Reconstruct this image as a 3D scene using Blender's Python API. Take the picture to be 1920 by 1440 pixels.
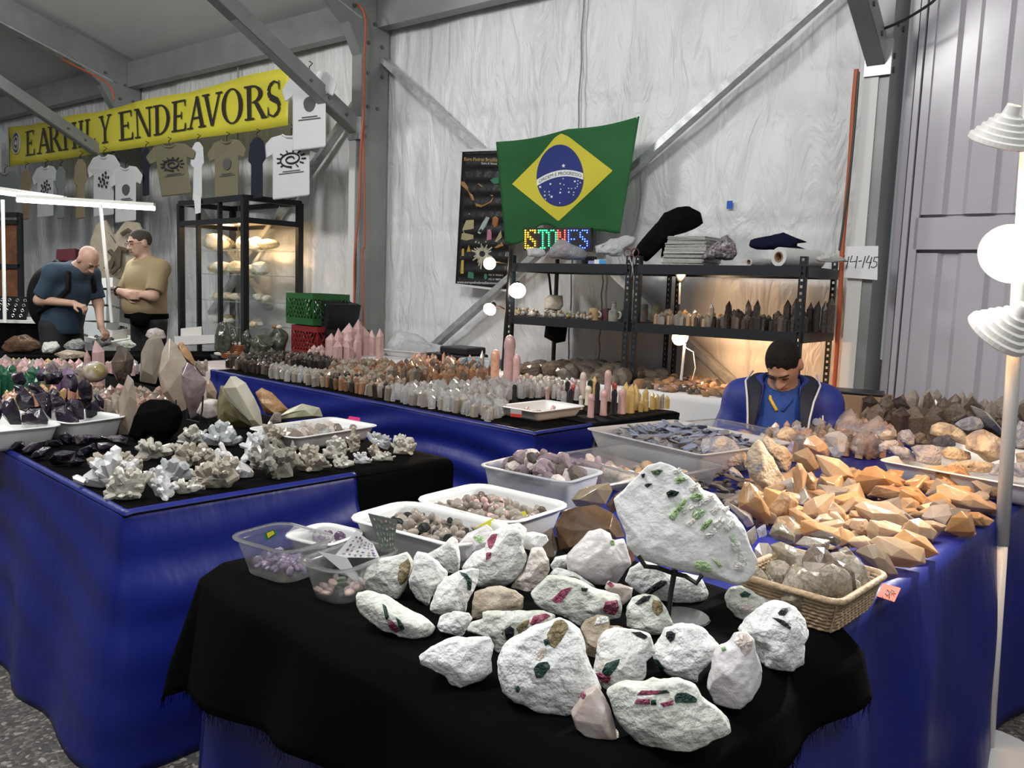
import bpy, bmesh, math, random
import numpy as np
from mathutils import Vector, Matrix
from mathutils.bvhtree import BVHTree
for o in list(bpy.data.objects): bpy.data.objects.remove(o)
SC = bpy.context.scene; COL = SC.collection
R = math.radians
rng = np.random.default_rng(7); random.seed(7)
# ---------------------------------------------------------------- camera
F = 1550.0; PITCH = R(6.6); ROLL = R(2.0); H = 1.42
cam = bpy.data.cameras.new('camera'); camo = bpy.data.objects.new('camera', cam); COL.objects.link(camo)
cam.sensor_fit = 'HORIZONTAL'; cam.sensor_width = 36.0; cam.lens = F / 1920 * 36; cam.clip_start = .02; cam.clip_end = 100
camo.location = (0, 0, H)
camo.matrix_world = Matrix.Translation((0, 0, H)) @ Matrix.Rotation(R(90) - PITCH, 4, 'X') @ Matrix.Rotation(ROLL, 4, 'Z')
SC.camera = camo
# ---------------------------------------------------------------- light and exposure
SC.view_settings.view_transform = 'Standard'; SC.view_settings.look = 'None'
SC.view_settings.gamma = 1; SC.view_settings.use_curve_mapping = False
SC.view_settings.exposure = 0.0
world = bpy.data.worlds.new('world'); SC.world = world; world.use_nodes = True
world.node_tree.nodes['Background'].inputs[0].default_value = (.92, .95, 1, 1)
world.node_tree.nodes['Background'].inputs[1].default_value = .22
def area_light(name, loc, target, size, power, col=(1, 1, 1)):
    l = bpy.data.lights.new(name, 'AREA'); l.shape = 'RECTANGLE'; l.size = size[0]; l.size_y = size[1]
    l.energy = power; l.color = col
    o = bpy.data.objects.new(name, l); COL.objects.link(o); o.location = loc
    o.rotation_euler = (Vector(target) - Vector(loc)).to_track_quat('-Z', 'Y').to_euler(); return o
def spot_light(name, loc, target, power, col=(1, 1, 1), angle=90, blend=.6, rad=.04):
    l = bpy.data.lights.new(name, 'SPOT'); l.energy = power; l.color = col; l.spot_size = R(angle); l.spot_blend = blend
    l.shadow_soft_size = rad
    o = bpy.data.objects.new(name, l); COL.objects.link(o); o.location = loc
    o.rotation_euler = (Vector(target) - Vector(loc)).to_track_quat('-Z', 'Y').to_euler(); return o
# the hall's hanging luminaires (above and behind the camera, under the tent roof)
def lamp_ball(loc, power, col=(1, .99, .97)):
    l = bpy.data.lights.new('hall_light', 'POINT'); l.energy = power; l.color = col; l.shadow_soft_size = .45
    o = bpy.data.objects.new('hall_light', l); COL.objects.link(o); o.location = loc
for p, e in (((-1.8, 1.4, 4.5), 400), ((2.4, .0, 4.5), 160), ((-5.0, 4.4, 4.3), 420), ((.2, -2.2, 4.6), 160)): lamp_ball(p, e)
# ---------------------------------------------------------------- projection helpers (pixel of the photograph -> point in the place)
cR, sR, cP, sP = math.cos(ROLL), math.sin(ROLL), math.cos(PITCH), math.sin(PITCH)
def ray(px, py):
    u = (px - 960) / F; v = (720 - py) / F
    a = u * cR - v * sR; b = u * sR + v * cR
    return np.array([a, cP + b * sP, -sP + b * cP])
CAM = np.array([0, 0, H])
def at_z(px, py, z=.74):
    r = ray(px, py); return CAM + r * ((z - H) / r[2])
def at_y(px, py, Y):
    r = ray(px, py); return CAM + r * (Y / r[1])
AX_R = ray(961, 720) - ray(960, 720); AX_R /= np.linalg.norm(AX_R)
AX_U = ray(960, 719) - ray(960, 720); AX_U /= np.linalg.norm(AX_U)
AX_F = ray(960, 720); AX_F /= np.linalg.norm(AX_F)
def at_d(px, py, d):          # point at depth d along the optical axis
    r = ray(px, py); return CAM + r * (d / np.dot(r, AX_F))
# wall frame: s runs along the wall to the left, o out from the wall into the room
WD = np.array([-.79, .613, 0]); WD /= np.linalg.norm(WD)
WN = np.array([-.613, -.79, 0]); WN /= np.linalg.norm(WN)
_r = ray(1350, 600); P0 = _r * (6.0 / _r[1]); P0[2] = 0
def wall(s, o, z): return P0 + WD * s + WN * o + np.array([0, 0, z])
def at_wall(px, py, off):
    r = ray(px, py); q = P0 + WN * off; t = np.dot(q, WN) / np.dot(r, WN); p = CAM + r * t
    return float(np.dot(p - P0, WD)), float(p[2])
WANG = math.atan2(-WD[1], -WD[0])      # object +X to the right along the wall, -Y into the room
E1 = np.array([-.725, .689, 0]); E1 /= np.linalg.norm(E1)     # tables: left and away
E2 = np.array([E1[1], -E1[0], 0])                              # tables: right and away
TANG = math.atan2(-E1[1], -E1[0])
# ---------------------------------------------------------------- noise
def _hash(i, j, k, s):
    n = (i * 374761393 + j * 668265263 + k * 2147483647 + s * 1274126177) & 0xffffffff
    n = ((n ^ (n >> 13)) * 1274126177) & 0xffffffff
    return ((n ^ (n >> 16)) & 0xffff) / 32767.5 - 1.0
def vnoise(p, s=0):
    p = np.asarray(p, float); f = np.floor(p); i = f.astype(np.int64); t = p - f; t = t * t * (3 - 2 * t)
    out = 0
    for a in (0, 1):
        wa = t[:, 0] if a else 1 - t[:, 0]
        for b in (0, 1):
            wb = t[:, 1] if b else 1 - t[:, 1]
            for c in (0, 1):
                wc = t[:, 2] if c else 1 - t[:, 2]
                out = out + wa * wb * wc * _hash(i[:, 0] + a, i[:, 1] + b, i[:, 2] + c, s)
    return out
def fbm(p, s=0, oct=4):
    v = 0; a = 1; q = np.asarray(p, float)
    for k in range(oct): v = v + a * vnoise(q, s + k * 17); a *= .5; q = q * 2.03 + 3.1
    return v
# ---------------------------------------------------------------- materials
MATS = {}
def _mat(name):
    m = bpy.data.materials.new(name); m.use_nodes = True; nt = m.node_tree
    return m, nt, nt.nodes['Principled BSDF']
def rgb(c): return tuple(c[:3]) + (1,)
def srgb(h):
    v = [int(h[i:i + 2], 16) / 255 for i in (0, 2, 4)]
    return tuple(x / 12.92 if x <= .04045 else ((x + .055) / 1.055) ** 2.4 for x in v)
def mat(name, col, rough=.6, metal=0, trans=0, alpha=1, spec=.5, emit=None, estr=0, noise=None, bump=0, bscale=40, ior=1.45, vary=0, sheen=0, thin=False, sss=0):
    """noise=(scale, [colours], detail): object-space colour mottling; vary: per-object value change"""
    if name in MATS: return MATS[name]
    if isinstance(col, str): col = srgb(col)
    m, nt, b = _mat(name); N = nt.nodes; L = nt.links
    b.inputs['Base Color'].default_value = rgb(col); b.inputs['Roughness'].default_value = rough; b.inputs['Metallic'].default_value = metal
    b.inputs['Transmission Weight'].default_value = trans; b.inputs['Alpha'].default_value = alpha; b.inputs['IOR'].default_value = ior
    b.inputs['Specular IOR Level'].default_value = spec; b.inputs['Sheen Weight'].default_value = sheen
    if sss: b.inputs['Subsurface Weight'].default_value = sss; b.inputs['Subsurface Radius'].default_value = (.02, .02, .02); b.inputs['Subsurface Scale'].default_value = 1
    if emit: b.inputs['Emission Color'].default_value = rgb(srgb(emit) if isinstance(emit, str) else emit); b.inputs['Emission Strength'].default_value = estr
    tc = None; out = None
    if noise or bump:
        tc = N.new('ShaderNodeTexCoord')
        oi = N.new('ShaderNodeObjectInfo'); ad = N.new('ShaderNodeVectorMath'); ad.operation = 'MULTIPLY_ADD'
        L.new(oi.outputs['Random'], ad.inputs[0]); ad.inputs[1].default_value = (7, 11, 5); L.new(tc.outputs['Object'], ad.inputs[2])
    if noise:
        sc, cols = noise[0], noise[1]; det = noise[2] if len(noise) > 2 else 5
        n = N.new('ShaderNodeTexNoise'); n.inputs['Scale'].default_value = sc; n.inputs['Detail'].default_value = det; n.inputs['Roughness'].default_value = .6
        if len(noise) > 3: n.inputs['Distortion'].default_value = noise[3]
        L.new(ad.outputs[0], n.inputs['Vector'])
        r = N.new('ShaderNodeValToRGB'); cr = r.color_ramp
        k = len(cols)
        for i in range(k):
            c = cols[i]; c = srgb(c) if isinstance(c, str) else c; pos = .32 + .38 * i / max(1, k - 1)
            if i < 2: e = cr.elements[i]; e.position = pos
            else: e = cr.elements.new(pos)
            e.color = rgb(c)
        L.new(n.outputs['Fac'], r.inputs['Fac']); out = r.outputs['Color']
    if vary:
        oi2 = N.new('ShaderNodeObjectInfo'); mr = N.new('ShaderNodeMapRange'); L.new(oi2.outputs['Random'], mr.inputs['Value'])
        mr.inputs['To Min'].default_value = 1 - vary; mr.inputs['To Max'].default_value = 1 + vary
        hs = N.new('ShaderNodeHueSaturation'); L.new(mr.outputs[0], hs.inputs['Value'])
        if out: L.new(out, hs.inputs['Color'])
        else: hs.inputs['Color'].default_value = rgb(col)
        out = hs.outputs['Color']
    if out: L.new(out, b.inputs['Base Color'])
    if bump:
        n2 = N.new('ShaderNodeTexNoise'); n2.inputs['Scale'].default_value = bscale; n2.inputs['Detail'].default_value = 6; L.new(ad.outputs[0], n2.inputs['Vector'])
        bp = N.new('ShaderNodeBump'); bp.inputs['Strength'].default_value = bump; bp.inputs['Distance'].default_value = .02
        L.new(n2.outputs['Fac'], bp.inputs['Height']); L.new(bp.outputs[0], b.inputs['Normal'])
    MATS[name] = m; return m
# ---------------------------------------------------------------- mesh helpers
def link(name, me, m=None, parent=None, smooth=False):
    o = bpy.data.objects.new(name, me); COL.objects.link(o)
    if m is not None and not me.materials: me.materials.append(m)
    if parent is not None: o.parent = parent; o.matrix_parent_inverse = parent.matrix_world.inverted()
    if smooth: me.polygons.foreach_set('use_smooth', [True] * len(me.polygons))
    return o
def mesh(name, vs, fs):
    me = bpy.data.meshes.new(name); me.from_pydata([tuple(map(float, v)) for v in vs], [], [tuple(map(int, f)) for f in fs]); me.update(); return me
def tag(o, label=None, cat=None, group=None, kind=None):
    if label: o['label'] = label
    if cat: o['category'] = cat
    if group: o['group'] = group
    if kind: o['kind'] = kind
    return o
def empty(name, loc, rz=0, label=None, cat=None, group=None):
    o = bpy.data.objects.new(name, None); COL.objects.link(o); o.location = tuple(map(float, loc)); o.rotation_euler = (0, 0, rz)
    o.empty_display_size = .05
    o.matrix_world = Matrix.Translation(tuple(map(float, loc))) @ Matrix.Rotation(rz, 4, 'Z')
    return tag(o, label, cat, group)
class MB:
    def __init__(s): s.v = []; s.f = []
    def add(s, vs, fs):
        k = len(s.v); s.v += [tuple(map(float, v)) for v in vs]; s.f += [tuple(i + k for i in f) for f in fs]; return s
    def box(s, c, d, rz=0, M=None):
        x, y, z = d[0] / 2, d[1] / 2, d[2] / 2; cs, sn = math.cos(rz), math.sin(rz); vs = []
        for a in (-1, 1):
            for b in (-1, 1):
                for e in (-1, 1):
                    p = (a * x, b * y, e * z); q = (p[0] * cs - p[1] * sn, p[0] * sn + p[1] * cs, p[2])
                    vs.append((c[0] + q[0], c[1] + q[1], c[2] + q[2]))
        return s.add(vs, [(0, 1, 3, 2), (4, 6, 7, 5), (0, 4, 5, 1), (2, 3, 7, 6), (0, 2, 6, 4), (1, 5, 7, 3)])
    def bar(s, a, b, w, h, up=(0, 0, 1)):      # rectangular bar from a to b
        a = np.array(a, float); b = np.array(b, float); d = b - a; d /= np.linalg.norm(d); up = np.array(up, float)
        x = np.cross(d, up); x /= np.linalg.norm(x); y = np.cross(x, d); vs = []
        for p in (a, b):
            for i, j in ((-1, -1), (1, -1), (1, 1), (-1, 1)): vs.append(p + x * i * w / 2 + y * j * h / 2)
        return s.add(vs, [(3, 2, 1, 0), (4, 5, 6, 7), (0, 1, 5, 4), (1, 2, 6, 5), (2, 3, 7, 6), (3, 0, 4, 7)])
    def tube(s, pts, r, seg=8, cap=True):
        pts = [np.array(p, float) for p in pts]; n = len(pts); rr = r if hasattr(r, '__len__') else [r] * n
        vs = []; fs = []; px = None
        for i, p in enumerate(pts):
            d = pts[min(i + 1, n - 1)] - pts[max(i - 1, 0)]; d /= (np.linalg.norm(d) + 1e-9)
            if px is None:
                px = np.cross(d, (0, 0, 1)) if abs(d[2]) < .9 else np.cross(d, (1, 0, 0))
            px = px - d * np.dot(px, d); px /= (np.linalg.norm(px) + 1e-9); py = np.cross(d, px)
            for k in range(seg):
                a = 2 * math.pi * k / seg; vs.append(p + rr[i] * (px * math.cos(a) + py * math.sin(a)))
        for i in range(n - 1):
            for k in range(seg): fs.append((i * seg + k, i * seg + (k + 1) % seg, (i + 1) * seg + (k + 1) % seg, (i + 1) * seg + k))
        if cap: fs.append(tuple(range(seg))[::-1]); fs.append(tuple((n - 1) * seg + k for k in range(seg)))
        return s.add(vs, fs)
    def lathe(s, prof, c=(0, 0, 0), axis=None, seg=24):     # prof: (r, h) list
        c = np.array(c, float); ax = np.array(axis if axis is not None else (0, 0, 1), float); ax /= np.linalg.norm(ax)
        x = np.cross(ax, (0, 1, 0)) if abs(ax[1]) < .9 else np.cross(ax, (1, 0, 0)); x /= np.linalg.norm(x); y = np.cross(ax, x)
        vs = []; fs = []
        for r, h in prof:
            for k in range(seg):
                a = 2 * math.pi * k / seg; vs.append(c + ax * h + r * (x * math.cos(a) + y * math.sin(a)))
        for i in range(len(prof) - 1):
            for k in range(seg): fs.append((i * seg + k, i * seg + (k + 1) % seg, (i + 1) * seg + (k + 1) % seg, (i + 1) * seg + k))
        return s.add(vs, fs)
    def prism(s, poly, z0, z1):        # 2D polygon extruded in z
        n = len(poly)
        vs = [(x, y, z0) for x, y in poly] + [(x, y, z1) for x, y in poly]
        return s.add(vs, [tuple(range(n))[::-1], tuple(range(n, 2 * n))] + [(i, (i + 1) % n, n + (i + 1) % n, n + i) for i in range(n)])
    def grid(s, fn, nu, nv, closed=False):
        vs = [fn(i / (nu - (0 if closed else 1)), j / (nv - 1)) for j in range(nv) for i in range(nu)]
        fs = []
        for j in range(nv - 1):
            for i in range(nu if closed else nu - 1):
                a = j * nu + i; b = j * nu + (i + 1) % nu; fs.append((a, b, b + nu, a + nu))
        return s.add(vs, fs)
    def build(s, name, m=None, parent=None, smooth=False, world=True):
        """world=True: coordinates are world ones, origin put at the parent's / mesh's base"""
        me = mesh(name, s.v, s.f); o = link(name, me, m, parent, smooth)
        if parent is not None and not world: o.matrix_parent_inverse = Matrix.Identity(4)
        return o
def recalc(o):
    bm = bmesh.new(); bm.from_mesh(o.data); bmesh.ops.recalc_face_normals(bm, faces=bm.faces); bm.to_mesh(o.data); bm.free(); return o
def bevel(o, w, seg=2):
    md = o.modifiers.new('bevel', 'BEVEL'); md.width = w; md.segments = seg; md.limit_method = 'ANGLE'; md.angle_limit = R(35); return o
def solid(o, t, off=-1):
    md = o.modifiers.new('solid', 'SOLIDIFY'); md.thickness = t; md.offset = off; return o
def rounded_rect(w, d, r, n=5):
    pts = []
    for cx, cy, a0 in ((w / 2 - r, d / 2 - r, 0), (-w / 2 + r, d / 2 - r, 90), (-w / 2 + r, -d / 2 + r, 180), (w / 2 - r, -d / 2 + r, 270)):
        for k in range(n + 1): a = R(a0 + 90 * k / n); pts.append((cx + r * math.cos(a), cy + r * math.sin(a)))
    return pts
def text_mesh(txt, size=1.0, extrude=0.0, align='LEFT', res=3):
    cu = bpy.data.curves.new('t', 'FONT'); cu.body = txt; cu.size = size; cu.extrude = extrude; cu.align_x = align; cu.resolution_u = res
    o = bpy.data.objects.new('t', cu); COL.objects.link(o)
    dg = bpy.context.evaluated_depsgraph_get(); me = bpy.data.meshes.new_from_object(o.evaluated_get(dg))
    bpy.data.objects.remove(o); bpy.data.curves.remove(cu); me.materials.clear(); return me
def copy_tree(o, parent=None):
    c = o.copy(); COL.objects.link(c)
    if parent is not None: c.parent = parent; c.matrix_parent_inverse = o.matrix_parent_inverse
    for ch in list(o.children): copy_tree(ch, c)
    return c
# ================================================================ structure
def st(o): o['kind'] = 'structure'; return o
def asphalt():
    m, nt, b = _mat('asphalt'); N = nt.nodes; L = nt.links
    tc = N.new('ShaderNodeTexCoord')
    v = N.new('ShaderNodeTexVoronoi'); v.inputs['Scale'].default_value = 85; L.new(tc.outputs['Object'], v.inputs['Vector'])
    n = N.new('ShaderNodeTexNoise'); n.inputs['Scale'].default_value = 3; n.inputs['Detail'].default_value = 6; L.new(tc.outputs['Object'], n.inputs['Vector'])
    bw = N.new('ShaderNodeSeparateColor'); L.new(v.outputs['Color'], bw.inputs[0])
    r = N.new('ShaderNodeValToRGB'); cr = r.color_ramp
    cr.elements[0].position = 0; cr.elements[0].color = (.040, .038, .036, 1); cr.elements[1].position = 1; cr.elements[1].color = (.30, .28, .25, 1)
    e = cr.elements.new(.6); e.color = (.075, .07, .062, 1); e = cr.elements.new(.86); e.color = (.15, .135, .115, 1)
    L.new(bw.outputs[0], r.inputs['Fac'])
    mx = N.new('ShaderNodeMix'); mx.data_type = 'RGBA'; mx.blend_type = 'MULTIPLY'; mx.inputs[0].default_value = .7
    r2 = N.new('ShaderNodeValToRGB'); r2.color_ramp.elements[0].position = .3; r2.color_ramp.elements[0].color = (.45, .45, .45, 1); r2.color_ramp.elements[1].position = .65
    L.new(n.outputs['Fac'], r2.inputs['Fac']); L.new(r.outputs[0], mx.inputs[6]); L.new(r2.outputs[0], mx.inputs[7]); L.new(mx.outputs[2], b.inputs['Base Color'])
    b.inputs['Roughness'].default_value = .8
    bp = N.new('ShaderNodeBump'); bp.inputs['Strength'].default_value = .5; bp.inputs['Distance'].default_value = .004; L.new(v.outputs['Distance'], bp.inputs['Height']); bp.invert = True
    L.new(bp.outputs[0], b.inputs['Normal']); return m
fl = MB().add([(-16, -3, 0), (9, -3, 0), (9, 22, 0), (-16, 22, 0)], [(0, 1, 2, 3)]).build('floor', asphalt()); st(fl)
M_alu = mat('grey_aluminium', (.25, .265, .265), rough=.45, metal=.35, noise=(2.5, [(.22, .235, .235), (.30, .31, .305)], 4))
M_galv = mat('bright_galvanised_steel', (.5, .51, .5), rough=.35, metal=.6, noise=(14, [(.36, .38, .38), (.62, .63, .62)], 5))
M_white = mat('white_painted_metal', (.62, .62, .60), rough=.45)
M_bolt = mat('bolt_steel', (.16, .165, .17), rough=.4, metal=.8)
def vinyl():
    m, nt, b = _mat('white_vinyl'); N = nt.nodes; L = nt.links
    tc = N.new('ShaderNodeTexCoord'); mp = N.new('ShaderNodeMapping'); mp.inputs['Scale'].default_value = (2.4, 2.4, .75); L.new(tc.outputs['Object'], mp.inputs[0])
    n = N.new('ShaderNodeTexNoise'); n.inputs['Scale'].default_value = 1.6; n.inputs['Detail'].default_value = 7; n.inputs['Distortion'].default_value = .7; L.new(mp.outputs[0], n.inputs['Vector'])
    r = N.new('ShaderNodeValToRGB'); r.color_ramp.elements[0].position = .33; r.color_ramp.elements[0].color = (.64, .645, .64, 1); r.color_ramp.elements[1].position = .6; r.color_ramp.elements[1].color = (.76, .765, .765, 1)
    L.new(n.outputs['Fac'], r.inputs['Fac']); L.new(r.outputs[0], b.inputs['Base Color']); b.inputs['Roughness'].default_value = .42
    n2 = N.new('ShaderNodeTexNoise'); n2.inputs['Scale'].default_value = 2.2; n2.inputs['Detail'].default_value = 4; n2.inputs['Distortion'].default_value = 1.2; L.new(mp.outputs[0], n2.inputs['Vector'])
    bp = N.new('ShaderNodeBump'); bp.inputs['Strength'].default_value = .55; bp.inputs['Distance'].default_value = .09; L.new(n2.outputs['Fac'], bp.inputs['Height']); L.new(bp.outputs[0], b.inputs['Normal'])
    return m
M_vinyl = vinyl()
SCOL = [8.15, 3.55, -1.05]
def wall_sheet(name, s0, s1, z0, z1, seed):
    nu, nv = int(abs(s1 - s0) / .05) + 1, int((z1 - z0) / .05) + 1
    U, V = np.meshgrid(np.linspace(0, 1, nu), np.linspace(0, 1, nv)); S = s0 + (s1 - s0) * U; Z = z0 + (z1 - z0) * V
    q = np.stack([S.ravel() * 1.7, Z.ravel() * .6, np.zeros(S.size) + seed], 1)
    d = .022 * fbm(q, seed, 3) + .012 * vnoise(np.stack([S.ravel() * 5, Z.ravel() * 1.2, np.zeros(S.size)], 1), seed + 9)
    d += -.012 * np.exp(-((Z.ravel() - 1.02) / .03) ** 2) - .012 * np.exp(-((Z.ravel() - 1.92) / .03) ** 2) - .012 * np.exp(-((Z.ravel() - 2.9) / .03) ** 2)
    edge = np.minimum(1, np.minimum(U.ravel(), 1 - U.ravel()) * abs(s1 - s0) / .15); d *= edge
    P = P0 + S.ravel()[:, None] * WD + (d - .03)[:, None] * WN; P[:, 2] = Z.ravel()
    fs = [(j * nu + i, j * nu + i + 1, (j + 1) * nu + i + 1, (j + 1) * nu + i) for j in range(nv - 1) for i in range(nu - 1)]
    return st(link(name, mesh(name, P, fs), M_vinyl, smooth=True))
wall_sheet('wall_back', 3.5, -1.1, 0, 4.1, 3)
wall_sheet('wall_left', 8.15, 3.5, 0, 4.1, 5)
wall_sheet('wall_far', 16, 8.15, 0, 4.1, 8)
# lacing rope that joins the vinyl sheets, and its knots
for i, (s, z0, z1) in enumerate([(at_wall(1093, 120, 0)[0], 0.05, 3.9), (at_wall(1130, 600, 0)[0], .3, 1.75), (5.9, .1, 3.9)]):
    st(MB().tube([wall(s + .006 * math.sin(k * 1.3), .03, z0 + (z1 - z0) * k / 40) for k in range(41)], .007, 6).build('trim_%d' % (i + 1), mat('grey_rope', (.30, .29, .27), .9)))
# roof and frame
M_roof = mat('grey_roof_vinyl', (.66, .67, .66), .6, noise=(.6, [(.62, .63, .62), (.70, .71, .70)], 3), bump=.15, bscale=1.2)
rf = MB().add([wall(-7, 0, 4.12), wall(16, 0, 4.12), wall(16, 7.2, 4.12 + .3 * 7.2), wall(-7, 7.2, 4.12 + .3 * 7.2)], [(0, 1, 2, 3)]).build('ceiling', M_roof); st(rf)
for i, s in enumerate(SCOL):
    a = wall(s, 0, 0)
    c = st(empty('column_%d' % (i + 1), a, WANG))
    f = MB(); f.box((0, -.185, 1.98), (.13, .33, 3.96)); f.build('shaft', M_alu, c, world=False)
    f = MB(); f.box((-.035, -.357, 1.40), (.085, .014, 2.8)); f.build('front_cover', M_white, c, world=False)
    f = MB(); f.box((0, -.365, 2.84), (.15, .03, .2)); f.build('bracket', M_galv, c, world=False)
    f = MB().add([(x, y, z) for x in (-.062, .062) for y, z in ((0, 3.5), (-.35, 3.5), (-.5, 3.75), (-.95, 4.08), (-.95, 4.34), (0, 4.08))],
                 [(0, 1, 2, 3, 4, 5)[::-1], (6, 7, 8, 9, 10, 11)] + [(k, (k + 1) % 6, 6 + (k + 1) % 6, 6 + k) for k in range(6)])
    f.build('gusset', M_alu, c, world=False)
    for (y, z) in ((-.10, 3.35), (-.27, 3.35), (-.10, 3.62), (-.27, 3.62), (-.15, 3.05), (-.27, 3.05), (-.3, 2.86), (-.3, 2.78), (-.2, 3.8), (-.45, 3.9)):
        MB().lathe([(0, .012), (.018, .012), (.018, 0)], (.064, y, z), (1, 0, 0), 8).build('bolt', M_bolt, c, world=False)
    r = st(empty('rafter_%d' % (i + 1), wall(s, .3, 3.95), WANG))
    MB().bar((0, 0, 0.01), (0, -6.8, 6.8 * .3 + .01), .10, .30).build('beam', M_alu, r, world=False)
    MB().bar((0, 0, -.15), (0, -6.8, 6.8 * .3 - .15), .13, .018).build('flange', M_galv, r, world=False)
    k = st(empty('knee_brace_%d' % (i + 1), wall(s, .35, 2.86), WANG))
    MB().bar((-.01, .02, -.01), (-.01, -4.4, 4.4 * .535), .10, .14).build('beam', M_alu, k, world=False)
    for q in (.15, .35, .55): MB().lathe([(0, .01), (.015, .01), (.015, 0)], (.04, -q, q * .535), (1, 0, 0), 8).build('bolt', M_bolt, k, world=False)
    MB().bar((-.01, -.0, -.068), (-.01, -4.4, 4.4 * .535 - .082), .103, .012).build('lower_flange', M_bolt, k, world=False)
for i, (s0, s1) in enumerate([(16, 8.22), (8.08, 3.62), (3.48, -.98), (-1.12, -6)]):
    st(MB().bar(wall(s0, .11, 3.93), wall(s1, .11, 3.93), .12, .30).build('trim_%d' % (i + 10), M_alu))
def brace(name, a, b):
    return st(MB().bar(a, b, .05, .09, up=WN).build(name, M_galv))
sa, za = at_wall(700, 95, .07); sb, zb = at_wall(895, 275, .07)
sl = (za - zb) / (sa - sb)
brace('wall_brace_1', wall(sa, .07, za), wall(sa - (za - .15) / sl, .07, .15))
sa2, za2 = at_wall(1545, 0, .12); sb2, zb2 = at_wall(1190, 315, .12); sl2 = (za2 - zb2) / (sa2 - sb2)
brace('wall_brace_2', wall(sa2 + (3.7 - za2) / sl2, .12, 3.7), wall(sa2 + (.2 - za2) / sl2, .12, .2))
brace('wall_brace_3', wall(3.7, .07, 3.3), wall(6.4, .07, 1.0)); brace('wall_brace_4', wall(8.0, .12, 3.4), wall(5.2, .12, 1.1))
# glossy white container wall on the right
M_cont = mat('glossy_lilac_white_panel', (.50, .48, .525), .22, noise=(1.2, [(.475, .455, .50), (.52, .50, .545)], 3), bump=.06, bscale=3)
def ribs(z0, z1, name, s0=-1.28, s1=-6.2):
    prof = []; s = s0; k = 0
    while s > s1:
        prof += [(s, 0), (s - .13, 0), (s - .155, -.028), (s - .235, -.028)]; s -= .26
    f = MB(); n = len(prof)
    f.add([wall(q, .10 + d, z) for z in (z0, z1) for q, d in prof], [(i + 1, i, n + i, n + i + 1) for i in range(n - 1)])
    return f
wr = st(empty('wall_right', wall(-1.2, .1, 0)))
ribs(0, 1.72, 'p').build('lower_panel', M_cont, wr); ribs(1.95, 4.3, 'p').build('upper_panel', M_cont, wr)
MB().box(wall(-3.75, .10, 1.835), (4.95, .05, .19), WANG).build('rail', M_cont, wr)
MB().box(wall(-3.75, .055, 2.15), (5.2, .01, 4.3), WANG).build('back_sheet', M_cont, wr)
for s, w, o in ((-1.17, .045, .05), (-1.225, .03, .10), (-1.27, .045, .075)): MB().box(wall(s, o, 2.15), (w, .10, 4.3), WANG).build('edge_post', M_cont, wr)
# paper booth-number sheet with hand lettering, taped to the column
sg = empty('paper_sign', wall(-1.03, .385, 1.65), WANG, 'white paper sheet with handwritten 144-145 taped to the right column', 'sign')
s0, zt = at_wall(1565, 462, .385); s1, zb = at_wall(1648, 527, .385); wd_ = s0 - s1
def sg_local(px, py): s, z = at_wall(px, py, .39); return (-(s + 1.03), -.006, z - 1.65)
f = MB(); f.add([sg_local(1572, 462), sg_local(1647, 461), sg_local(1645, 525), sg_local(1578, 520)], [(3, 2, 1, 0)]); o = f.build('sheet', mat('paper_white', (.72, .72, .72), .8), sg, world=False); solid(o, .002)
# "144-145": strokes taken from the sheet
STR = [[(1573, 481), (1570, 503)], [(1584, 479), (1579, 491), (1590, 490)], [(1592, 481), (1587, 504)], [(1598, 479), (1594, 491), (1606, 490)], [(1608, 480), (1604, 503)],
       [(1610, 490), (1616, 489)], [(1623, 480), (1617, 502)], [(1630, 479), (1624, 492), (1634, 492)], [(1635, 482), (1629, 504)], [(1647, 482), (1640, 482), (1638, 490), (1644, 491), (1644, 498), (1638, 502), (1633, 500)]]
for st_ in STR:
    f = MB(); f.tube([np.array(sg_local(*p)) + [0, -.002, 0] for p in st_], .0026, 5); f.build('pen_stroke', mat('black_ink', (.03, .03, .03), .6), sg, world=False)
# blue tape square on the wall
s, z = at_wall(1368, 384, .02); o = MB().box(wall(s, .02, z), (.04, .006, .055), WANG).build('tape_piece', mat('blue_tape', (.02, .10, .52), .6)); tag(o, 'small blue square of tape stuck on the white wall', 'tape')
# cables on the columns
M_or = mat('orange_cable', (.42, .09, .035), .55); M_gr = mat('dark_green_cable', (.03, .05, .04), .5)
def cable(name, pts, r, m, label, off):
    P = [wall(*[(lambda sz: sz[0])(at_wall(x, y, off)), off, at_wall(x, y, off)[1]]) for x, y in pts]
    # Catmull-Rom
    Q = []
    for i in range(len(P) - 1):
        p0, p1, p2, p3 = P[max(i - 1, 0)], P[i], P[i + 1], P[min(i + 2, len(P) - 1)]
        for t in np.linspace(0, 1, 8, endpoint=False):
            Q.append(.5 * ((2 * p1) + (-p0 + p2) * t + (2 * p0 - 5 * p1 + 4 * p2 - p3) * t * t + (-p0 + 3 * p1 - 3 * p2 + p3) * t ** 3))
    Q.append(P[-1]); o = MB().tube(Q, r, 6).build(name, m); tag(o, label, 'cable'); return o
cable('extension_cord', [(640, 0), (682, 22), (683, 120), (681, 220), (676, 290), (674, 380), (665, 480), (664, 560), (661, 620)], .010, M_or, 'orange cord running down the grey column behind the rose quartz', .42)
cable('extension_cord', [(683, 150), (682, 260), (684, 400), (684, 460), (680, 480), (682, 620)], .008, M_or, 'thinner orange cord with a loop hanging on the grey column face', .40)
cable('extension_cord', [(677, 260), (674, 360), (668, 450), (667, 520), (662, 620)], .007, M_gr, 'dark cord hanging beside the orange cord on the column', .41)
cable('extension_cord', [(1606, 130), (1600, 200), (1594, 300), (1586, 390), (1579, 470), (1575, 560), (1570, 640), (1563, 735)], .014, M_or, 'orange cord bundle hanging down the white right column', .40)
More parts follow.
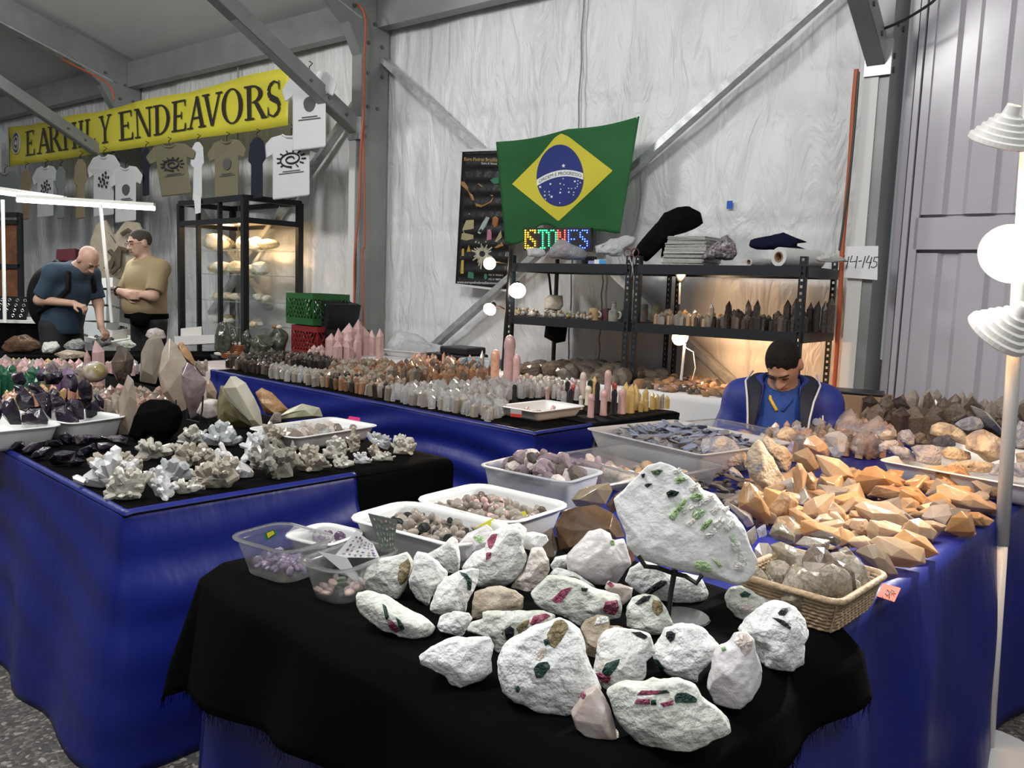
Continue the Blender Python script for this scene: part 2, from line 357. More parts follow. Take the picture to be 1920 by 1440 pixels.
cable('extension_cord', [(1610, 135), (1602, 240), (1592, 340), (1580, 430), (1574, 470)], .008, M_gr, 'dark green cord hanging along the right column', .41)
cable('extension_cord', [(0, 55), (70, 85), (130, 118), (200, 155), (214, 188)], .010, M_or, 'orange cord sagging under the far left rafter', .9)
cable('extension_cord', [(1640, 60), (1690, 40), (1740, 10), (1760, -8)], .008, mat('black_cable', (.02, .02, .02), .5), 'black cable crossing the top of the lilac panel wall', .45)
# ================================================================ tables and cloths
def satin(name, c0, c1, rough=.38, sc=1.2, bump=.35):
    m, nt, b = _mat(name); N = nt.nodes; L = nt.links
    tc = N.new('ShaderNodeTexCoord'); n = N.new('ShaderNodeTexNoise'); n.inputs['Scale'].default_value = sc; n.inputs['Detail'].default_value = 4; L.new(tc.outputs['Object'], n.inputs[0])
    r = N.new('ShaderNodeValToRGB'); r.color_ramp.elements[0].position = .35; r.color_ramp.elements[0].color = rgb(c0); r.color_ramp.elements[1].position = .65; r.color_ramp.elements[1].color = rgb(c1)
    L.new(n.outputs['Fac'], r.inputs['Fac']); L.new(r.outputs[0], b.inputs['Base Color'])
    b.inputs['Specular IOR Level'].default_value = .35 if sum(c0) > .05 else .04
    b.inputs['Roughness'].default_value = rough; b.inputs['Sheen Weight'].default_value = 0
    w = N.new('ShaderNodeTexNoise'); w.inputs['Scale'].default_value = 9; w.inputs['Detail'].default_value = 3; mp = N.new('ShaderNodeMapping'); mp.inputs['Scale'].default_value = (1, 1, .35); L.new(tc.outputs['Object'], mp.inputs[0]); L.new(mp.outputs[0], w.inputs[0])
    bp = N.new('ShaderNodeBump'); bp.inputs['Strength'].default_value = bump; bp.inputs['Distance'].default_value = .02; L.new(w.outputs['Fac'], bp.inputs['Height']); L.new(bp.outputs[0], b.inputs['Normal'])
    return m
M_blue = satin('royal_blue_satin', (.0045, .0095, .135), (.006, .013, .165), .42)
M_black = satin('black_felt_cloth', (.0018, .0018, .0019), (.0028, .0028, .0028), .9, 3, .3)
M_wcl = satin('white_table_cloth', (.60, .60, .60), (.68, .68, .68), .6, 1.5, .3)
M_pink = satin('pale_pink_cloth', (.50, .42, .41), (.58, .49, .48), .6, 1.5, .3)
TT = .735            # table tops; cloth surface comes to about .74
def folding_table(K, la, lb, label, ztop=TT, ax=None):
    A1, A2 = ax or (E1, E2)
    c = K + A1 * la / 2 + A2 * lb / 2; t = empty('folding_table', (c[0], c[1], 0), math.atan2(-A1[1], -A1[0]), label, 'table', 'folding tables under the cloths')
    # local x = -E1 , local y = E2 direction
    f = MB(); f.box((0, 0, ztop - .02), (la - .02, lb - .02, .04)); bevel(f.build('table_top', mat('grey_plastic_top', (.42, .42, .41), .5), t, world=False), .008)
    for x in (-1, 1):
        for y in (-1, 1):
            MB().tube([(x * (la / 2 - .18), y * (lb / 2 - .14), 0), (x * (la / 2 - .18), y * (lb / 2 - .14), ztop - .04)], .016, 8).build('leg', mat('grey_leg', (.22, .22, .22), .4, .5), t, world=False)
    return t
def skirt(name, path, ztop, zbot, m, label, amp=.03, wl=.32, seed=0, flare=.06, n=160, nz=36, lip=.05, swag=0, inside=1, cat='table skirt', droop=None):
    """cloth hung from a polyline; outward is to the left of the path when walked (inside=1)"""
    P = [np.array([p[0], p[1], 0.]) for p in path]; L = [0]
    for a, b in zip(P, P[1:]): L.append(L[-1] + np.linalg.norm(b - a))
    tot = L[-1]; vs = []
    U = np.linspace(0, tot, n)
    nrm = []; pos = []
    for u in U:
        k = max(i for i in range(len(L) - 1) if L[i] <= u + 1e-9); t = (u - L[k]) / (L[k + 1] - L[k]); p = P[k] * (1 - t) + P[k + 1] * t
        d = (P[k + 1] - P[k]) / np.linalg.norm(P[k + 1] - P[k]); nn = np.array([d[1], -d[0], 0]) * inside
        # blend the normal near corners
        for kk in (k, k + 1):
            if 0 < kk < len(P) - 1:
                w = max(0, 1 - abs(u - L[kk]) / .10)
                if w > 0:
                    d2 = (P[kk + 1] - P[kk]) if kk == k + 1 else (P[kk] - P[kk - 1]); d2 = d2 / np.linalg.norm(d2)
                    n2 = np.array([d2[1], -d2[0], 0]) * inside; nn = nn * (1 - w / 2) + n2 * w / 2
        nrm.append(nn / np.linalg.norm(nn)); pos.append(p)
    nrm = np.array(nrm); pos = np.array(pos)
    rows = []
    hgt = ztop - zbot
    # lip folded over the table edge
    rows.append(pos - nrm * lip + [0, 0, ztop]); rows.append(pos - nrm * .008 + [0, 0, ztop])
    for j in range(nz):
        h = (j / (nz - 1)); z = ztop - .006 - h * (hgt - .006)
        ff = np.clip(h * 1.6, 0, 1) ** 1.2
        ph = U / wl * 2 * math.pi + 1.3 * vnoise(np.stack([U * 1.1, np.full(n, h * .8), np.full(n, seed)], 1), seed) * 2
        d = amp * ff * np.sin(ph) + amp * .8 * ff * vnoise(np.stack([U / wl * .9, np.full(n, h * 1.5), np.full(n, 5.)], 1), seed + 3)
        d += flare * h + .004
        if swag:   # stretched folds that run down and away from the hung corners
            d += swag * np.clip(h * 5, 0, 1) * (1 - h) ** .6 * np.sin(26 * (h + .16 * np.sin(U * 2.2 + seed)) + U * .8) * (.6 + .4 * vnoise(np.stack([U * 1.5, np.full(n, h * 3), np.full(n, 0)], 1), seed + 7))
        zz = np.full(n, z)
        if droop is not None: zz = zz + droop(U / tot) * h
        rows.append(np.stack([pos[:, 0] + nrm[:, 0] * d, pos[:, 1] + nrm[:, 1] * d, zz], 1))
    V = np.concatenate(rows); nr = len(rows)
    fs = [(j * n + i, j * n + i + 1, (j + 1) * n + i + 1, (j + 1) * n + i) for j in range(nr - 1) for i in range(n - 1)]
    o = link(name, mesh(name, V, fs), m, smooth=True); solid(o, .003, 0); tag(o, label, cat); return o
def drape(name, K, la, lb, z, over, m, label, step=.03, amp=.02, seed=0, flare=.12, edge=.0, cat='cloth', zmin=None, top=(None, None), wrinkle=.0015, fold=.22, gap=.012, ax=None):
    """rectangular cloth thrown over a table; over=(a0,a1,b0,b1) extents in table coordinates"""
    a = np.arange(over[0], over[1] + 1e-6, step); b = np.arange(over[2], over[3] + 1e-6, step); A, B = np.meshgrid(a, b); na, nb = len(a), len(b)
    A = A.ravel().copy(); B = B.ravel().copy()
    if edge:   # uneven hem
        q = np.stack([A * 3.2, B * 3.2, np.zeros_like(A)], 1); e = edge * (1 + vnoise(q, seed)) * .5
        wA0 = np.clip((-A) / .12, 0, 1) if over[0] < 0 else 0; wA1 = np.clip((A - la) / .12, 0, 1); wB0 = np.clip((-B) / .12, 0, 1) if over[2] < 0 else 0; wB1 = np.clip((B - lb) / .12, 0, 1)
        A = A + e * wA0 - e * wA1; B = B + e * wB0 - e * wB1
    ca = np.clip(A, 0, la); cb = np.clip(B, 0, lb); da = A - ca; db = B - cb; d = np.hypot(da, db); dd = np.maximum(d, 1e-9)
    oa, ob = da / dd, db / dd
    along = np.where(np.abs(da) > np.abs(db), B, A) + .35 * np.arctan2(ob, oa)
    ff = np.clip(d / .25, 0, 1)
    w = flare * d * .9 + amp * ff * (np.sin(along / fold * 6.283 + 2 * vnoise(np.stack([along * 1.5, d * 1.5, np.zeros_like(d) + seed], 1), seed)) + .6 * vnoise(np.stack([along * 6, d * 3, np.zeros_like(d)], 1), seed + 4)) * .5
    w = np.where(d > 0, w + gap * np.minimum(1, d / gap), 0)
    w = np.where(d > 0, np.maximum(w, np.minimum(gap, d)), 0)
    A1, A2 = ax or (E1, E2)
    zz = z - np.where(d > .01, (d - .006) * .985, .3 * d)
    zz = zz + wrinkle * (d < .005) * fbm(np.stack([A * 5, B * 5, np.zeros_like(A)], 1), seed + 2, 3)
    if zmin is not None: zz = np.maximum(zz, zmin)
    P = K[None, :] + np.outer(ca + oa * w, A1) + np.outer(cb + ob * w, A2); P[:, 2] = zz
    fs = [(j * na + i, j * na + i + 1, (j + 1) * na + i + 1, (j + 1) * na + i) for j in range(nb - 1) for i in range(na - 1)]
    o = link(name, mesh(name, P, fs), m, smooth=True); solid(o, .0025, 1); tag(o, label, cat); return o
def tpt(K, a, b): q = K + E1 * a + E2 * b; return (q[0], q[1])
K1 = at_z(237, 960); K1[2] = 0          # near corner of the left table
K2 = at_z(1003, 812); K2[2] = 0         # near corner of the centre table
K3 = np.array([.17, 1.12, 0])           # near corner of the right table
L1, W1 = 3.8, 1.22; L2, W2 = 3.25, 1.24; L3, W3 = 1.16, 3.75   # (along E1, along E2)
for K, la, lb, lab in ((K1, L1, W1, 'folding table under the left black and blue cloths'), (K2, L2, W2, 'folding table under the centre display of crystal points'), (K3, L3, W3, 'folding table under the right display of rough rocks')):
    folding_table(K, la, lb, lab)
# left table
drape('black_tablecloth', K1, L1, W1, .739, (-.012, L1 + .02, -.012, W1 + .10), M_black, 'black cloth covering the top of the left table', amp=.01, seed=3, fold=.5)
drape('black_overhang_cloth', K1 + E2 * .80, .5, .45, .741, (-.17, .3, 0, .50), M_black, 'black cloth end hanging over the right edge of the left table', amp=.018, seed=5, edge=.03, fold=.4)
skirt('blue_skirt', [tpt(K1, L1, -.006), tpt(K1, 0, -.006), tpt(K1, 0, .80)], .744, .004, M_blue, 'royal blue satin skirt around the left table corner', amp=.016, wl=.75, seed=2, flare=.11, n=260, swag=.016, lip=.012)
skirt('white_underskirt', [tpt(K1, .03, .80), tpt(K1, .03, 1.18)], .70, .40, M_wcl, 'white sheet sagging below the black cloth of the left table', amp=.01, wl=.6, seed=4, flare=.0, n=40, nz=14, droop=lambda t: .27 * t ** .8)
# centre table
drape('black_tablecloth', K2, L2, W2, .739, (-.012, L2 + .02, -.012, W2 + .05), M_black, 'black cloth covering the top of the centre table', amp=.01, seed=13, fold=.5)
drape('black_overhang_cloth', K2 + E2 * .44, .5, .79, .742, (-.13, .25, 0, .90), mat('navy_black_cloth', (.003, .0035, .006), .7, bump=.1, spec=.08), 'navy black cloth hanging over the right end of the centre table', amp=.012, seed=15, edge=.02, fold=.5)
skirt('blue_skirt', [tpt(K2, L2, -.006), tpt(K2, 0, -.006), tpt(K2, 0, .44)], .744, .004, M_blue, 'royal blue satin skirt around the centre table of crystal points', amp=.014, wl=.9, seed=21, flare=.07, n=260, swag=.030, lip=.012)
skirt('white_underskirt', [tpt(K2, .01, .45), tpt(K2, .01, W2 - .02)], .715, .02, M_wcl, 'white cloth below the navy overhang of the centre table', amp=.014, wl=.4, seed=8, flare=.03, n=60, nz=20)
# right table
drape('blue_tablecloth', K3, L3, W3, .739, (-.74, L3 + .74, -.74, W3 + .3), M_blue, 'royal blue satin cloth draped to the ground over the right table', step=.035, amp=.035, seed=31, flare=.10, zmin=.004, fold=.55, gap=.008)
drape('black_throw', K3, L3, W3, .7435, (-.19, L3 + .20, -.31, .78), M_black, 'black cloth with frayed hem thrown over the near end of the right table', step=.018, amp=.045, seed=37, flare=.22, edge=.09, fold=.42, wrinkle=.003, gap=.05)
_tw = bpy.data.objects['black_throw']; _co = [v.co for v in _tw.data.vertices]; _na = len(np.arange(-.19, L3 + .20 + 1e-6, .018)); _nb = len(_co) // _na; f = MB()
for k in range(420):      # loose threads along the torn hem
    i = rng.integers(_na - 1) if k % 3 else 0; j = 0 if k % 3 else rng.integers(_nb - 1); p = np.array(_co[j * _na + i]) * rng.random() ; q = np.array(_co[j * _na + i]); r_ = np.array(_co[j * _na + i + 1]) if k % 3 else np.array(_co[(j + 1) * _na + i]); p = q + (r_ - q) * rng.random(); d_ = rng.normal(size=3) * .006; f.tube([p + [0, 0, .002], p + d_ * .5 - [0, 0, .008], p + d_ - [0, 0, rng.uniform(.01, .03)]], [.0006, .0005, .0003], 3, False)
f.build('hem_threads', M_black, _tw)['kind'] = 'stuff'
# table below the shelves
T4Z = .80
t4 = empty('long_table', wall(1.065, .55, 0), WANG, 'long table along the tent wall under the black shelves', 'table')
f = MB(); f.box((0, 0, T4Z - .03), (4.05, .84, .04)); bevel(f.build('table_top', mat('grey_plastic_top', (.42, .42, .41), .5), t4, world=False), .006)
for x in (-1.9, 0, 1.9):
    for y in (-.36, .36): MB().tube([(x, y, 0), (x, y, T4Z - .05)], .018, 8).build('leg', mat('grey_leg', (.2, .2, .2), .4), t4, world=False)
Pw = [wall(3.10, .985, 0), wall(-.965, .985, 0), wall(-.965, .14, 0)]
o = skirt('white_tablecloth', [(p[0], p[1]) for p in Pw], T4Z, .02, M_wcl, 'white cloth hanging from the table under the shelves', amp=.02, wl=.45, seed=9, flare=.05, n=180, nz=24, lip=.80, cat='cloth')
# back tables (left distance)
KB = at_z(394, 668); KB[2] = 0; _q = at_z(0, 668); B1 = _q - KB; B1[2] = 0; B1 /= np.linalg.norm(B1); B2 = np.array([B1[1], -B1[0], 0])
folding_table(KB, 2.6, .58, 'folding table under the black cloth in front of the two men', ax=(B1, B2))
drape('black_tablecloth', KB, 2.6, .58, .739, (-.34, 2.7, -.34, .62), M_black, 'black cloth on the table in front of the two men', amp=.02, seed=43, ax=(B1, B2), fold=.5)
KC = at_z(402, 690); KC[2] = 0
folding_table(KC, .55, 1.5, 'folding table under the pale pink cloth by the glass cabinet')
drape('pink_tablecloth', KC, .55, 1.5, .739, (-.5, .56, -.5, 1.55), M_pink, 'pale pinkish cloth on the table in front of the glass cabinet', amp=.03, seed=44, fold=.4)
# ================================================================ rocks and crystals: generators
_ICO = {}
def ico(n):
    if n not in _ICO:
        bm = bmesh.new(); bmesh.ops.create_icosphere(bm, subdivisions=n, radius=1)
        _ICO[n] = (np.array([v.co[:] for v in bm.verts]), [tuple(v.index for v in f.verts) for f in bm.faces]); bm.free()
    return _ICO[n]
def chisel(P, rs, k, cut):
    """flatten a point cloud (unit-ish size) against k random planes"""
    for _ in range(k):
        m = rs.normal(size=3); m /= np.linalg.norm(m); pr = P @ m; h = pr.max() * (1 - cut * rs.uniform(.3, 1)); ex = np.maximum(0, pr - h)
        P = P - np.outer(ex * .92, m)
    return P
def zr(pts, ox, oy, sc): return [(ox + x / sc, oy + y / sc) for x, y in pts]
def rock_px(name, pts, m, label, cat='rock', thick=.75, base=None, z=.744, seed=1, n=5, rough=.035, facet=10, cut=.22, ridge=.5, group=None, lift=0, clip=True, depth=None, push=.75, smooth=True, parent=None):
    """a stone whose outline is traced from the photograph, given real depth, thickness and relief; it stands where its foot touches the table"""
    rs = np.random.default_rng(seed); pts = np.array(pts, float)
    lo = pts[np.argmax(pts[:, 1])] if base is None else np.array([pts[:, 0].mean(), base])
    d0 = float(np.dot(at_z(lo[0], lo[1], z) - CAM, AX_F)) if depth is None else depth
    c = pts.mean(0); c = (pts.min(0) + pts.max(0)) / 2 * .5 + c * .5
    sc = d0 / F; wpx = np.ptp(pts[:, 0]); hpx = np.ptp(pts[:, 1]); T = thick * min(wpx, hpx) * sc / 2 * (1 if depth is None else 1)
    d = d0 + (T * push if depth is None else 0); sc = d / F
    D, fs = ico(n)
    ang = np.arctan2(pts[:, 1] - c[1], pts[:, 0] - c[0]); rad = np.hypot(pts[:, 0] - c[0], pts[:, 1] - c[1]); od = np.argsort(ang); ang, rad = ang[od], rad[od]
    # exact polygon radius for a direction
    phi = np.arctan2(-D[:, 1], D[:, 0])
    A = np.concatenate([[ang[-1] - 2 * math.pi], ang, [ang[0] + 2 * math.pi]]); Rr = np.concatenate([[rad[-1]], rad, [rad[0]]])
    i = np.clip(np.searchsorted(A, phi) - 1, 0, len(A) - 2); a0, a1, r0, r1 = A[i], A[i + 1], Rr[i], Rr[i + 1]
    den = r0 * np.sin(phi - a0) + r1 * np.sin(a1 - phi); rr = np.where(np.abs(den) > 1e-6, r0 * r1 * np.sin(a1 - a0) / np.where(np.abs(den) > 1e-6, den, 1), (r0 + r1) / 2)
    rr = np.where((rr > 0) & (rr < 4 * rad.max()), rr, np.interp(phi, A, Rr))
    cc = np.hypot(D[:, 0], D[:, 1]); lat = np.arctan2(D[:, 2], cc); q = np.cos(lat) ** .8; X = np.cos(phi) * rr * q * sc; Y = -np.sin(phi) * rr * q * sc; Z = np.sign(D[:, 2]) * np.abs(np.sin(lat)) ** .9 * T
    S = np.array([wpx * sc / 2, hpx * sc / 2, T]); P = np.stack([X, Y, Z], 1) / S
    for _ in range(facet):      # planes that look towards the viewer or up, so the outline is kept
        mm = np.array([rs.uniform(-.75, .75), rs.uniform(-.6, .85), rs.uniform(.5, 1) * (1 if rs.random() < .7 else -1)]); mm /= np.linalg.norm(mm)
        pr = P @ mm; h = pr.max() * (1 - cut * rs.uniform(.35, 1)); P = P - np.outer(np.maximum(0, pr - h) * .95, mm)
    P = P * S
    nn = D / np.linalg.norm(D, axis=1)[:, None]; size = (S[0] * S[1]) ** .5
    if rough:
        f1 = fbm(P / size * 1.9 + seed * 3.7, seed, 5); f2 = 1 - np.abs(fbm(P / size * 2.6 + seed * 1.3, seed + 5, 4)) * 2
        stp = np.floor(fbm(P / size * 1.3 + 9, seed + 11, 3) * 3.2) / 3.2
        P = P + nn * (size * rough * (f1 + ridge * f2 + .9 * stp))[:, None]
    ctr = at_d(c[0], c[1], d); Wp = ctr + np.outer(P[:, 0], AX_R) + np.outer(P[:, 1], AX_U) - np.outer(P[:, 2], AX_F)
    Wp[:, 2] += lift
    if clip: Wp[:, 2] = np.where(Wp[:, 2] < z, z + (np.random.default_rng(1).random(len(Wp)) * .0005), Wp[:, 2])
    o = link(name, mesh(name, Wp, fs), m, parent, smooth=smooth)
    if parent is None: tag(o, label, cat, group)
    return o
def inclusion(rock, pts, m, name='mineral_inclusion', h=.0022, label=None, grow=0):
    """a mineral patch set in a stone's face: its outline is dropped onto the real surface of the stone"""
    me = rock.data; bv = BVHTree.FromPolygons([v.co for v in me.vertices], [p.vertices for p in me.polygons])
    pts = np.array(pts, float); c = pts.mean(0); ring = []; n = 22
    # resample the outline
    seg = np.linalg.norm(np.diff(np.vstack([pts, pts[:1]]), axis=0), axis=1); cum = np.concatenate([[0], np.cumsum(seg)]); pp = np.vstack([pts, pts[:1]])
    o2 = np.stack([np.interp(np.linspace(0, cum[-1], n, endpoint=False), cum, pp[:, k]) for k in (0, 1)], 1)
    vs = []; fs = []; rs = np.random.default_rng(int(abs(c[0] * 7 + c[1])))
    for j, f in enumerate((1.06, .93, .62, .3)):
        for k in range(n):
            q = c + (o2[k] - c) * f * (1 + (rs.normal() * .045 if j == 0 else 0)); rv = ray(*q); rv = rv / np.linalg.norm(rv)
            hit = bv.ray_cast(Vector(CAM), Vector(rv))
            for ff in (.85, .7, .55, .4, .25, .1):
                if hit[0] is not None: break
                q2_ = c + (q - c) * ff; rv = ray(*q2_); rv = rv / np.linalg.norm(rv); hit = bv.ray_cast(Vector(CAM), Vector(rv))
            if hit[0] is None: return None
            nn = hit[1] if hit[1].dot(Vector(rv)) < 0 else -hit[1]
            off = (-h, h * .7, h * (1 + rs.normal() * .3), h * (1.1 + rs.normal() * .3))[j]
            vs.append(np.array(hit[0]) + np.array(nn) * off)
    for j in range(3):
        for k in range(n): fs.append((j * n + k, j * n + (k + 1) % n, (j + 1) * n + (k + 1) % n, (j + 1) * n + k))
    fs.append(tuple(3 * n + k for k in range(n)))
    o = link(name, mesh(name, vs, fs), m, rock, smooth=False)
    if label: o['label'] = label
    return o
def hull_px(name, pts, m, label, cat='crystal', thick=.8, base=None, z=.744, ridge=.35, seed=1, depth=None, group=None, bev=.0022, extra=7, lift=0, parent=None, push=.8, clip=True):
    """a flat-faced crystal: convex body with the traced outline and a few ridge corners before and behind it"""
    rs = np.random.default_rng(seed); pts = np.array(pts, float)
    lo = pts[np.argmax(pts[:, 1])] if base is None else np.array([pts[:, 0].mean(), base])
    d0 = float(np.dot(at_z(lo[0], lo[1], z) - CAM, AX_F)) if depth is None else depth
    c = pts.mean(0); wpx, hpx = np.ptp(pts[:, 0]), np.ptp(pts[:, 1]); sc = d0 / F; T = thick * min(wpx, hpx) * sc / 2; d = d0 + (T * push if depth is None else 0); sc = d / F
    V = []
    for p in pts:
        q = (p - c) * sc; e = rs.uniform(-.25, .25) * T; V.append((q[0], -q[1], e))
    for k in range(extra):
        p = pts[rs.integers(len(pts))]; f = rs.uniform(.25, .72); q = (p - c) * f * sc; V.append((q[0], -q[1], T * rs.uniform(.75, 1)))
        p = pts[rs.integers(len(pts))]; q = (p - c) * f * sc; V.append((q[0], -q[1], -T * rs.uniform(.75, 1)))
    V = np.array(V); ctr = at_d(c[0], c[1], d); Wp = ctr + np.outer(V[:, 0], AX_R) + np.outer(V[:, 1], AX_U) - np.outer(V[:, 2], AX_F); Wp[:, 2] += lift
    if clip: Wp[:, 2] = np.maximum(Wp[:, 2], z)
    bm = bmesh.new()
    for v in Wp: bm.verts.new(v)
    r = bmesh.ops.convex_hull(bm, input=bm.verts); bmesh.ops.delete(bm, geom=list({g for g in r['geom_interior'] + r['geom_unused'] if isinstance(g, bmesh.types.BMVert)}), context='VERTS')
    bmesh.ops.dissolve_limit(bm, angle_limit=R(9), verts=bm.verts, edges=bm.edges)
    me = bpy.data.meshes.new(name); bm.to_mesh(me); bm.free(); o = link(name, me, m, parent)
    if bev: bevel(o, bev, 2)
    if parent is None: tag(o, label, cat, group)
    return o
def point_mesh(name, r=.5, tip=.3, sides=6, taper=.92, seed=0, jit=.12, base_cut=0):
    """unit-height hexagonal crystal point standing on z=0"""
    rs = np.random.default_rng(seed); rad = 1 + rs.normal(size=sides) * jit; f = MB(); vs = []; sh = rs.normal(size=sides) * .035
    for z, k in ((0, 1.0), (1 - tip, taper)):
        for i in range(sides):
            a = 2 * math.pi * (i + .5 * 0) / sides; vs.append((r * k * rad[i] * math.cos(a), r * k * rad[i] * math.sin(a), z + (sh[i] if z else 0)))
    vs.append((rs.normal() * .12 * r, rs.normal() * .12 * r, 1.0)); t = len(vs) - 1
    fs = [tuple(range(sides))[::-1]] + [(i, (i + 1) % sides, sides + (i + 1) % sides, sides + i) for i in range(sides)] + [(sides + i, sides + (i + 1) % sides, t) for i in range(sides)]
    return mesh(name, vs, fs)
def wand_mesh(name, r=.2, seg=14):
    """rounded polished wand, unit height, with a slightly wider domed top"""
    prof = [(0, 0), (r * 1.05, 0), (r * 1.1, .04), (r * .96, .12), (r * .93, .55), (r * .90, .68), (r * .93, .72), (r * 1.02, .76), (r * .98, .86), (r * .75, .95), (r * .38, .99), (0, 1.0)]
    f = MB(); f.lathe(prof, seg=seg); me = mesh(name, f.v, f.f); me.polygons.foreach_set('use_smooth', [True] * len(me.polygons)); return me
def pebble_mesh(name, seed, n=2, k=6, rough=.06):
    rs = np.random.default_rng(seed); D, fs = ico(n); P = D * rs.uniform(.65, 1.1, 3); P = chisel(P, rs, k, .3); P = P + D * (rough * fbm(P * 1.8 + seed, seed, 3))[:, None]
    return mesh(name, P * .5, fs)
def place(me, name, m, loc, scale, rot=(0, 0, 0), label=None, cat=None, group=None, parent=None):
    o = bpy.data.objects.new(name, me); COL.objects.link(o); o.location = tuple(map(float, loc)); o.scale = tuple(map(float, scale if hasattr(scale, '__len__') else (scale,) * 3)); o.rotation_euler = rot
    if m is not None:
        if not me.materials: me.materials.append(m)
        o.material_slots[0].link = 'OBJECT'; o.material_slots[0].material = m
    if parent is not None: o.parent = parent; o.matrix_parent_inverse = parent.matrix_world.inverted()
    return tag(o, label, cat, group)
def quartz(name, c0, c1, trans=.45, rough=.12, sc=14, vary=.15, bump=.05, sss=0):
    return mat(name, c0, rough, trans=trans, sss=sss, noise=(sc, [c0, c1], 4, .5), vary=vary, bump=bump, bscale=30, ior=1.5)
M_feld = mat('white_feldspar', (.72, .71, .67), .8, noise=(9, [(.56, .55, .49), (.70, .70, .67), (.78, .79, .78), (.62, .58, .50)], 8, .4), bump=.75, bscale=55)
M_feld2 = mat('snow_white_feldspar', (.78, .78, .77), .75, noise=(10, [(.66, .66, .64), (.78, .79, .78), (.82, .82, .82)], 8, .3), bump=.75, bscale=60)
M_feld3 = mat('greenish_white_feldspar', (.62, .65, .58), .8, noise=(9, [(.46, .47, .38), (.60, .63, .56), (.70, .72, .67), (.50, .46, .36)], 8, .5), bump=.75, bscale=55)
M_milk = mat('milky_quartz', (.75, .72, .72), .3, trans=.12, noise=(9, [(.66, .62, .62), (.80, .78, .79)], 6, .3), bump=.35, bscale=40)
M_pinkish = mat('pinkish_quartz', (.62, .53, .49), .25, trans=.2, noise=(11, [(.50, .40, .35), (.66, .58, .54), (.74, .70, .67)], 5, .4), bump=.25, bscale=30)
M_tan = mat('tan_quartz_rock', (.40, .33, .24), .45, noise=(14, [(.26, .20, .13), (.42, .35, .26), (.56, .51, .43)], 7, .4), bump=.5, bscale=50)
M_mica = mat('olive_brown_mica', (.22, .18, .09), .4, noise=(45, [(.10, .08, .03), (.27, .21, .11), (.42, .36, .22)], 6, .2), bump=.8, bscale=90)
M_green = mat('dark_green_tourmaline', (.012, .035, .03), .3, noise=(60, [(.006, .012, .012), (.015, .055, .04), (.05, .09, .075)], 5), bump=.6, bscale=120)
M_lgreen = mat('light_green_tourmaline', (.36, .50, .26), .3, noise=(50, [(.22, .36, .14), (.40, .55, .30), (.60, .68, .52)], 5), bump=.5, bscale=90)
M_rub = mat('pink_tourmaline', (.30, .05, .11), .4, noise=(60, [(.15, .02, .05), (.32, .06, .13), (.5, .2, .26)], 5), bump=.7, bscale=120)
M_bkt = mat('black_tourmaline', (.012, .014, .016), .25, noise=(60, [(.006, .006, .008), (.03, .035, .04)], 5), bump=.6, bscale=120)
# ================================================================ rough rocks on the black throw (near right table)
def q4(p): return zr(p, 620, 960, 3.0)
def q5(p): return zr(p, 1100, 1000, 3.2)
def q2(p): return zr(p, 880, 780, 3.2)
def q3(p): return zr(p, 1240, 780, 2.8235)
RK = {}
def rk(key, pts, m, label, **k):
    k.setdefault('seed', len(RK) * 7 + 3); RK[key] = rock_px('rough_rock', pts, m, label, **k); return RK[key]
rk('g', q4([(740, 310), (800, 230), (870, 205), (895, 120), (960, 85), (1060, 60), (1105, 100), (1090, 180), (1105, 260), (1080, 320), (1020, 390), (980, 415), (900, 420), (830, 430), (780, 400)]), M_feld, 'tall off-white rock with a magenta streak at the back of the rock group', base=1110, thick=.7)
rk('g3', q4([(1010, 430), (1040, 380), (1085, 330), (1110, 250), (1130, 200), (1190, 200), (1230, 260), (1232, 330), (1200, 400), (1130, 460), (1080, 470)]), mat('pink_white_feldspar', (.72, .64, .58), .8, noise=(9, [(.60, .50, .43), (.72, .66, .61), (.8, .77, .74)], 8, .3), bump=.7, bscale=55), 'lumpy pinkish white rock leaning against the tall off-white rock', base=1112)
rk('g2', q4([(1022, 150), (1070, 120), (1140, 112), (1215, 130), (1225, 160), (1190, 200), (1130, 215), (1070, 200)]), M_feld2, 'small bright white rock perched on top of the pinkish rock', base=1098, clip=False, thick=.9)
rk('e', q4([(545, 235), (620, 195), (680, 140), (715, 160), (725, 260), (720, 330), (660, 345), (600, 280)]), M_feld, 'white rock behind the left boulders with a raised peak', base=1090)
rk('f', q4([(715, 185), (770, 120), (880, 70), (915, 105), (870, 200), (800, 225), (735, 290)]), M_milk, 'translucent white crystal with a pale green patch beside the tall rock', base=1078, cat='crystal', rough=.015)
rk('b', q4([(180, 375), (205, 310), (270, 262), (350, 248), (430, 225), (465, 270), (460, 320), (440, 370), (420, 430), (380, 490), (300, 462), (200, 442)]), M_feld3, 'blocky off-white rock with a brown side next to the candy box', base=1128)
rk('c', q4([(485, 225), (540, 240), (600, 275), (660, 340), (650, 385), (600, 430), (565, 480), (550, 535), (490, 490), (445, 430), (440, 380), (465, 320), (470, 260)]), M_feld, 'pale round-topped rock behind the cream block')
rk('d', q4([(560, 540), (575, 490), (600, 420), (640, 370), (720, 330), (790, 318), (835, 325), (830, 390), (800, 450), (770, 510), (765, 560), (720, 585), (640, 582), (590, 578)]), M_feld, 'cream block of rock with a curved black edge on its right')
rk('a', q4([(138, 455), (200, 443), (290, 465), (380, 525), (480, 580), (545, 605), (588, 655), (545, 712), (480, 718), (430, 712), (380, 680), (300, 650), (230, 605), (170, 560), (143, 510)]), M_feld3, 'long slanting white rock with green and pink streaks, leftmost of the group', thick=.9)
rk('h', q4([(790, 500), (810, 450), (880, 425), (950, 418), (1040, 440), (1090, 480), (1085, 530), (1070, 565), (900, 575), (850, 590), (800, 605)]), M_tan, 'rounded tan rock in the middle of the white rocks', base=1166)
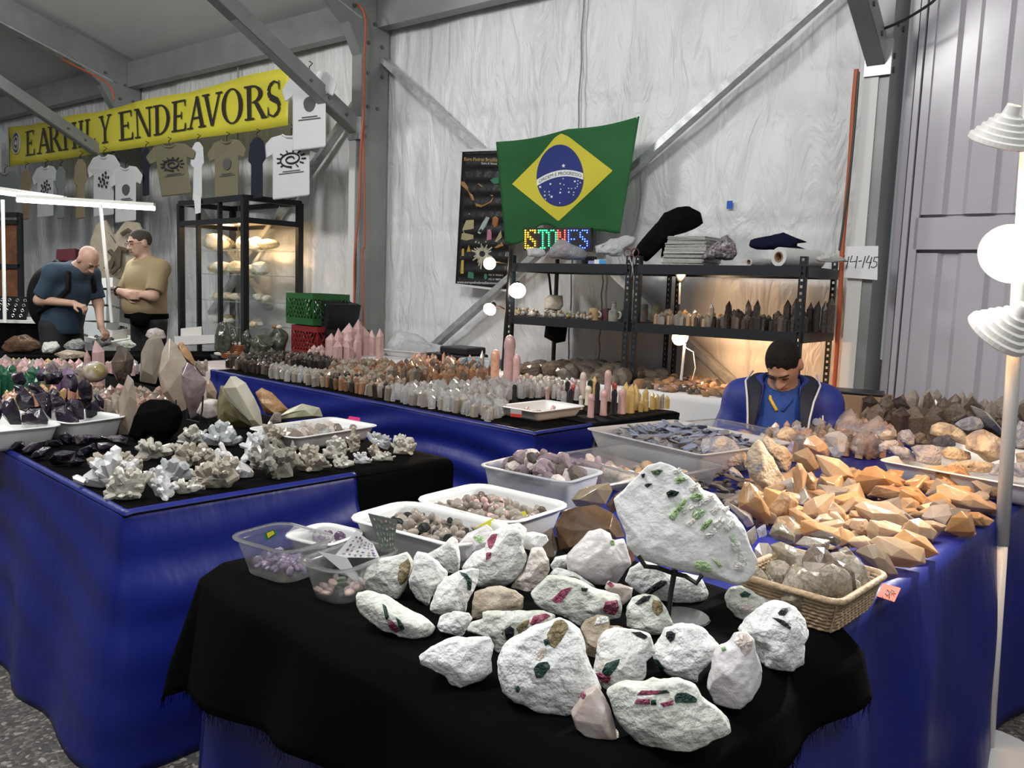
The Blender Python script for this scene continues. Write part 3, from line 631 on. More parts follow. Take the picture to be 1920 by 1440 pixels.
rk('j', q4([(1325, 245), (1400, 170), (1450, 110), (1520, 90), (1575, 120), (1590, 160), (1650, 150), (1670, 210), (1688, 290), (1620, 380), (1590, 422), (1480, 405), (1380, 352), (1330, 330)]), M_milk, 'brilliant white quartz block with one small green crystal', base=1105, rough=.025, thick=.6)
rk('j2', q4([(1235, 300), (1262, 255), (1330, 240), (1340, 300), (1300, 330), (1250, 330)]), M_feld, 'small cream stone left of the brilliant white quartz block', base=1082, n=4)
rk('j3', q4([(1230, 350), (1270, 310), (1330, 325), (1420, 370), (1490, 420), (1480, 450), (1380, 430), (1260, 400)]), M_feld, 'cream stone with green flecks below the brilliant white quartz block', base=1114, n=4)
rk('i', q4([(1120, 455), (1180, 400), (1230, 363), (1290, 368), (1400, 390), (1480, 430), (1620, 470), (1640, 530), (1630, 595), (1560, 610), (1500, 600), (1430, 655), (1330, 600), (1280, 570), (1200, 545), (1150, 512)]), M_feld3, 'wide grey-white rock with two large magenta crystals', thick=.8)
rk('i2', q4([(1540, 430), (1560, 385), (1590, 400), (1700, 425), (1690, 480), (1640, 530), (1590, 470)]), M_pinkish, 'pinkish brown knobby stone behind the magenta-crystal rock', base=1150, n=4)
rk('w', q5([(240, 560), (245, 450), (280, 390), (360, 360), (430, 390), (480, 450), (512, 530), (490, 575), (430, 610), (330, 595)]), M_feld3, 'grey-green rock with brown mica in front of the iron stand', base=1192)
rk('x', q5([(225, 290), (260, 210), (340, 168), (420, 190), (500, 240), (600, 238), (690, 258), (735, 360), (715, 402), (640, 428), (540, 422), (440, 402), (340, 372), (280, 335)]), M_feld2, 'snow white slab with a long black crystal under the iron stand', thick=.7)
rk('l', q4([(760, 660), (790, 620), (860, 600), (850, 560), (950, 553), (1060, 560), (1200, 558), (1262, 580), (1240, 625), (1130, 655), (1060, 735), (980, 775), (930, 800), (912, 740), (860, 695)]), M_feld3, 'low cream rock with pink and green patches behind the largest rock', base=1226)
rk('k', q4([(600, 640), (620, 585), (700, 558), (780, 570), (797, 600), (770, 645), (740, 708), (670, 682), (610, 668)]), M_feld2, 'small white cone-shaped stone with a green tinge')
rk('p', q4([(1410, 655), (1440, 610), (1500, 578), (1568, 590), (1572, 640), (1645, 645), (1620, 690), (1520, 730), (1500, 800), (1470, 865), (1440, 820), (1425, 720)]), M_tan, 'brown streaked stone with a white cap behind the dark-striped rock', base=1238)
rk('q', q4([(1480, 900), (1500, 800), (1500, 740), (1520, 690), (1600, 660), (1700, 665), (1790, 690), (1822, 790), (1772, 825), (1772, 912), (1730, 972), (1620, 985), (1545, 1010)]), M_feld, 'cream rock with a black-green and pink diagonal stripe')
rk('v', q5([(390, 710), (430, 650), (470, 572), (540, 548), (640, 543), (700, 570), (740, 610), (805, 670), (765, 730), (690, 800), (664, 840), (655, 905), (560, 875), (470, 840), (405, 770)]), M_feld2, 'bright white rock with a single black crystal near its top edge')
rk('u', q5([(830, 370), (860, 330), (930, 318), (980, 338), (1040, 380), (1115, 408), (1030, 455), (970, 512), (920, 528), (880, 480), (840, 440)]), M_feld3, 'white rock with green speckles beside the wicker basket')
rk('t', q5([(915, 590), (960, 520), (1020, 450), (1100, 412), (1190, 412), (1260, 445), (1312, 510), (1312, 600), (1282, 640), (1288, 765), (1235, 795), (1220, 832), (1130, 828), (1050, 795), (1030, 720), (1005, 640)]), M_feld2, 'round chalk white boulder with two black crystals on the right', thick=.85)
rk('m', q4([(498, 805), (560, 760), (640, 720), (720, 703), (830, 710), (900, 708), (918, 750), (902, 830), (908, 890), (860, 942), (790, 962), (720, 992), (680, 972), (650, 922), (600, 892), (510, 852)]), M_feld2, 'plain white angular rock lying alone at the front left')
rk('n', q4([(943, 910), (943, 830), (980, 760), (1050, 705), (1140, 650), (1240, 610), (1290, 588), (1350, 618), (1400, 660), (1422, 720), (1432, 800), (1462, 860), (1510, 930), (1530, 990), (1450, 1060), (1400, 1110), (1340, 1155), (1240, 1155), (1150, 1115), (1040, 1062), (970, 1012)]), M_feld2, 'largest white rock with a brown and green crystal band across it', thick=.65)
rk('o', q4([(1350, 1130), (1390, 1070), (1430, 1010), (1500, 970), (1548, 1050), (1578, 1120), (1602, 1220), (1622, 1288), (1540, 1280), (1440, 1268), (1380, 1212)]), M_pinkish, 'smooth pinkish grey quartz piece at the foot of the largest rock', cat='crystal', rough=.012, thick=.8)
rk('r', q5([(115, 945), (200, 905), (350, 905), (400, 868), (560, 880), (660, 910), (700, 980), (780, 1040), (850, 1110), (870, 1180), (745, 1220), (735, 1245), (640, 1288), (520, 1312), (420, 1314), (340, 1285), (270, 1212), (190, 1132), (160, 1080), (142, 1010)]), M_feld3, 'wide white rock at the front with pink and dark green stripes', thick=.75)
rk('s', q5([(722, 930), (745, 820), (760, 720), (810, 668), (870, 640), (890, 598), (960, 588), (1002, 620), (1012, 690), (1042, 800), (1032, 900), (975, 990), (905, 1062), (840, 1055), (770, 1025)]), M_milk, 'upright milky quartz stone with pink crystals at its tip', cat='crystal', rough=.03)
def inc(key, pts, m, lab=None, h=.0022): inclusion(RK[key], pts, m, h=h, label=lab)
inc('a', q4([(290, 515), (312, 530), (330, 590), (315, 610), (300, 570)]), M_green); inc('a', q4([(320, 620), (345, 610), (395, 665), (370, 678), (335, 655)]), M_rub); inc('a', q4([(365, 590), (395, 610), (418, 655), (400, 668), (380, 640)]), M_green)
inc('b', q4([(385, 300), (440, 255), (452, 300), (430, 380), (395, 420), (375, 380)]), M_mica)
inc('d', q4([(720, 335), (765, 345), (795, 385), (790, 440), (768, 445), (770, 390), (745, 358)]), M_green)
inc('g', q4([(880, 165), (905, 125), (940, 120), (925, 170), (905, 210), (890, 205)]), M_rub, 'magenta crystal'); inc('g', q4([(875, 230), (905, 225), (900, 260), (872, 275)]), M_rub)
inc('f', q4([(800, 140), (835, 125), (868, 150), (845, 180), (815, 165)]), M_lgreen)
inc('i', q4([(1245, 490), (1300, 435), (1360, 420), (1340, 455), (1295, 510), (1255, 512)]), M_rub, 'magenta crystal'); inc('i', q4([(1530, 545), (1545, 505), (1615, 490), (1622, 545), (1600, 580), (1545, 570)]), M_rub, 'magenta crystal'); inc('i', q4([(1408, 425), (1450, 430), (1440, 448), (1412, 445)]), M_green)
inc('j', q4([(1572, 160), (1592, 152), (1598, 185), (1578, 192)]), M_lgreen, 'small green crystal', .004)
inc('j3', q4([(1310, 360), (1370, 362), (1410, 378), (1360, 388), (1320, 378)]), M_green, None, .0012)
inc('i2', q4([(1555, 405), (1570, 390), (1595, 415), (1580, 425)]), M_rub)
inc('x', q5([(335, 372), (365, 335), (440, 282), (478, 278), (485, 300), (430, 335), (370, 368)]), M_bkt, 'long black crystal', .006)
inc('w', q5([(290, 420), (340, 380), (390, 375), (370, 405), (310, 430)]), M_bkt, None, .003); inc('w', q5([(395, 395), (450, 410), (460, 470), (425, 500), (390, 450)]), M_mica)
inc('l', q4([(1120, 630), (1140, 585), (1215, 570), (1240, 585), (1190, 615), (1140, 640)]), M_rub); inc('l', q4([(975, 660), (1010, 640), (1035, 660), (1030, 705), (985, 720)]), M_bkt); inc('l', q4([(1045, 650), (1090, 610), (1120, 605), (1110, 640), (1060, 690)]), M_mica)
inc('n', q4([(1215, 690), (1260, 610), (1300, 598), (1345, 640), (1300, 720), (1255, 770), (1215, 740)]), M_mica, 'brown mica band'); inc('n', q4([(1140, 880), (1170, 845), (1225, 840), (1235, 875), (1190, 935), (1155, 935)]), M_green, 'dark green crystal'); inc('n', q4([(1150, 830), (1180, 765), (1215, 760), (1200, 815), (1175, 840)]), M_pinkish); inc('n', q4([(1195, 720), (1225, 708), (1238, 740), (1205, 755)]), M_green); inc('n', q4([(1038, 985), (1055, 975), (1068, 995), (1058, 1015), (1040, 1010)]), M_green)
inc('o', q4([(1405, 1040), (1425, 1005), (1438, 1030), (1425, 1055)]), M_rub)
inc('p', q4([(1500, 590), (1560, 592), (1565, 620), (1480, 640)]), M_feld2, None, .003)
inc('q', q4([(1525, 900), (1545, 850), (1630, 822), (1610, 880), (1570, 925), (1535, 920)]), M_green, 'black-green crystal'); inc('q', q4([(1490, 905), (1522, 905), (1580, 930), (1560, 965), (1520, 950)]), M_rub); inc('q', q4([(1690, 675), (1740, 675), (1785, 700), (1770, 718), (1720, 700)]), M_bkt)
inc('v', q5([(475, 620), (480, 590), (510, 585), (535, 600), (525, 640), (500, 658)]), M_bkt, 'black crystal', .003); inc('v', q5([(400, 750), (430, 760), (470, 810), (455, 830), (420, 800)]), M_green)
inc('u', q5([(915, 365), (950, 345), (990, 365), (970, 385), (930, 385)]), M_green, None, .001); inc('u', q5([(905, 430), (960, 410), (1015, 430), (1000, 470), (930, 480)]), M_pinkish)
inc('t', q5([(1145, 480), (1170, 452), (1205, 448), (1208, 475), (1185, 495), (1155, 492)]), M_bkt, 'black crystal'); inc('t', q5([(1110, 505), (1150, 510), (1230, 545), (1225, 580), (1190, 560), (1150, 535)]), M_bkt, 'black crystal')
inc('r', q5([(525, 985), (545, 955), (600, 955), (660, 985), (668, 1015), (600, 1018), (530, 1015)]), M_green, 'dark green stripe'); inc('r', q5([(300, 970), (320, 945), (385, 948), (480, 940), (470, 960), (380, 970)]), M_rub); inc('r', q5([(285, 1020), (300, 992), (380, 995), (380, 1028)]), M_rub); inc('r', q5([(385, 1000), (415, 998), (420, 1030), (385, 1030)]), M_green); inc('r', q5([(400, 950), (480, 938), (500, 955), (410, 968)]), M_green); inc('r', q5([(440, 1020), (520, 1000), (520, 1028), (460, 1040)]), M_rub)
inc('s', q5([(885, 650), (905, 605), (960, 600), (995, 640), (990, 700), (950, 740), (920, 690)]), M_pinkish, 'pink crystal tip', .004); inc('s', q5([(805, 690), (835, 680), (840, 700), (812, 708)]), M_lgreen)
# big slab on its iron stand
SLAB = q2([(868, 500), (930, 450), (1010, 360), (1080, 300), (1150, 280), (1220, 300), (1310, 360), (1400, 450), (1470, 468), (1520, 530), (1590, 600), (1640, 660), (1680, 770), (1722, 860), (1700, 945), (1660, 985), (1590, 1007), (1480, 975), (1380, 950), (1270, 922), (1130, 890), (1010, 850), (950, 780), (938, 700), (890, 590)])
zst = at_z(1256, 1168, .744); dst = float(np.dot(zst - CAM, AX_F))
slab = rock_px('quartz_slab', SLAB, M_milk2 if 'M_milk2' in globals() else mat('bright_milky_quartz', (.80, .80, .78), .35, trans=.08, noise=(8, [(.70, .71, .68), (.80, .81, .80), (.83, .83, .82)], 7, .4), bump=.5, bscale=35), 'large white quartz slab with pale green crystals held on an iron stand', 'crystal', thick=.34, depth=dst + .0, seed=91, n=6, rough=.016, facet=6, cut=.3, ridge=.8, clip=False)
def inS(pts, m, h=.006, lab=None): inclusion(slab, q2(pts), m, 'tourmaline_crystal', h, lab)
inS([(1235, 375), (1290, 360), (1312, 378), (1260, 405), (1238, 400)], M_lgreen); inS([(1090, 330), (1130, 318), (1165, 325), (1140, 352), (1100, 350)], mat('moss_green_tourmaline', (.10, .17, .10), .4, noise=(40, [(.04, .08, .05), (.22, .30, .18)], 5), bump=.5, bscale=90)); inS([(1030, 350), (1055, 345), (1050, 370), (1035, 368)], M_green)
inS([(1180, 460), (1205, 445), (1262, 455), (1245, 480), (1190, 490)], M_green, .007); inS([(1195, 600), (1230, 560), (1290, 490), (1310, 500), (1290, 540), (1230, 625), (1205, 622)], M_lgreen, .008); inS([(1322, 490), (1345, 458), (1400, 470), (1395, 500), (1340, 510)], M_lgreen, .008)
inS([(1335, 600), (1345, 570), (1400, 555), (1425, 570), (1390, 615), (1350, 625)], M_lgreen, .008); inS([(1385, 680), (1400, 645), (1450, 615), (1462, 632), (1420, 680)], M_lgreen, .006); inS([(1350, 905), (1358, 868), (1420, 872), (1465, 915), (1440, 940), (1380, 925)], M_lgreen, .003); inS([(1455, 855), (1475, 850), (1520, 905), (1500, 915)], M_lgreen, .003)
inS([(1560, 720), (1585, 700), (1605, 760), (1580, 780)], mat('pale_green_quartz', (.55, .64, .52), .4, bump=.3), .003); inS([(1050, 415), (1065, 405), (1100, 405), (1068, 432)], M_green, .003)
for k, (x, y, w_, h_, an) in enumerate([(1350, 430, 60, 34, -35), (1395, 400, 55, 30, -35), (1430, 500, 70, 40, -40), (1480, 560, 70, 36, -42), (1380, 530, 60, 34, -40), (1310, 560, 70, 30, -40), (1500, 640, 70, 40, -40), (1560, 660, 60, 36, -45), (1450, 700, 70, 30, -42), (1600, 780, 50, 60, -20), (1640, 850, 50, 70, 0), (1250, 330, 50, 26, -20), (1540, 560, 40, 30, -40), (1620, 900, 60, 50, 10), (1330, 640, 60, 30, -40)]):
    ca, sa_ = math.cos(R(an)), math.sin(R(an)); inS([(x + (u * w_ / 2) * ca - (v * h_ / 2) * sa_, y + (u * w_ / 2) * sa_ + (v * h_ / 2) * ca) for u, v in ((-1, -1), (1, -1), (1.15, 0), (1, 1), (-1, 1), (-1.1, 0))], mat('white_quartz_knob', (.80, .80, .77), .5, noise=(20, [(.70, .66, .60), (.82, .82, .80)], 5), bump=.5, bscale=60), .005)
M_iron = mat('black_iron', (.012, .012, .012), .5, metal=.3)
std = empty('iron_stand', zst + AX_R * .0, 0, 'black iron display stand holding the large quartz slab', 'stand')
def sp(px, py, dd=0): return at_d(px, py, dst + dd)
MB().tube([sp(1253, 1158), sp(1258, 1110), sp(1264, 1075), sp(1266, 1068)], [.0055, .0055, .006, .007], 8).build('stem', M_iron, std)
MB().tube([sp(1197, 1042, -.03), sp(1210, 1062, -.035), sp(1232, 1064, -.015), sp(1262, 1075, 0), sp(1285, 1080, -.015), sp(1306, 1094, -.035), sp(1316, 1078, -.03)], .0048, 8).build('arm', M_iron, std)
MB().tube([sp(1264, 1072, 0), sp(1262, 1060, .05), sp(1262, 1010, .075)], .0048, 8).build('back_support', M_iron, std)
bc = at_z(1282, 1160, .744); f = MB(); f.lathe([(0, .006), (.052, .006), (.055, .003), (.055, 0)], bc, seg=28); f.build('base_disc', mat('smoked_plastic', (.02, .02, .022), .15, trans=.3), std)
# ================================================================ tubs, trays and their contents
M_clear = mat('clear_plastic', (.86, .88, .88), .12, trans=.93, ior=1.12, alpha=.55)
M_frost = mat('frosted_plastic', (.80, .82, .83), .35, trans=.6, ior=1.2, alpha=.75)
M_wplast = mat('white_plastic', (.74, .74, .73), .35, trans=.06)
class Tub: pass
def tub(L, N, Rr, z, h, m, label, rim=.012, taper=.90, corner=.03, wall_t=.002, group=None, name='plastic_tub', zb=None):
    """open tub from three rim corners (left, near, right) seen in the photograph"""
    zr_ = z + h; l, n, r = (at_z(p[0], p[1], zr_) for p in (L, N, Rr))
    a1 = l - n; a2 = r - n; a1[2] = a2[2] = 0; la, lb = np.linalg.norm(a1), np.linalg.norm(a2); u = a1 / la
    v = np.array([u[1], -u[0], 0]); 
    if np.dot(v, a2) < 0: v = -v
    # share the skew between the two axes
    w = a2 / lb; ang = math.atan2(u[1], u[0]) * .5 + (math.atan2(w[1], w[0]) + math.pi / 2) * .5; u = np.array([math.cos(ang), math.sin(ang), 0]); v = np.array([u[1], -u[0], 0])
    c = (l + r) / 2; T = Tub(); T.c = np.array([c[0], c[1], z]); T.la, T.lb, T.h, T.u, T.v, T.taper = la, lb, h, u, v, taper
    rz = math.atan2(v[1], v[0])        # local x = v (E2), local y = -u ... right-handed
    o = empty(name, T.c, rz, label, 'tub', group); T.o = o
    # local axes: x along v, y along rotated v = (-v.y, v.x) which is +-u
    rows = [(1.0, h - .004, rim), (1.0, h, rim), (1.0, h, 0), (1 - (1 - taper) * .2, h * .8, 0), (taper, .012, 0), (taper * .96, .001, 0)]
    f = MB(); k = None
    for s, zz, ex in rows:
        p = rounded_rect(lb * s + 2 * ex, la * s + 2 * ex, min(corner, lb * .3) + ex, 4); k = len(p); f.v += [(x, y, zz) for x, y in p]
    nr = len(rows)
    for j in range(nr - 1):
        for i in range(k): f.f.append((j * k + i, j * k + (i + 1) % k, (j + 1) * k + (i + 1) % k, (j + 1) * k + i))
    f.f.append(tuple((nr - 1) * k + i for i in range(k))[::-1])
    b = f.build('body', m, o, smooth=True, world=False); recalc(b); solid(b, wall_t, -1)
    # rolled rim as a part of its own
    p = rounded_rect(lb + 2 * rim, la + 2 * rim, corner + rim, 4); f = MB(); pts = [(x, y, h - .002) for x, y in p] + [(p[0][0], p[0][1], h - .002)]
    f.tube(pts, .0032, 6, cap=False); f.build('rim', m, o, smooth=True, world=False)
    return T
PEB = [pebble_mesh('pebble_%d' % i, 50 + i) for i in range(8)]
PEBS = [pebble_mesh('tumbled_%d' % i, 80 + i, 2, 2, .03) for i in range(5)]
for me in PEBS: me.polygons.foreach_set('use_smooth', [True] * len(me.polygons))
SHARD = [pebble_mesh('shard_%d' % i, 120 + i, 1, 7, .0) for i in range(6)]
PTS = [point_mesh('point_%d' % i, .19 + .03 * (i % 3), .17 + .04 * (i % 3), 6, .97, 200 + i) for i in range(8)]
WAND = [wand_mesh('wand_%d' % i, .17 + .03 * i) for i in range(3)]
def fill(T, n, meshes, mats, size, level, label, cat, group, name, flat=1.0, heap=.3, seed=1, elong=None, inset=.95, layer=None):
    rs = np.random.default_rng(seed); out = []
    for i in range(n):
        a, b = rs.uniform(-1, 1, 2) * inset; hp = (1 - max(abs(a), abs(b)) ** 2) * heap * T.h
        s = rs.uniform(*size); zz = T.h * level + hp + rs.uniform(-.35, .25) * (layer if layer is not None else s) - .1 * s
        zz = max(zz, s * .3)
        tp = T.taper + (1 - T.taper) * min(1, zz / T.h); p = T.c + T.u * a * (T.la / 2 * tp - s * .45) + T.v * b * (T.lb / 2 * tp - s * .45) + np.array([0, 0, zz])
        sc = (s, s * rs.uniform(.6, 1), s * rs.uniform(.5, .9) * flat) if elong is None else (s * elong, s * rs.uniform(.6, 1), s * flat)
        out.append(place(meshes[rs.integers(len(meshes))], name, mats[rs.integers(len(mats))], p, sc, tuple(rs.uniform(-.5 if flat < .6 else -3, .5 if flat < .6 else 3, 2)) + (rs.uniform(0, 6.28),), label, cat, group))
    return out
# --- colours of stones
Q_clear = quartz('clear_quartz', (.80, .80, .79), (.90, .90, .90), .75, .06, 20, .08)
Q_smoke = quartz('smoky_quartz', (.16, .12, .09), (.30, .24, .19), .5, .08, 18, .35)
Q_lsmoke = quartz('light_smoky_quartz', (.46, .40, .33), (.62, .56, .49), .55, .08, 18, .2)
Q_rose = quartz('rose_quartz', (.62, .38, .37), (.72, .50, .48), .22, .18, 10, .12)
Q_cit = quartz('honey_quartz', (.58, .37, .20), (.76, .58, .39), .4, .16, 9, .12, .15, .6)
Q_cit2 = quartz('amber_quartz', (.54, .29, .11), (.70, .46, .24), .4, .16, 9, .12, .15, .6)
Q_rust = quartz('rusty_quartz', (.30, .15, .06), (.52, .32, .17), .2, .35, 30, .2, .5)
Q_ame = quartz('amethyst', (.12, .06, .15), (.34, .24, .36), .35, .15, 22, .35)
Q_dame = mat('dark_amethyst', (.03, .02, .045), .12, noise=(13, [(.004, .003, .006), (.010, .007, .014), (.026, .018, .034), (.26, .245, .24)], 5, .9), vary=.3, bump=.2, bscale=40)
Q_fluor = quartz('purple_grey_fluorite', (.18, .12, .15), (.34, .26, .27), .2, .3, 26, .35, .4)
Q_kya = mat('blue_kyanite', (.12, .15, .24), .35, noise=(40, [(.05, .06, .10), (.16, .20, .31), (.34, .37, .45)], 5), vary=.35, bump=.4, bscale=60)
M_kyr = mat('tan_kyanite_rock', (.50, .39, .27), .8, noise=(13, [(.16, .17, .23), (.40, .31, .22), (.60, .49, .35), (.68, .60, .48)], 8, .6), bump=.8, bscale=55)
M_kyb = mat('blue_grey_kyanite_rock', (.24, .24, .29), .7, noise=(14, [(.12, .13, .18), (.26, .27, .33), (.42, .40, .40), (.46, .36, .24)], 8, .8), bump=.8, bscale=55)
M_slate = mat('dark_bronze_slate', (.06, .05, .045), .45, noise=(30, [(.02, .02, .02), (.08, .065, .055), (.20, .15, .11)], 6), vary=.4, bump=.5, bscale=60)
M_chl = mat('chlorite_quartz', (.42, .38, .28), .2, trans=.4, noise=(10, [(.22, .20, .11), (.44, .38, .29), (.64, .58, .50)], 6, .6), bump=.25, bscale=40)
M_smoky_big = quartz('brown_smoky_quartz', (.10, .055, .028), (.26, .16, .09), .4, .1, 10, .1)
Z3 = .744
# ---- tubs along the left side of the right table
T = tub((650, 970), (862, 1022), (965, 985), Z3, .075, M_wplast, 'large white tub of smoky tumbled stones behind the sticker box', corner=.05)
fill(T, 150, PEBS, [Q_lsmoke, Q_lsmoke, Q_smoke, Q_lsmoke, M_bkt], (.024, .038), .62, 'small smoky tumbled stone in the front large white tub', 'stone', 'stones in the front white tub', 'tumbled_stone', heap=.25, seed=4)
T = tub((785, 935), (955, 982), (1062, 945), Z3, .075, M_wplast, 'large white tub of pink and smoky stones behind the other white tub', corner=.05)
fill(T, 130, PEBS, [Q_lsmoke, Q_lsmoke, Q_smoke, Q_rose, Q_lsmoke], (.026, .044), .6, 'small pink or smoky tumbled stone in the rear large white tub', 'stone', 'stones in the rear white tub', 'tumbled_stone', heap=.25, seed=5)
T = tub((914, 871), (1062, 906), (1118, 884), Z3, .105, M_frost, 'clear tub heaped with purple-grey rough stones', corner=.03)
fill(T, 60, PEB, [Q_fluor, Q_fluor, Q_fluor, M_pinkish, M_slate], (.05, .10), .72, 'purple-grey rough stone in the clear tub', 'stone', 'purple-grey rough stones', 'rough_stone', heap=.55, seed=6)
fill(T, 40, PEB, [Q_fluor, M_kyb], (.04, .07), .25, 'purple-grey rough stone in the clear tub', 'stone', 'purple-grey rough stones', 'rough_stone', heap=.1, seed=16, inset=.95)
T = tub((1100, 853), (1235, 906), (1302, 870), Z3, .085, M_clear, 'clear shallow tub with a few tan pebbles', corner=.03)
fill(T, 16, PEBS, [Q_cit, M_tan], (.05, .09), .1, 'tan pebble in the clear shallow tub', 'stone', 'tan pebbles', 'pebble', heap=.1, seed=7)
ta = tub((1030, 885), (1120, 918), (1190, 890), Z3, .03, M_wplast, 'low white tray of purple and cream crystal lumps', corner=.03, name='plastic_tray')
fill(ta, 34, PEB, [Q_ame, quartz('purple_cream_amethyst', (.20, .10, .22), (.55, .44, .38), .1, .35, 24, .3, .5), M_pinkish], (.045, .075), 1.0, 'purple and cream crystal lump on the low white tray', 'stone', 'purple and cream lumps', 'crystal_lump', heap=.9, seed=8)
T = tub((1159, 806), (1314, 861), (1420, 826), Z3, .10, M_frost, 'clear tub heaped with blue-grey blade crystals', corner=.02)
BLADE = [pebble_mesh('blade_%d' % i, 160 + i, 1, 5, 0) for i in range(4)]
fill(T, 190, BLADE, [Q_kya, Q_kya, Q_kya, M_kyb], (.040, .062), .80, 'blue-grey blade crystal in the clear tub', 'crystal', 'blue-grey blade crystals', 'blade_crystal', flat=.25, heap=.45, seed=9, elong=1.7)
fill(T, 60, BLADE, [Q_kya, M_kyb], (.04, .06), .3, 'blue-grey blade crystal in the clear tub', 'crystal', 'blue-grey blade crystals', 'blade_crystal', flat=.3, heap=.1, seed=19, elong=1.5, inset=.98)
T = tub((1290, 797), (1405, 840), (1470, 818), Z3, .09, M_clear, 'nearly empty clear tub behind the tan rocks', corner=.02)
T = tub((453, 1003), (533, 1041), (610, 1007), Z3, .085, M_clear, 'clear food box of pale purple stones with a green and yellow sticker', corner=.035, taper=.78, rim=.008, name='food_box')
TA = T
fill(T, 70, PEB, [quartz('pale_amethyst', (.30, .22, .36), (.50, .42, .54), .4, .15, 20, .2)], (.016, .030), .2, 'pale purple stone chip in the clear food box', 'stone', 'pale purple chips', 'stone_chip', heap=.25, seed=11)
T = tub((560, 1050), (640, 1073), (748, 1029), Z3, .085, M_clear, 'clear food box of wrapped red-striped candies', corner=.035, taper=.80, rim=.008, name='food_box')
TC = T
T = tub((545, 1003), (612, 1024), (672, 998), Z3, .045, M_wplast, 'small white tub of purple beads between the two clear food boxes', corner=.03)
fill(T, 22, PEBS, [Q_ame], (.018, .028), .5, 'purple bead in the small white tub', 'bead', 'purple beads', 'bead', heap=.5, seed=12)
# flag sticker on the clear food box
def quad_px(name, pts, d, m, parent=None, t=.0008):
    o = MB().add([at_d(x, y, d) for x, y in pts], [tuple(range(len(pts)))[::-1]]).build(name, m, parent); solid(o, t, 0); return o
dS = float(np.dot(TA.c - CAM, AX_F)) - .055
st1 = empty('flag_sticker', at_d(508, 1003, dS), 0, 'small green and yellow flag sticker on the clear food box', 'sticker')
quad_px('green_field', [(495, 1000), (515, 992), (519, 1002), (500, 1014)], dS, mat('flag_green', (.012, .16, .05), .6), st1)
quad_px('yellow_diamond', [(500, 1000), (512, 995), (515, 1001), (503, 1009)], dS - .002, mat('flag_yellow', (.65, .52, .03), .6), st1)
# candies
CAN = []
f = MB(); f.lathe([(0, .45), (.6, .42), (.95, .2), (1, 0), (.95, -.2), (.6, -.42), (0, -.45)], seg=16); me_c = mesh('candy', f.v, f.f)
me_s = bpy.data.meshes.new('stripe'); f = MB()
for k in range(6):
    a = k * math.pi / 3; f.add([(.1 * math.cos(a), .1 * math.sin(a), .47), (.97 * math.cos(a - .22), .97 * math.sin(a - .22), .24), (1.02 * math.cos(a), 1.02 * math.sin(a), .02), (.97 * math.cos(a + .22), .97 * math.sin(a + .22), .24)], [(0, 1, 2, 3)])
me_s = mesh('stripe', f.v, f.f)
f = MB()
for s in (-1, 1):
    f.add([(s * .9, 0, 0), (s * 2.0, -.7, .3), (s * 2.2, 0, -.2), (s * 2.0, .7, .3)], [(0, 1, 2), (0, 2, 3)])
me_w = mesh('wrapper', f.v, f.f)
M_cw = mat('candy_white', (.75, .55, .50), .3); M_cr = mat('candy_red', (.55, .06, .05), .3); M_wrap = mat('wrapper_film', (.85, .85, .85), .1, trans=.8, alpha=.4)
rs = np.random.default_rng(3)
for i, (x, y) in enumerate([(598, 1105), (624, 1092), (612, 1112), (665, 1098), (672, 1088), (640, 1086), (655, 1110)]):
    p = at_z(x, y, Z3 + .012); c = place(me_c, 'candy', M_cw if i != 5 else mat('mint_green', (.45, .6, .4), .3), p, .011, (rs.uniform(-.6, .6), rs.uniform(-.6, .6), rs.uniform(0, 6)), 'red striped wrapped candy in the clear food box' if i != 5 else 'pale green wrapped candy in the clear food box', 'candy', 'wrapped candies' if i != 5 else None)
    for me_, mm, nm in ((me_s, M_cr if i != 5 else M_lgreen, 'stripes'), (me_w, M_wrap, 'wrapper')):
        q = bpy.data.objects.new(nm, me_); COL.objects.link(q); q.parent = c
        if not me_.materials: me_.materials.append(mm)
        q.material_slots[0].link = 'OBJECT'; q.material_slots[0].material = mm
# leaflets standing in the candy box
def leaflet(pts, base, label, spots, cols, d0, bar=None):
    r = empty('leaflet', base, 0, label, 'leaflet'); q = [np.array(p, float) for p in pts]
    P = [at_d(x, y, d0 + dd) for (x, y), dd in zip(pts, (0.012, 0.012, 0, 0))]; f = MB().add(P, [(3, 2, 1, 0)]); o = f.build('card', cols[0], r); solid(o, .0012, 0)
    def uv(u, v, e=-.0022): 
        p = (P[0] * (1 - u) + P[1] * u) * (1 - v) + (P[3] * (1 - u) + P[2] * u) * v; return p + AX_F * e
    if bar: f = MB().add([uv(*p) for p in bar], [tuple(range(len(bar)))[::-1]]); f.build('printed_border', cols[1], r)
    g = np.random.default_rng(spots)
    nx, ny = 6, 5
    for i in range(nx):
        for j in range(ny):
            u, v = (i + .5 + g.uniform(-.2, .2)) / nx * .86 + .1, (j + .5 + g.uniform(-.2, .2)) / ny * .9 + .05; a, b = g.uniform(.028, .055), g.uniform(.03, .065); n = g.integers(5, 8)
            f = MB().add([uv(u + a * math.cos(t), v + b * math.sin(t), -.0028) for t in np.linspace(0, 6.28, n, endpoint=False)], [tuple(range(n))]); f.build('printed_gem', cols[2 + g.integers(len(cols) - 2)], r)
    return r
gem = [mat('gem_print_%d' % i, c, .5) for i, c in enumerate([(.12, .10, .09), (.25, .18, .12), (.20, .09, .24), (.10, .16, .10), (.35, .25, .18), (.35, .08, .14), (.12, .14, .22)])]
dC = float(np.dot(TC.c - CAM, AX_F))
leaflet([(668, 995), (700, 1020), (712, 1046), (625, 1045)], TC.c, 'white gem leaflet with a yellow edge standing in the candy box', 5, [mat('leaflet_white', (.70, .70, .72), .4), mat('leaflet_yellow', (.70, .55, .05), .5)] + gem, dC - .01)
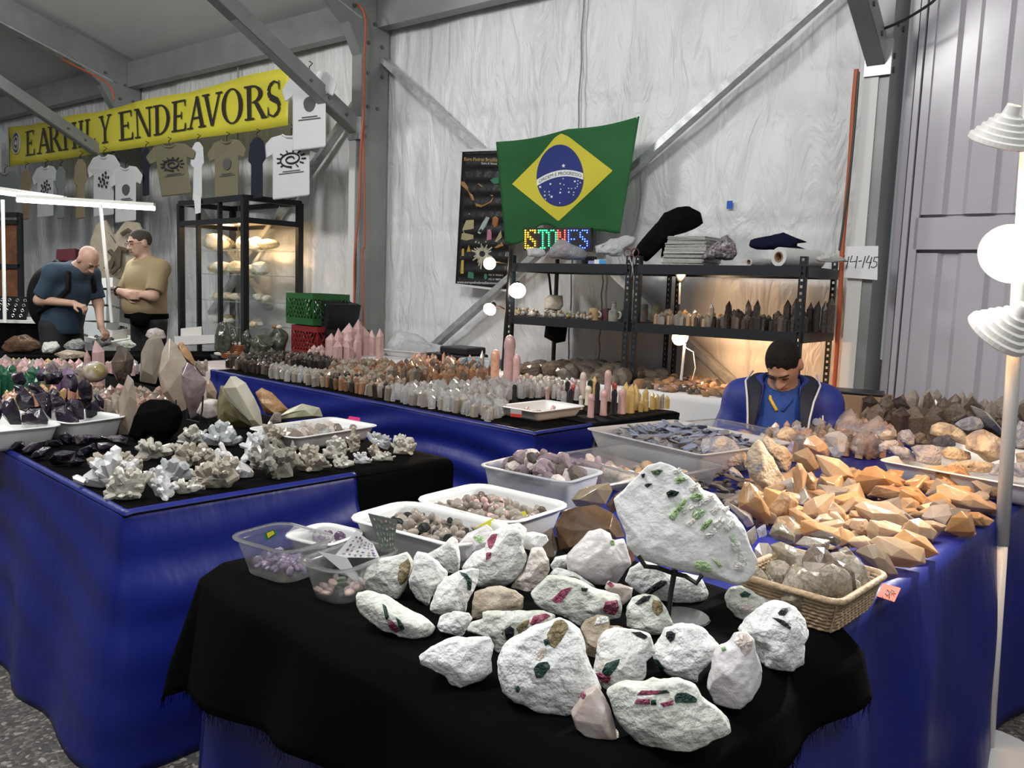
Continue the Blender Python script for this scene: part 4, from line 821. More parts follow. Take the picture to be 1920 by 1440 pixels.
leaflet([(690, 962), (745, 975), (738, 1028), (715, 1035)], TC.c + [0, .03, 0], 'dark gem leaflet with a yellow heading behind the white leaflet', 6, [mat('leaflet_dark', (.10, .11, .10), .35), mat('leaflet_yellow', (.70, .55, .05), .5), mat('p1', (.22, .15, .14), .5), mat('p2', (.12, .2, .13), .5), mat('p3', (.3, .28, .26), .5)], dC + .02)
o = quad_px('lower_leaflet', [(597, 1034), (650, 1045), (678, 1092), (665, 1090)], dC - .03, mat('leaflet_white', (.70, .70, .72), .4)); tag(o, 'white leaflet corner with a yellow edge inside the candy box', 'leaflet')
# yellow price notes and orange note
def note(pts, zz, m, label, txt=None, curl=0):
    P = [at_z(x, y, zz + (c if curl else 0)) for (x, y), c in zip(pts, (curl, 0, 0, curl))]; o = MB().add(P, [(3, 2, 1, 0)]).build('price_note', m); solid(o, .001, 0); tag(o, label, 'note'); return o
M_yn = mat('yellow_note', (.80, .78, .06), .6); M_on = mat('orange_note', (.50, .045, .002), .7)
quad = [(880, 995), (925, 971), (926, 990), (890, 1012)]
o = quad_px('price_note', quad, float(np.dot(at_z(905, 1030, Z3) - CAM, AX_F)), M_yn); tag(o, 'yellow price note on the front edge of the first white tub', 'note')
o = quad_px('price_note', [(955, 968), (985, 958), (990, 970), (975, 972)], float(np.dot(at_z(975, 1000, Z3) - CAM, AX_F)), M_yn); tag(o, 'yellow price note on the rear white tub', 'note')
on = note([(1655, 1094), (1689, 1103), (1677, 1129), (1644, 1118)], Z3 + .006, M_on, 'orange price note lying on the blue cloth', curl=.008)
for p in ([(1658, 1104), (1655, 1120)], [(1663, 1105), (1668, 1110), (1664, 1117), (1660, 1113), (1663, 1105)], [(1671, 1106), (1676, 1109), (1672, 1114), (1669, 1108), (1668, 1120)], [(1679, 1106), (1677, 1112), (1680, 1114)]):
    MB().tube([at_z(x, y, Z3 + .0125) for x, y in p], .0009, 5).build('pen_mark', mat('black_ink', (.03, .03, .03), .6), on)
# smoky blocks behind the white rocks
hull_px('smoky_quartz_block', q2([(508, 650), (560, 570), (640, 540), (760, 535), (860, 580), (905, 640), (935, 720), (860, 770), (700, 810), (600, 835), (540, 800)]), M_smoky_big, 'large dark brown smoky quartz block behind the white rocks', base=1062, seed=4, thick=.9)
hull_px('smoky_quartz_block', q2([(610, 500), (660, 440), (760, 410), (842, 400), (862, 450), (820, 530), (760, 555), (640, 545)]), quartz('pale_brown_quartz', (.30, .22, .13), (.46, .38, .27), .4, .12, 12, .1), 'pale brown quartz block behind the dark smoky block', base=982, seed=5)
hull_px('smoky_quartz_block', q2([(940, 770), (985, 800), (1000, 860), (960, 920), (900, 970), (880, 900)]), M_smoky_big, 'brown smoky quartz chunk at the left foot of the slab', base=1095, seed=6)
hull_px('smoky_quartz_block', q2([(430, 790), (440, 700), (500, 660), (530, 800), (520, 860), (470, 870)]), Q_smoke, 'grey smoky quartz chunk left of the dark block', base=1062, seed=7)
hull_px('smoky_quartz_block', q2([(820, 540), (870, 470), (920, 440), (900, 560), (850, 590)]), M_smoky_big, 'dark quartz sliver behind the left edge of the slab', base=985, seed=8)
# ---- wicker basket with chlorite quartz
zb = Z3; rimz = zb + .075
bn, br, bl = at_z(1571, 1131, rimz), at_z(1651, 1076, rimz), at_z(1372, 1080, rimz)
u = bl - bn; u[2] = 0; lu = np.linalg.norm(u); v = br - bn; v[2] = 0; lv = np.linalg.norm(v); u = E1; v = E2
bc = bn + u * lu / 2 + v * lv / 2; bk = empty('wicker_basket', (bc[0], bc[1], zb), TANG, 'pale woven wicker basket full of mossy quartz crystals', 'basket')
M_wick = mat('pale_wicker', (.50, .36, .22), .6, noise=(60, [(.36, .24, .13), (.58, .44, .29)], 4), bump=.3, bscale=120)
for j in range(9):
    t = j / 8; zz = .004 + .066 * t; sx, sy = lu * (.86 + .14 * t), lv * (.86 + .14 * t); p = rounded_rect(sx, sy, .025, 3); pts = []
    per = []
    for k in range(len(p)):
        a = np.array(p[k]); b = np.array(p[(k + 1) % len(p)]); n = max(1, int(np.linalg.norm(b - a) / .009))
        for i in range(n): per.append(a + (b - a) * i / n)
    c0 = np.zeros(2)
    for i, q in enumerate(per): w = .0022 * (1 if (i + j) % 2 else -1); q2_ = q * (1 + w / .15); pts.append((q2_[0], q2_[1], zz))
    pts.append(pts[0]); MB().tube(pts, .0040, 5, cap=False).build('strand', M_wick, bk, smooth=True, world=False)
p = rounded_rect(lu + .012, lv + .012, .03, 4); MB().tube([(x, y, .076) for x, y in p] + [(p[0][0], p[0][1], .076)], .0075, 8, cap=False).build('rim', M_wick, bk, smooth=True, world=False)
f = MB(); f.prism(rounded_rect(lu * .86, lv * .86, .02, 3), .001, .004); f.build('bottom', M_wick, bk, world=False)
f = MB()
p = rounded_rect(1, 1, .1, 6)
for k in range(0, 64):
    t = k / 64 * 4; s = int(t); q = t - s - .5; x, y = ((.5, q), (-q, .5), (-.5, -q), (q, -.5))[s]; f.tube([(x * lu * .86 * .985, y * lv * .86 * .985, .003), (x * lu * .985, y * lv * .985, .075)], .0022, 4)
sk = f.build('stakes', M_wick, bk, world=False); sk['kind'] = 'stuff'
def z3p(p): return zr(p, 1360, 920, 5.333)
def z1p(p): return zr(p, 1280, 780, 6.0)
def z2p(p): return zr(p, 1560, 760, 5.333)
BQ = [([(300, 690), (290, 580), (340, 520), (430, 520), (500, 640), (510, 770), (420, 850), (320, 830)], 1090), ([(440, 530), (560, 510), (690, 560), (790, 640), (780, 740), (690, 800), (600, 800), (520, 740), (470, 640)], 1090), ([(435, 440), (470, 350), (560, 305), (620, 360), (700, 450), (690, 520), (600, 530), (500, 500)], 1055), ([(305, 385), (400, 322), (415, 450), (340, 480)], 1048),
      ([(800, 660), (900, 615), (1000, 640), (1020, 700), (960, 740), (870, 780), (800, 840), (720, 800)], 1092), ([(395, 890), (450, 800), (560, 790), (660, 820), (660, 990), (540, 965), (410, 925)], 1120), ([(660, 995), (665, 815), (730, 830), (792, 900), (755, 985), (700, 1010)], 1125), ([(778, 930), (850, 800), (900, 750), (990, 740), (1060, 860), (1110, 960), (1145, 1060), (1080, 1112), (960, 1075), (860, 1025)], 1138),
      ([(1012, 700), (1060, 620), (1150, 600), (1250, 660), (1300, 760), (1355, 900), (1260, 985), (1140, 905), (1040, 825)], 1115), ([(820, 440), (960, 393), (1080, 430), (1165, 500), (1130, 565), (1060, 545), (960, 505)], 1060), ([(690, 535), (780, 450), (880, 470), (1062, 500), (1030, 600), (930, 615), (820, 565)], 1068), ([(1110, 590), (1200, 548), (1270, 610), (1335, 700), (1310, 765), (1240, 680)], 1080), ([(205, 420), (300, 345), (320, 480), (260, 560), (230, 520)], 1055)]
desc = ['pinkish grey mossy quartz at the left inside the basket', 'greenish mossy quartz in the middle of the basket', 'pale mossy quartz at the back left of the basket', 'white triangular quartz tip at the back left of the basket', 'grey glittering quartz in the centre of the basket', 'smoky quartz block at the front left of the basket', 'small flat-faced quartz at the front of the basket', 'long honey quartz leaning on the front basket wall', 'glossy white-brown quartz at the right in the basket', 'black-brown quartz at the back of the basket', 'flat moss-topped quartz at the back of the basket', 'mossy quartz at the back right of the basket', 'mossy chip behind the slab in the basket']
for i, ((p, b), dsc) in enumerate(zip(BQ, desc)):
    hull_px('mossy_quartz', z3p(p), M_chl if i in (1, 2, 4, 5, 10, 11, 12) else (Q_smoke if i == 9 else (Q_clear if i == 3 else M_cq if 'M_cq' in globals() else quartz('beige_quartz', (.42, .34, .26), (.62, .55, .47), .35, .1, 16, .15))), dsc, base=b, seed=30 + i, z=Z3 + .02, thick=.85)
rs = np.random.default_rng(8)
for i in range(24): q = bn + u * rs.uniform(.08, .92) * lu + v * rs.uniform(.1, .9) * lv; q[2] = zb + rs.uniform(.03, .085); w_ = rs.uniform(.06, .10); place(PEB[i % 8], 'mossy_quartz_piece', [M_chl, Q_lsmoke, M_chl, Q_smoke][i % 4], q, (w_ * 1.2, w_, w_), tuple(rs.uniform(0, 3, 3)), 'small mossy quartz piece in the pile of the wicker basket', 'crystal', 'small mossy quartz pieces')
# ---- honey quartz heap
CQ = [(z1p([(618, 965), (650, 870), (700, 738), (742, 735), (830, 800), (890, 900), (960, 1040), (988, 1130), (960, 1245), (880, 1185), (780, 1105), (640, 1035)]), 992, Q_cit2, 'tall pointed honey quartz crystal behind the basket', .6),
      (z1p([(970, 1030), (1040, 940), (1110, 850), (1200, 848), (1260, 900), (1302, 980), (1230, 1065), (1150, 1155), (1080, 1235), (990, 1190)]), 990, Q_rust, 'rusty orange crystal right of the tall honey crystal', .8),
      (z1p([(495, 1000), (530, 978), (640, 1030), (780, 1110), (805, 1230), (720, 1255), (640, 1175), (560, 1075)]), 995, Q_lsmoke, 'pink-brown quartz behind the white slab edge', .8),
      (z1p([(1235, 640), (1280, 520), (1340, 530), (1402, 640), (1372, 860), (1330, 962), (1280, 905), (1250, 785)]), 950, Q_cit, 'narrow pale quartz standing upright behind the honey heap', .9),
      (z1p([(1395, 640), (1450, 618), (1512, 700), (1502, 850), (1420, 925), (1370, 905)]), 945, Q_rust, 'rust-coated quartz beside the upright pale quartz', .8),
      (z1p([(1250, 420), (1330, 380), (1410, 348), (1470, 420), (1535, 540), (1535, 605), (1480, 645), (1400, 645), (1330, 545), (1260, 505)]), 925, quartz('brown_honey_quartz', (.34, .23, .13), (.54, .40, .26), .4, .12, 12, .1), 'brown quartz crystal at the top left of the heap', .7),
      (z1p([(1505, 740), (1560, 638), (1622, 680), (1648, 795), (1560, 852), (1505, 852)]), 935, Q_smoke, 'dark brown quartz under the wide tan slab', .7),
      (z1p([(1350, 315), (1400, 240), (1490, 208), (1580, 270), (1642, 350), (1620, 435), (1490, 435), (1410, 352)]), 905, Q_cit, 'glittering honey quartz at the very back of the heap', .8),
      (z1p([(1488, 430), (1600, 448), (1760, 480), (1860, 560), (1925, 690), (1840, 725), (1750, 765), (1650, 775), (1560, 625)]), 928, quartz('frosted_tan_quartz', (.52, .38, .25), (.64, .49, .35), .2, .35, 8, .08, .05, .5), 'wide flat tan quartz slab at the back of the heap', .5),
      (z1p([(1590, 220), (1650, 180), (1760, 163), (1850, 230), (1862, 330), (1800, 445), (1700, 465), (1640, 372)]), 880, Q_clear, 'milky white quartz lump behind the honey heap', .9),
      (z2p([(190, 770), (260, 690), (340, 620), (430, 598), (500, 640), (600, 740), (700, 760), (745, 822), (620, 845), (500, 845), (400, 905), (300, 885)]), 940, Q_cit2, 'rough peaked amber quartz in front of the white tray', .8),
      (z2p([(368, 900), (430, 800), (560, 798), (780, 838), (900, 880), (992, 990), (950, 1063), (880, 1045), (700, 985), (560, 965)]), 957, Q_rust, 'long crusty amber crystal lying before the white tray', .9),
      (z2p([(1033, 900), (1060, 810), (1120, 783), (1300, 830), (1480, 900), (1640, 980), (1692, 1060), (1680, 1122), (1540, 1122), (1420, 1085), (1250, 1025), (1090, 985)]), 970, Q_cit, 'long pale quartz crystal lying at the right end of the heap', .9),
      (z2p([(1415, 858), (1540, 792), (1690, 830), (1690, 940), (1600, 950), (1500, 900)]), 946, Q_smoke, 'smoky quartz chunk behind the lamp pole at the tray', .8),
      (z2p([(213, 1000), (300, 958), (560, 960), (690, 1050), (782, 1160), (690, 1245), (560, 1210), (420, 1262), (330, 1155), (250, 1085)]), 998, Q_cit, 'big flat-faced honey crystal in the middle of the heap', .8),
      (z2p([(898, 1110), (1000, 1000), (1165, 978), (1188, 1060), (1162, 1205), (1090, 1283), (1030, 1195), (920, 1145)]), 1002, quartz('rose_honey_quartz', (.48, .34, .27), (.64, .52, .43), .3, .2, 8, .05), 'frosted pinkish crystal leaning at the right of the heap', .8),
      (z2p([(1108, 1255), (1180, 1110), (1290, 1050), (1392, 1080), (1412, 1180), (1455, 1290), (1410, 1333), (1290, 1315), (1170, 1275)]), 1010, Q_cit2, 'short wedge-shaped amber crystal at the table edge', .8),
      (z2p([(1400, 1105), (1470, 1078), (1562, 1160), (1520, 1213), (1440, 1213)]), 988, Q_rust, 'small crusty stone beside the wedge-shaped crystal', .9),
      (z2p([(678, 1255), (760, 1140), (870, 1123), (970, 1190), (1063, 1270), (1010, 1385), (900, 1335), (760, 1295)]), 1020, Q_cit, 'honey crystal with a flat right face at the heap front', .8),
      (z2p([(158, 1215), (200, 1148), (300, 1148), (352, 1230), (352, 1312), (280, 1352), (220, 1295)]), 1014, Q_rust, 'small red-brown stone in the centre of the heap', .9),
      (z3p([(743, 435), (760, 298), (850, 298), (1000, 368), (1170, 388), (1290, 430), (1352, 520), (1290, 573), (1180, 593), (1050, 505), (900, 475)]), 1032, Q_cit2, 'long amber crystal lying behind the basket', .8),
      (z3p([(768, 255), (790, 130), (880, 60), (1000, 28), (1105, 18), (1062, 150), (1005, 250), (1045, 335), (900, 305)]), 985, Q_cit, 'tall broad honey crystal in the heap', .7),
      (z3p([(1040, 335), (1020, 190), (1080, 100), (1190, 190), (1230, 320), (1180, 385), (1100, 355)]), 994, Q_cit2, 'amber crystal in the gap behind the long crystal', .7),
      (z3p([(625, 265), (640, 230), (755, 250), (755, 370), (700, 360)]), 990, Q_smoke, 'small dark crystal tip between honey crystals', .8),
      (z3p([(1290, 600), (1400, 538), (1490, 528), (1600, 610), (1682, 730), (1728, 850), (1610, 865), (1480, 805), (1380, 725)]), 1082, quartz('brown_frosted_quartz', (.26, .17, .10), (.48, .37, .27), .3, .3, 7, .05), 'frosted brown crystal beside the right basket wall', .8),
      (q3([(1100, 665), (1140, 635), (1240, 640), (1395, 700), (1395, 780), (1310, 814), (1225, 802), (1160, 730)]), 1070, Q_cit, 'frosted honey crystal at the right front of the heap', .8),
      (q3([(1215, 645), (1290, 598), (1400, 640), (1445, 690), (1478, 732), (1400, 764), (1385, 705), (1300, 665)]), 1052, Q_cit2, 'wedge of honey crystal near the cloth edge', .8),
      (q3([(1080, 600), (1100, 545), (1180, 560), (1300, 610), (1220, 650), (1110, 665)]), 1030, Q_cit, 'honey crystal behind the front crystals of the heap', .8),
      (z2p([(740, 1095), (800, 1062), (920, 1080), (900, 1120), (830, 1128)]), 985, quartz('brown_honey_quartz', (.34, .23, .13), (.54, .40, .26), .4, .12, 12, .1), 'low brown crystal behind the frosted pinkish crystal', .8)]
for i, (p, b, m_, dsc, th) in enumerate(CQ): hull_px('quartz_crystal', p, m_, dsc, base=b, seed=60 + i, thick=th)
rs = np.random.default_rng(77)
for i in range(130):
    x, y = rs.uniform(1400, 1840), rs.uniform(905, 1050)
    if y > 1075 - (x - 1400) * .16 or y < 885 + (x - 1560) * .12 or (y > 1000 and x > 1745) or (x < 1480 and y > 1000): continue
    w_, h_ = rs.uniform(46, 92), rs.uniform(28, 52); an = rs.uniform(-.7, .7); k_ = rs.integers(6, 9)
    pp = [(x + w_ / 2 * math.cos(t) * math.cos(an) - h_ / 2 * math.sin(t) * math.sin(an), y - h_ / 2 + w_ / 2 * math.cos(t) * math.sin(an) * .6 + h_ / 2 * math.sin(t) * math.cos(an)) for t in np.sort(rs.uniform(0, 6.28, k_))]
    hull_px('quartz_crystal', pp, [Q_cit, Q_cit2, Q_cit, Q_rust, Q_lsmoke][i % 5], 'small honey quartz piece filling the gaps of the honey heap', seed=500 + i, group='small honey quartz pieces in the heap')
# ---- kyanite rocks standing behind the slab
KR = [(z1p([(195, 330), (230, 250), (350, 238), (470, 222), (560, 270), (640, 370), (682, 500), (650, 562), (560, 570), (470, 625), (380, 605), (290, 595), (208, 545), (198, 430)]), 892, M_kyb, 'blue and gold rock with a rusty star patch'),
      (z1p([(735, 430), (790, 330), (850, 262), (895, 290), (930, 380), (1000, 450), (1060, 560), (1150, 720), (1162, 795), (1090, 885), (1040, 905), (920, 815), (830, 765), (745, 685), (718, 560)]), 935, M_kyr, 'tall tan pitted rock behind the pointed honey crystal'),
      (z1p([(890, 250), (960, 218), (1040, 310), (1150, 350), (1235, 430), (1200, 565), (1180, 665), (1100, 625), (1040, 515), (980, 435), (930, 355)]), 900, M_kyr, 'peach rock behind the tall tan rock'),
      (z1p([(1048, 225), (1090, 160), (1150, 118), (1212, 130), (1275, 190), (1245, 305), (1200, 345), (1130, 335), (1060, 305)]), 868, M_kyr, 'pale tan rock with grey patches beside the orange points'),
      (z1p([(515, 605), (560, 568), (622, 610), (684, 690), (640, 725), (540, 695)]), 905, M_kyb, 'small dark blue-brown rock below the blue and gold rock'),
      (z1p([(640, 390), (690, 380), (735, 470), (725, 580), (690, 600), (660, 480)]), 890, M_kyr, 'narrow brown rock between the blue and the tan rock')]
for i, (p, b, m_, dsc) in enumerate(KR): rock_px('kyanite_rock', p, m_, dsc, base=b, seed=140 + i * 5, n=4)
hull_px('blue_crystal', z1p([(1155, 390), (1230, 268), (1255, 290), (1215, 520), (1188, 685), (1152, 672)]), mat('violet_blue_kyanite', (.10, .09, .20), .3, noise=(30, [(.07, .06, .16), (.30, .29, .42)], 4), bump=.3), 'upright violet-blue blade crystal on the peach rock', base=900, seed=2)
rs = np.random.default_rng(12)
for i in range(58):
    x, y = rs.uniform(1296, 1405), rs.uniform(885, 950)
    if y > 905 + (x - 1296) * .55 + 5 or y < 884 + (x - 1296) * .1: continue
    p = at_z(x, y, Z3 + .006 + rs.uniform(0, .03)); place(BLADE[rs.integers(4)], 'slate_shard', M_slate, p, (rs.uniform(.06, .12), rs.uniform(.03, .06), rs.uniform(.012, .02)), (rs.uniform(-.4, .4), rs.uniform(-.4, .4), rs.uniform(0, 6.3)), 'dark bronze slate shard in the heap left of the honey crystals', 'stone', 'dark slate shards')
# ---- white tray of blue-grey rocks
TZ = Z3
tn = at_z(1908, 955, TZ); tr = empty('white_tray', (0, 0, 0), 0)
bpy.data.objects.remove(tr)
T = tub((1645, 862), (1935, 912), (2075, 868), TZ, .075, M_wplast, 'long white tray of blue-grey and tan rocks at the right table edge', corner=.02, taper=.94, name='plastic_tray')
TR = [([(975, 290), (1000, 200), (1090, 165), (1200, 190), (1290, 250), (1345, 300), (1345, 400), (1260, 380), (1160, 300), (1040, 310)], 862, M_kyr, 'tan slab rock on top at the back of the white tray'), ([(1225, 190), (1300, 140), (1400, 108), (1480, 130), (1520, 200), (1500, 245), (1340, 255), (1290, 240)], 850, M_kyb, 'grey-blue rock at the far back of the white tray'),
      ([(1345, 320), (1440, 250), (1530, 240), (1640, 300), (1725, 350), (1722, 440), (1680, 540), (1560, 572), (1480, 500), (1350, 440)], 890, M_kyr, 'large cream lumpy rock in the white tray near the lamp pole'), ([(550, 430), (640, 400), (740, 420), (845, 500), (840, 560), (780, 565), (680, 540), (600, 480)], 878, M_kyb, 'blue-striped rock at the left end of the white tray'),
      ([(790, 420), (850, 395), (1000, 390), (1085, 440), (1085, 600), (970, 600), (850, 565), (840, 500)], 884, M_kyb, 'blue-grey block with golden right side in the white tray'), ([(1000, 350), (1060, 310), (1160, 300), (1235, 360), (1230, 410), (1120, 420), (1010, 400)], 868, mat('dark_blue_rock', (.07, .08, .11), .6, noise=(16, [(.03, .035, .05), (.12, .13, .17)], 6), bump=.7, bscale=50), 'dark blue rock under the tan slab rock'),
      ([(1078, 470), (1160, 408), (1260, 430), (1380, 470), (1390, 540), (1260, 555), (1130, 535)], 882, M_kyr, 'low brown rock in the middle of the white tray'), ([(1095, 610), (1250, 560), (1430, 550), (1620, 580), (1655, 620), (1600, 670), (1480, 680), (1280, 650)], 892, M_kyr, 'long flat cream rock at the front of the white tray'),
      ([(675, 300), (700, 250), (770, 238), (820, 300), (815, 390), (740, 405), (690, 370)], 862, M_kyb, 'pale grey-blue rock at the back left of the white tray'), ([(820, 290), (880, 270), (960, 300), (990, 380), (930, 395), (830, 380)], 863, M_slate, 'dark brown rock beside the pale grey-blue rock'),
      ([(470, 400), (540, 350), (640, 345), (665, 390), (560, 420), (560, 500), (480, 480)], 872, M_kyb, 'blue-grey rock with yellow edge at the left tip of the white tray'), ([(450, 300), (520, 250), (640, 240), (650, 310), (560, 345), (480, 350)], 858, Q_lsmoke, 'bagged pale quartz pieces beside the white tray'),
      ([(1840, 250), (1880, 150), (1990, 200), (1990, 420), (1850, 430)], 880, M_kyb, 'blue-grey rock right of the lamp pole in the white tray'), ([(1840, 480), (1990, 460), (1990, 560), (1850, 570)], 890, M_kyr, 'tan rock right of the lamp pole at the tray front'), ([(1780, 600), (1850, 570), (1990, 560), (1990, 720), (1860, 720), (1760, 680)], 898, M_kyb, 'grey rock at the right front of the white tray'), ([(1560, 690), (1640, 590), (1760, 570), (1790, 640), (1740, 720)], 897, M_kyb, 'brown-grey rock behind the front rim of the white tray')]
for i, (p, b, m_, dsc) in enumerate(TR): rock_px('tray_rock', z2p(p), m_, dsc, base=b, z=TZ + .03, seed=200 + i * 3, n=4, clip=True)
hull_px('selenite_blade', z2p([(1395, 0), (1440, 15), (1560, 110), (1735, 280), (1735, 320), (1600, 230), (1480, 120)]), mat('pale_selenite', (.62, .60, .54), .3, trans=.2, bump=.2), 'long pale blade crystal leaning behind the cream rock', base=845, seed=3, z=TZ + .02)
# ---- clear bag of stones
bag = rock_px('stone_bag', z2p([(175, 420), (220, 330), (280, 240), (320, 260), (400, 290), (490, 360), (480, 440), (440, 510), (350, 525), (240, 500)]), mat('clear_film', (.75, .70, .70), .08, trans=.75, alpha=.6, bump=.8, bscale=25), 'clear bag of pink-brown stones with twisted necks', 'bag', base=862, seed=7, n=4, rough=.06)
for pts, w in (([(1613, 808), (1600, 796), (1582, 782)], (.012, .03, .05)), ([(1614, 808), (1632, 800), (1652, 792)], (.012, .025, .035))):
    dB = float(np.dot(at_z(1620, 862, TZ) - CAM, AX_F)) + .04; MB().tube([at_d(x, y, dB) for x, y in pts], w, 8).build('twisted_neck', mat('clear_film', (.7, .7, .7), .1), bag, smooth=True)
for i, (x, y) in enumerate([(1612, 850), (1620, 845), (1632, 848), (1604, 842), (1638, 836), (1622, 832), (1610, 830), (1642, 852), (1628, 856)]):
    place(PEB[i % 8], 'bagged_stone', [M_pinkish, Q_smoke, Q_rust][i % 3], at_d(x, y, dB), (.045, .035, .03), tuple(rs.uniform(0, 3, 3)), 'pink-brown stone inside the clear bag', 'stone', 'stones in the clear bag')
# ---- orange-red points and smoky points at the far end
def scatter(poly, step, jit, hgt, mats, label, cat, group, name, meshes=PTS, wide=1.0, z=Z3, seed=1, lean=.08, limit=400, hfun=None):
    """stand points in staggered rows inside a pixel polygon laid on the table plane"""
    rs = np.random.default_rng(seed); W = np.array([at_z(x, y, z)[:2] for x, y in poly]); out = []
    lo, hi = W.min(0), W.max(0); A = np.array([[E1[0], E2[0]], [E1[1], E2[1]]]); uv = W @ A; lo, hi = uv.min(0), uv.max(0)
    us = np.arange(lo[0], hi[0], step); vs_ = np.arange(lo[1], hi[1], step)
    def inside(p):
        c = False; n = len(uv)
        for i in range(n):
            a, b = uv[i], uv[i - 1]
            if (a[1] > p[1]) != (b[1] > p[1]) and p[0] < (b[0] - a[0]) * (p[1] - a[1]) / (b[1] - a[1]) + a[0]: c = not c
        return c
    for j, v in enumerate(vs_):
        for u in us:
            p = np.array([u + (step / 2 if j % 2 else 0), v]) + rs.normal(size=2) * jit
            if not inside(p) or len(out) >= limit: continue
            w = A @ p; h = rs.uniform(*hgt) * (hfun(p) if hfun else 1); k = meshes[rs.integers(len(meshes))]; r = h * wide * rs.uniform(.85, 1.15); r = min(r, step * 2.6)
            out.append(place(k, name, mats[rs.integers(len(mats))], (w[0], w[1], z - .001), (r, r * rs.uniform(.8, 1.1), h), (rs.normal() * lean, rs.normal() * lean, rs.uniform(0, 6.3)), label, cat, group))
    return out
Q_tang = quartz('tangerine_quartz', (.34, .16, .11), (.62, .48, .42), .3, .15, 14, .25)
scatter([(1405, 850), (1480, 822), (1620, 816), (1700, 842), (1640, 862), (1560, 858), (1480, 865)], .055, .009, (.06, .11), [Q_tang, Q_tang, Q_lsmoke, Q_clear], 'small orange-pink crystal point in the rows before the seated man', 'crystal', 'orange-pink points by the seated man', 'tangerine_point', seed=3, wide=1.0)
scatter([(1540, 818), (1650, 806), (1700, 830), (1620, 838)], .05, .008, (.06, .12), [Q_tang, Q_rust], 'small orange-pink crystal point in the rows before the seated man', 'crystal', 'orange-pink points by the seated man', 'tangerine_point', seed=23, wide=.9)
scatter([(1590, 812), (1640, 800), (1930, 830), (1930, 850), (1760, 842), (1690, 835)], .085, .012, (.12, .19), [Q_smoke, Q_smoke, quartz('dark_smoky', (.05, .035, .03), (.12, .085, .07), .4, .06, 12, .3)], 'dark smoky crystal point in the rows behind the white tray', 'crystal', 'dark smoky points behind the tray', 'dark_smoky_point', seed=5, wide=1.25)
scatter([(1668, 800), (1930, 812), (1930, 832), (1700, 812)], .085, .01, (.17, .23), [Q_lsmoke, Q_lsmoke, Q_smoke], 'tall grey smoky crystal point in the back row by the lilac wall', 'crystal', 'tall grey points by the lilac wall', 'grey_quartz_point', seed=6, wide=.72)
# ================================================================ centre table: rows of polished points
Q_dk = quartz('near_black_smoky', (.035, .028, .024), (.10, .08, .07), .35, .06, 14, .5)
Q_gard = mat('garden_quartz', (.30, .24, .18), .12, trans=.2, noise=(55, [(.07, .06, .05), (.30, .23, .16), (.62, .56, .48)], 6, .5), vary=.3)
Q_rut = mat('brown_rutile_quartz', (.22, .11, .06), .12, trans=.15, noise=(35, [(.07, .035, .025), (.26, .13, .07), (.45, .30, .20)], 5, .6), vary=.35)
Q_peach = quartz('peach_stone', (.60, .30, .20), (.74, .46, .34), .1, .2, 12, .15)
Q_gar = quartz('garnet_red', (.07, .015, .015), (.16, .05, .045), .3, .1, 14, .4)
Q_yel = quartz('yellow_citrine', (.62, .42, .12), (.74, .56, .25), .3, .15, 10, .15)
Q_bw = mat('black_white_stone', (.3, .3, .3), .15, noise=(28, [(.02, .02, .02), (.05, .05, .05), (.72, .72, .72)], 5, 1.2))
G = 'crystal points on the centre table'
scatter([(420, 690), (500, 706), (520, 694), (650, 690), (600, 676), (480, 672)], .058, .008, (.065, .095), [Q_dk, Q_dk, Q_smoke], 'near-black smoky point at the left end of the centre table', 'crystal', 'near-black smoky points', 'near_black_point', seed=31)
scatter([(500, 707), (590, 724), (610, 712), (520, 696)], .042, .006, (.065, .085), [Q_lsmoke, Q_clear], 'pale clear point in the front row left of the grey points', 'crystal', 'pale clear points at the left', 'pale_quartz_point', seed=32)
scatter([(590, 724), (722, 751), (740, 736), (612, 710)], .055, .006, (.07, .10), [Q_gard, Q_lsmoke, Q_dk, Q_rut], 'grey-brown mottled point in the front row of the centre table', 'crystal', 'grey-brown mottled points', 'mottled_point', seed=33)
scatter([(612, 710), (740, 735), (790, 730), (800, 712), (700, 690), (640, 694)], .066, .008, (.08, .115), [Q_gard, Q_gard, Q_rut, Q_lsmoke], 'speckled garden quartz point in the middle rows of the centre table', 'crystal', 'speckled garden quartz points', 'garden_quartz_point', seed=34)
scatter([(722, 751), (930, 793), (955, 775), (930, 760), (1000, 742), (930, 725), (820, 732), (745, 737)], .058, .007, (.065, .10), [Q_clear, Q_clear, Q_clear, Q_lsmoke], 'bright clear quartz point in the front rows of the centre table', 'crystal', 'bright clear quartz points', 'clear_quartz_point', seed=35, wide=1.15)
scatter([(720, 728), (800, 738), (905, 730), (925, 716), (850, 704), (740, 706)], .078, .01, (.11, .165), [Q_rut, Q_rut, Q_gard, Q_smoke], 'tall brown-red point behind the clear points', 'crystal', 'tall brown-red points', 'rutile_point', seed=36, wide=.8)
scatter([(770, 702), (900, 706), (880, 690), (780, 688)], .075, .012, (.09, .15), [Q_peach, Q_peach, Q_rut], 'peach tower in the back row of the centre table', 'crystal', 'peach towers in the back row', 'peach_tower', seed=37, wide=.65)
scatter([(640, 692), (720, 698), (775, 690), (740, 676), (650, 676)], .05, .01, (.035, .06), [Q_gar], 'dark garnet-red crystal piece before the rose quartz towers', 'crystal', 'garnet-red pieces', 'crystal_piece', meshes=PEB, seed=38)
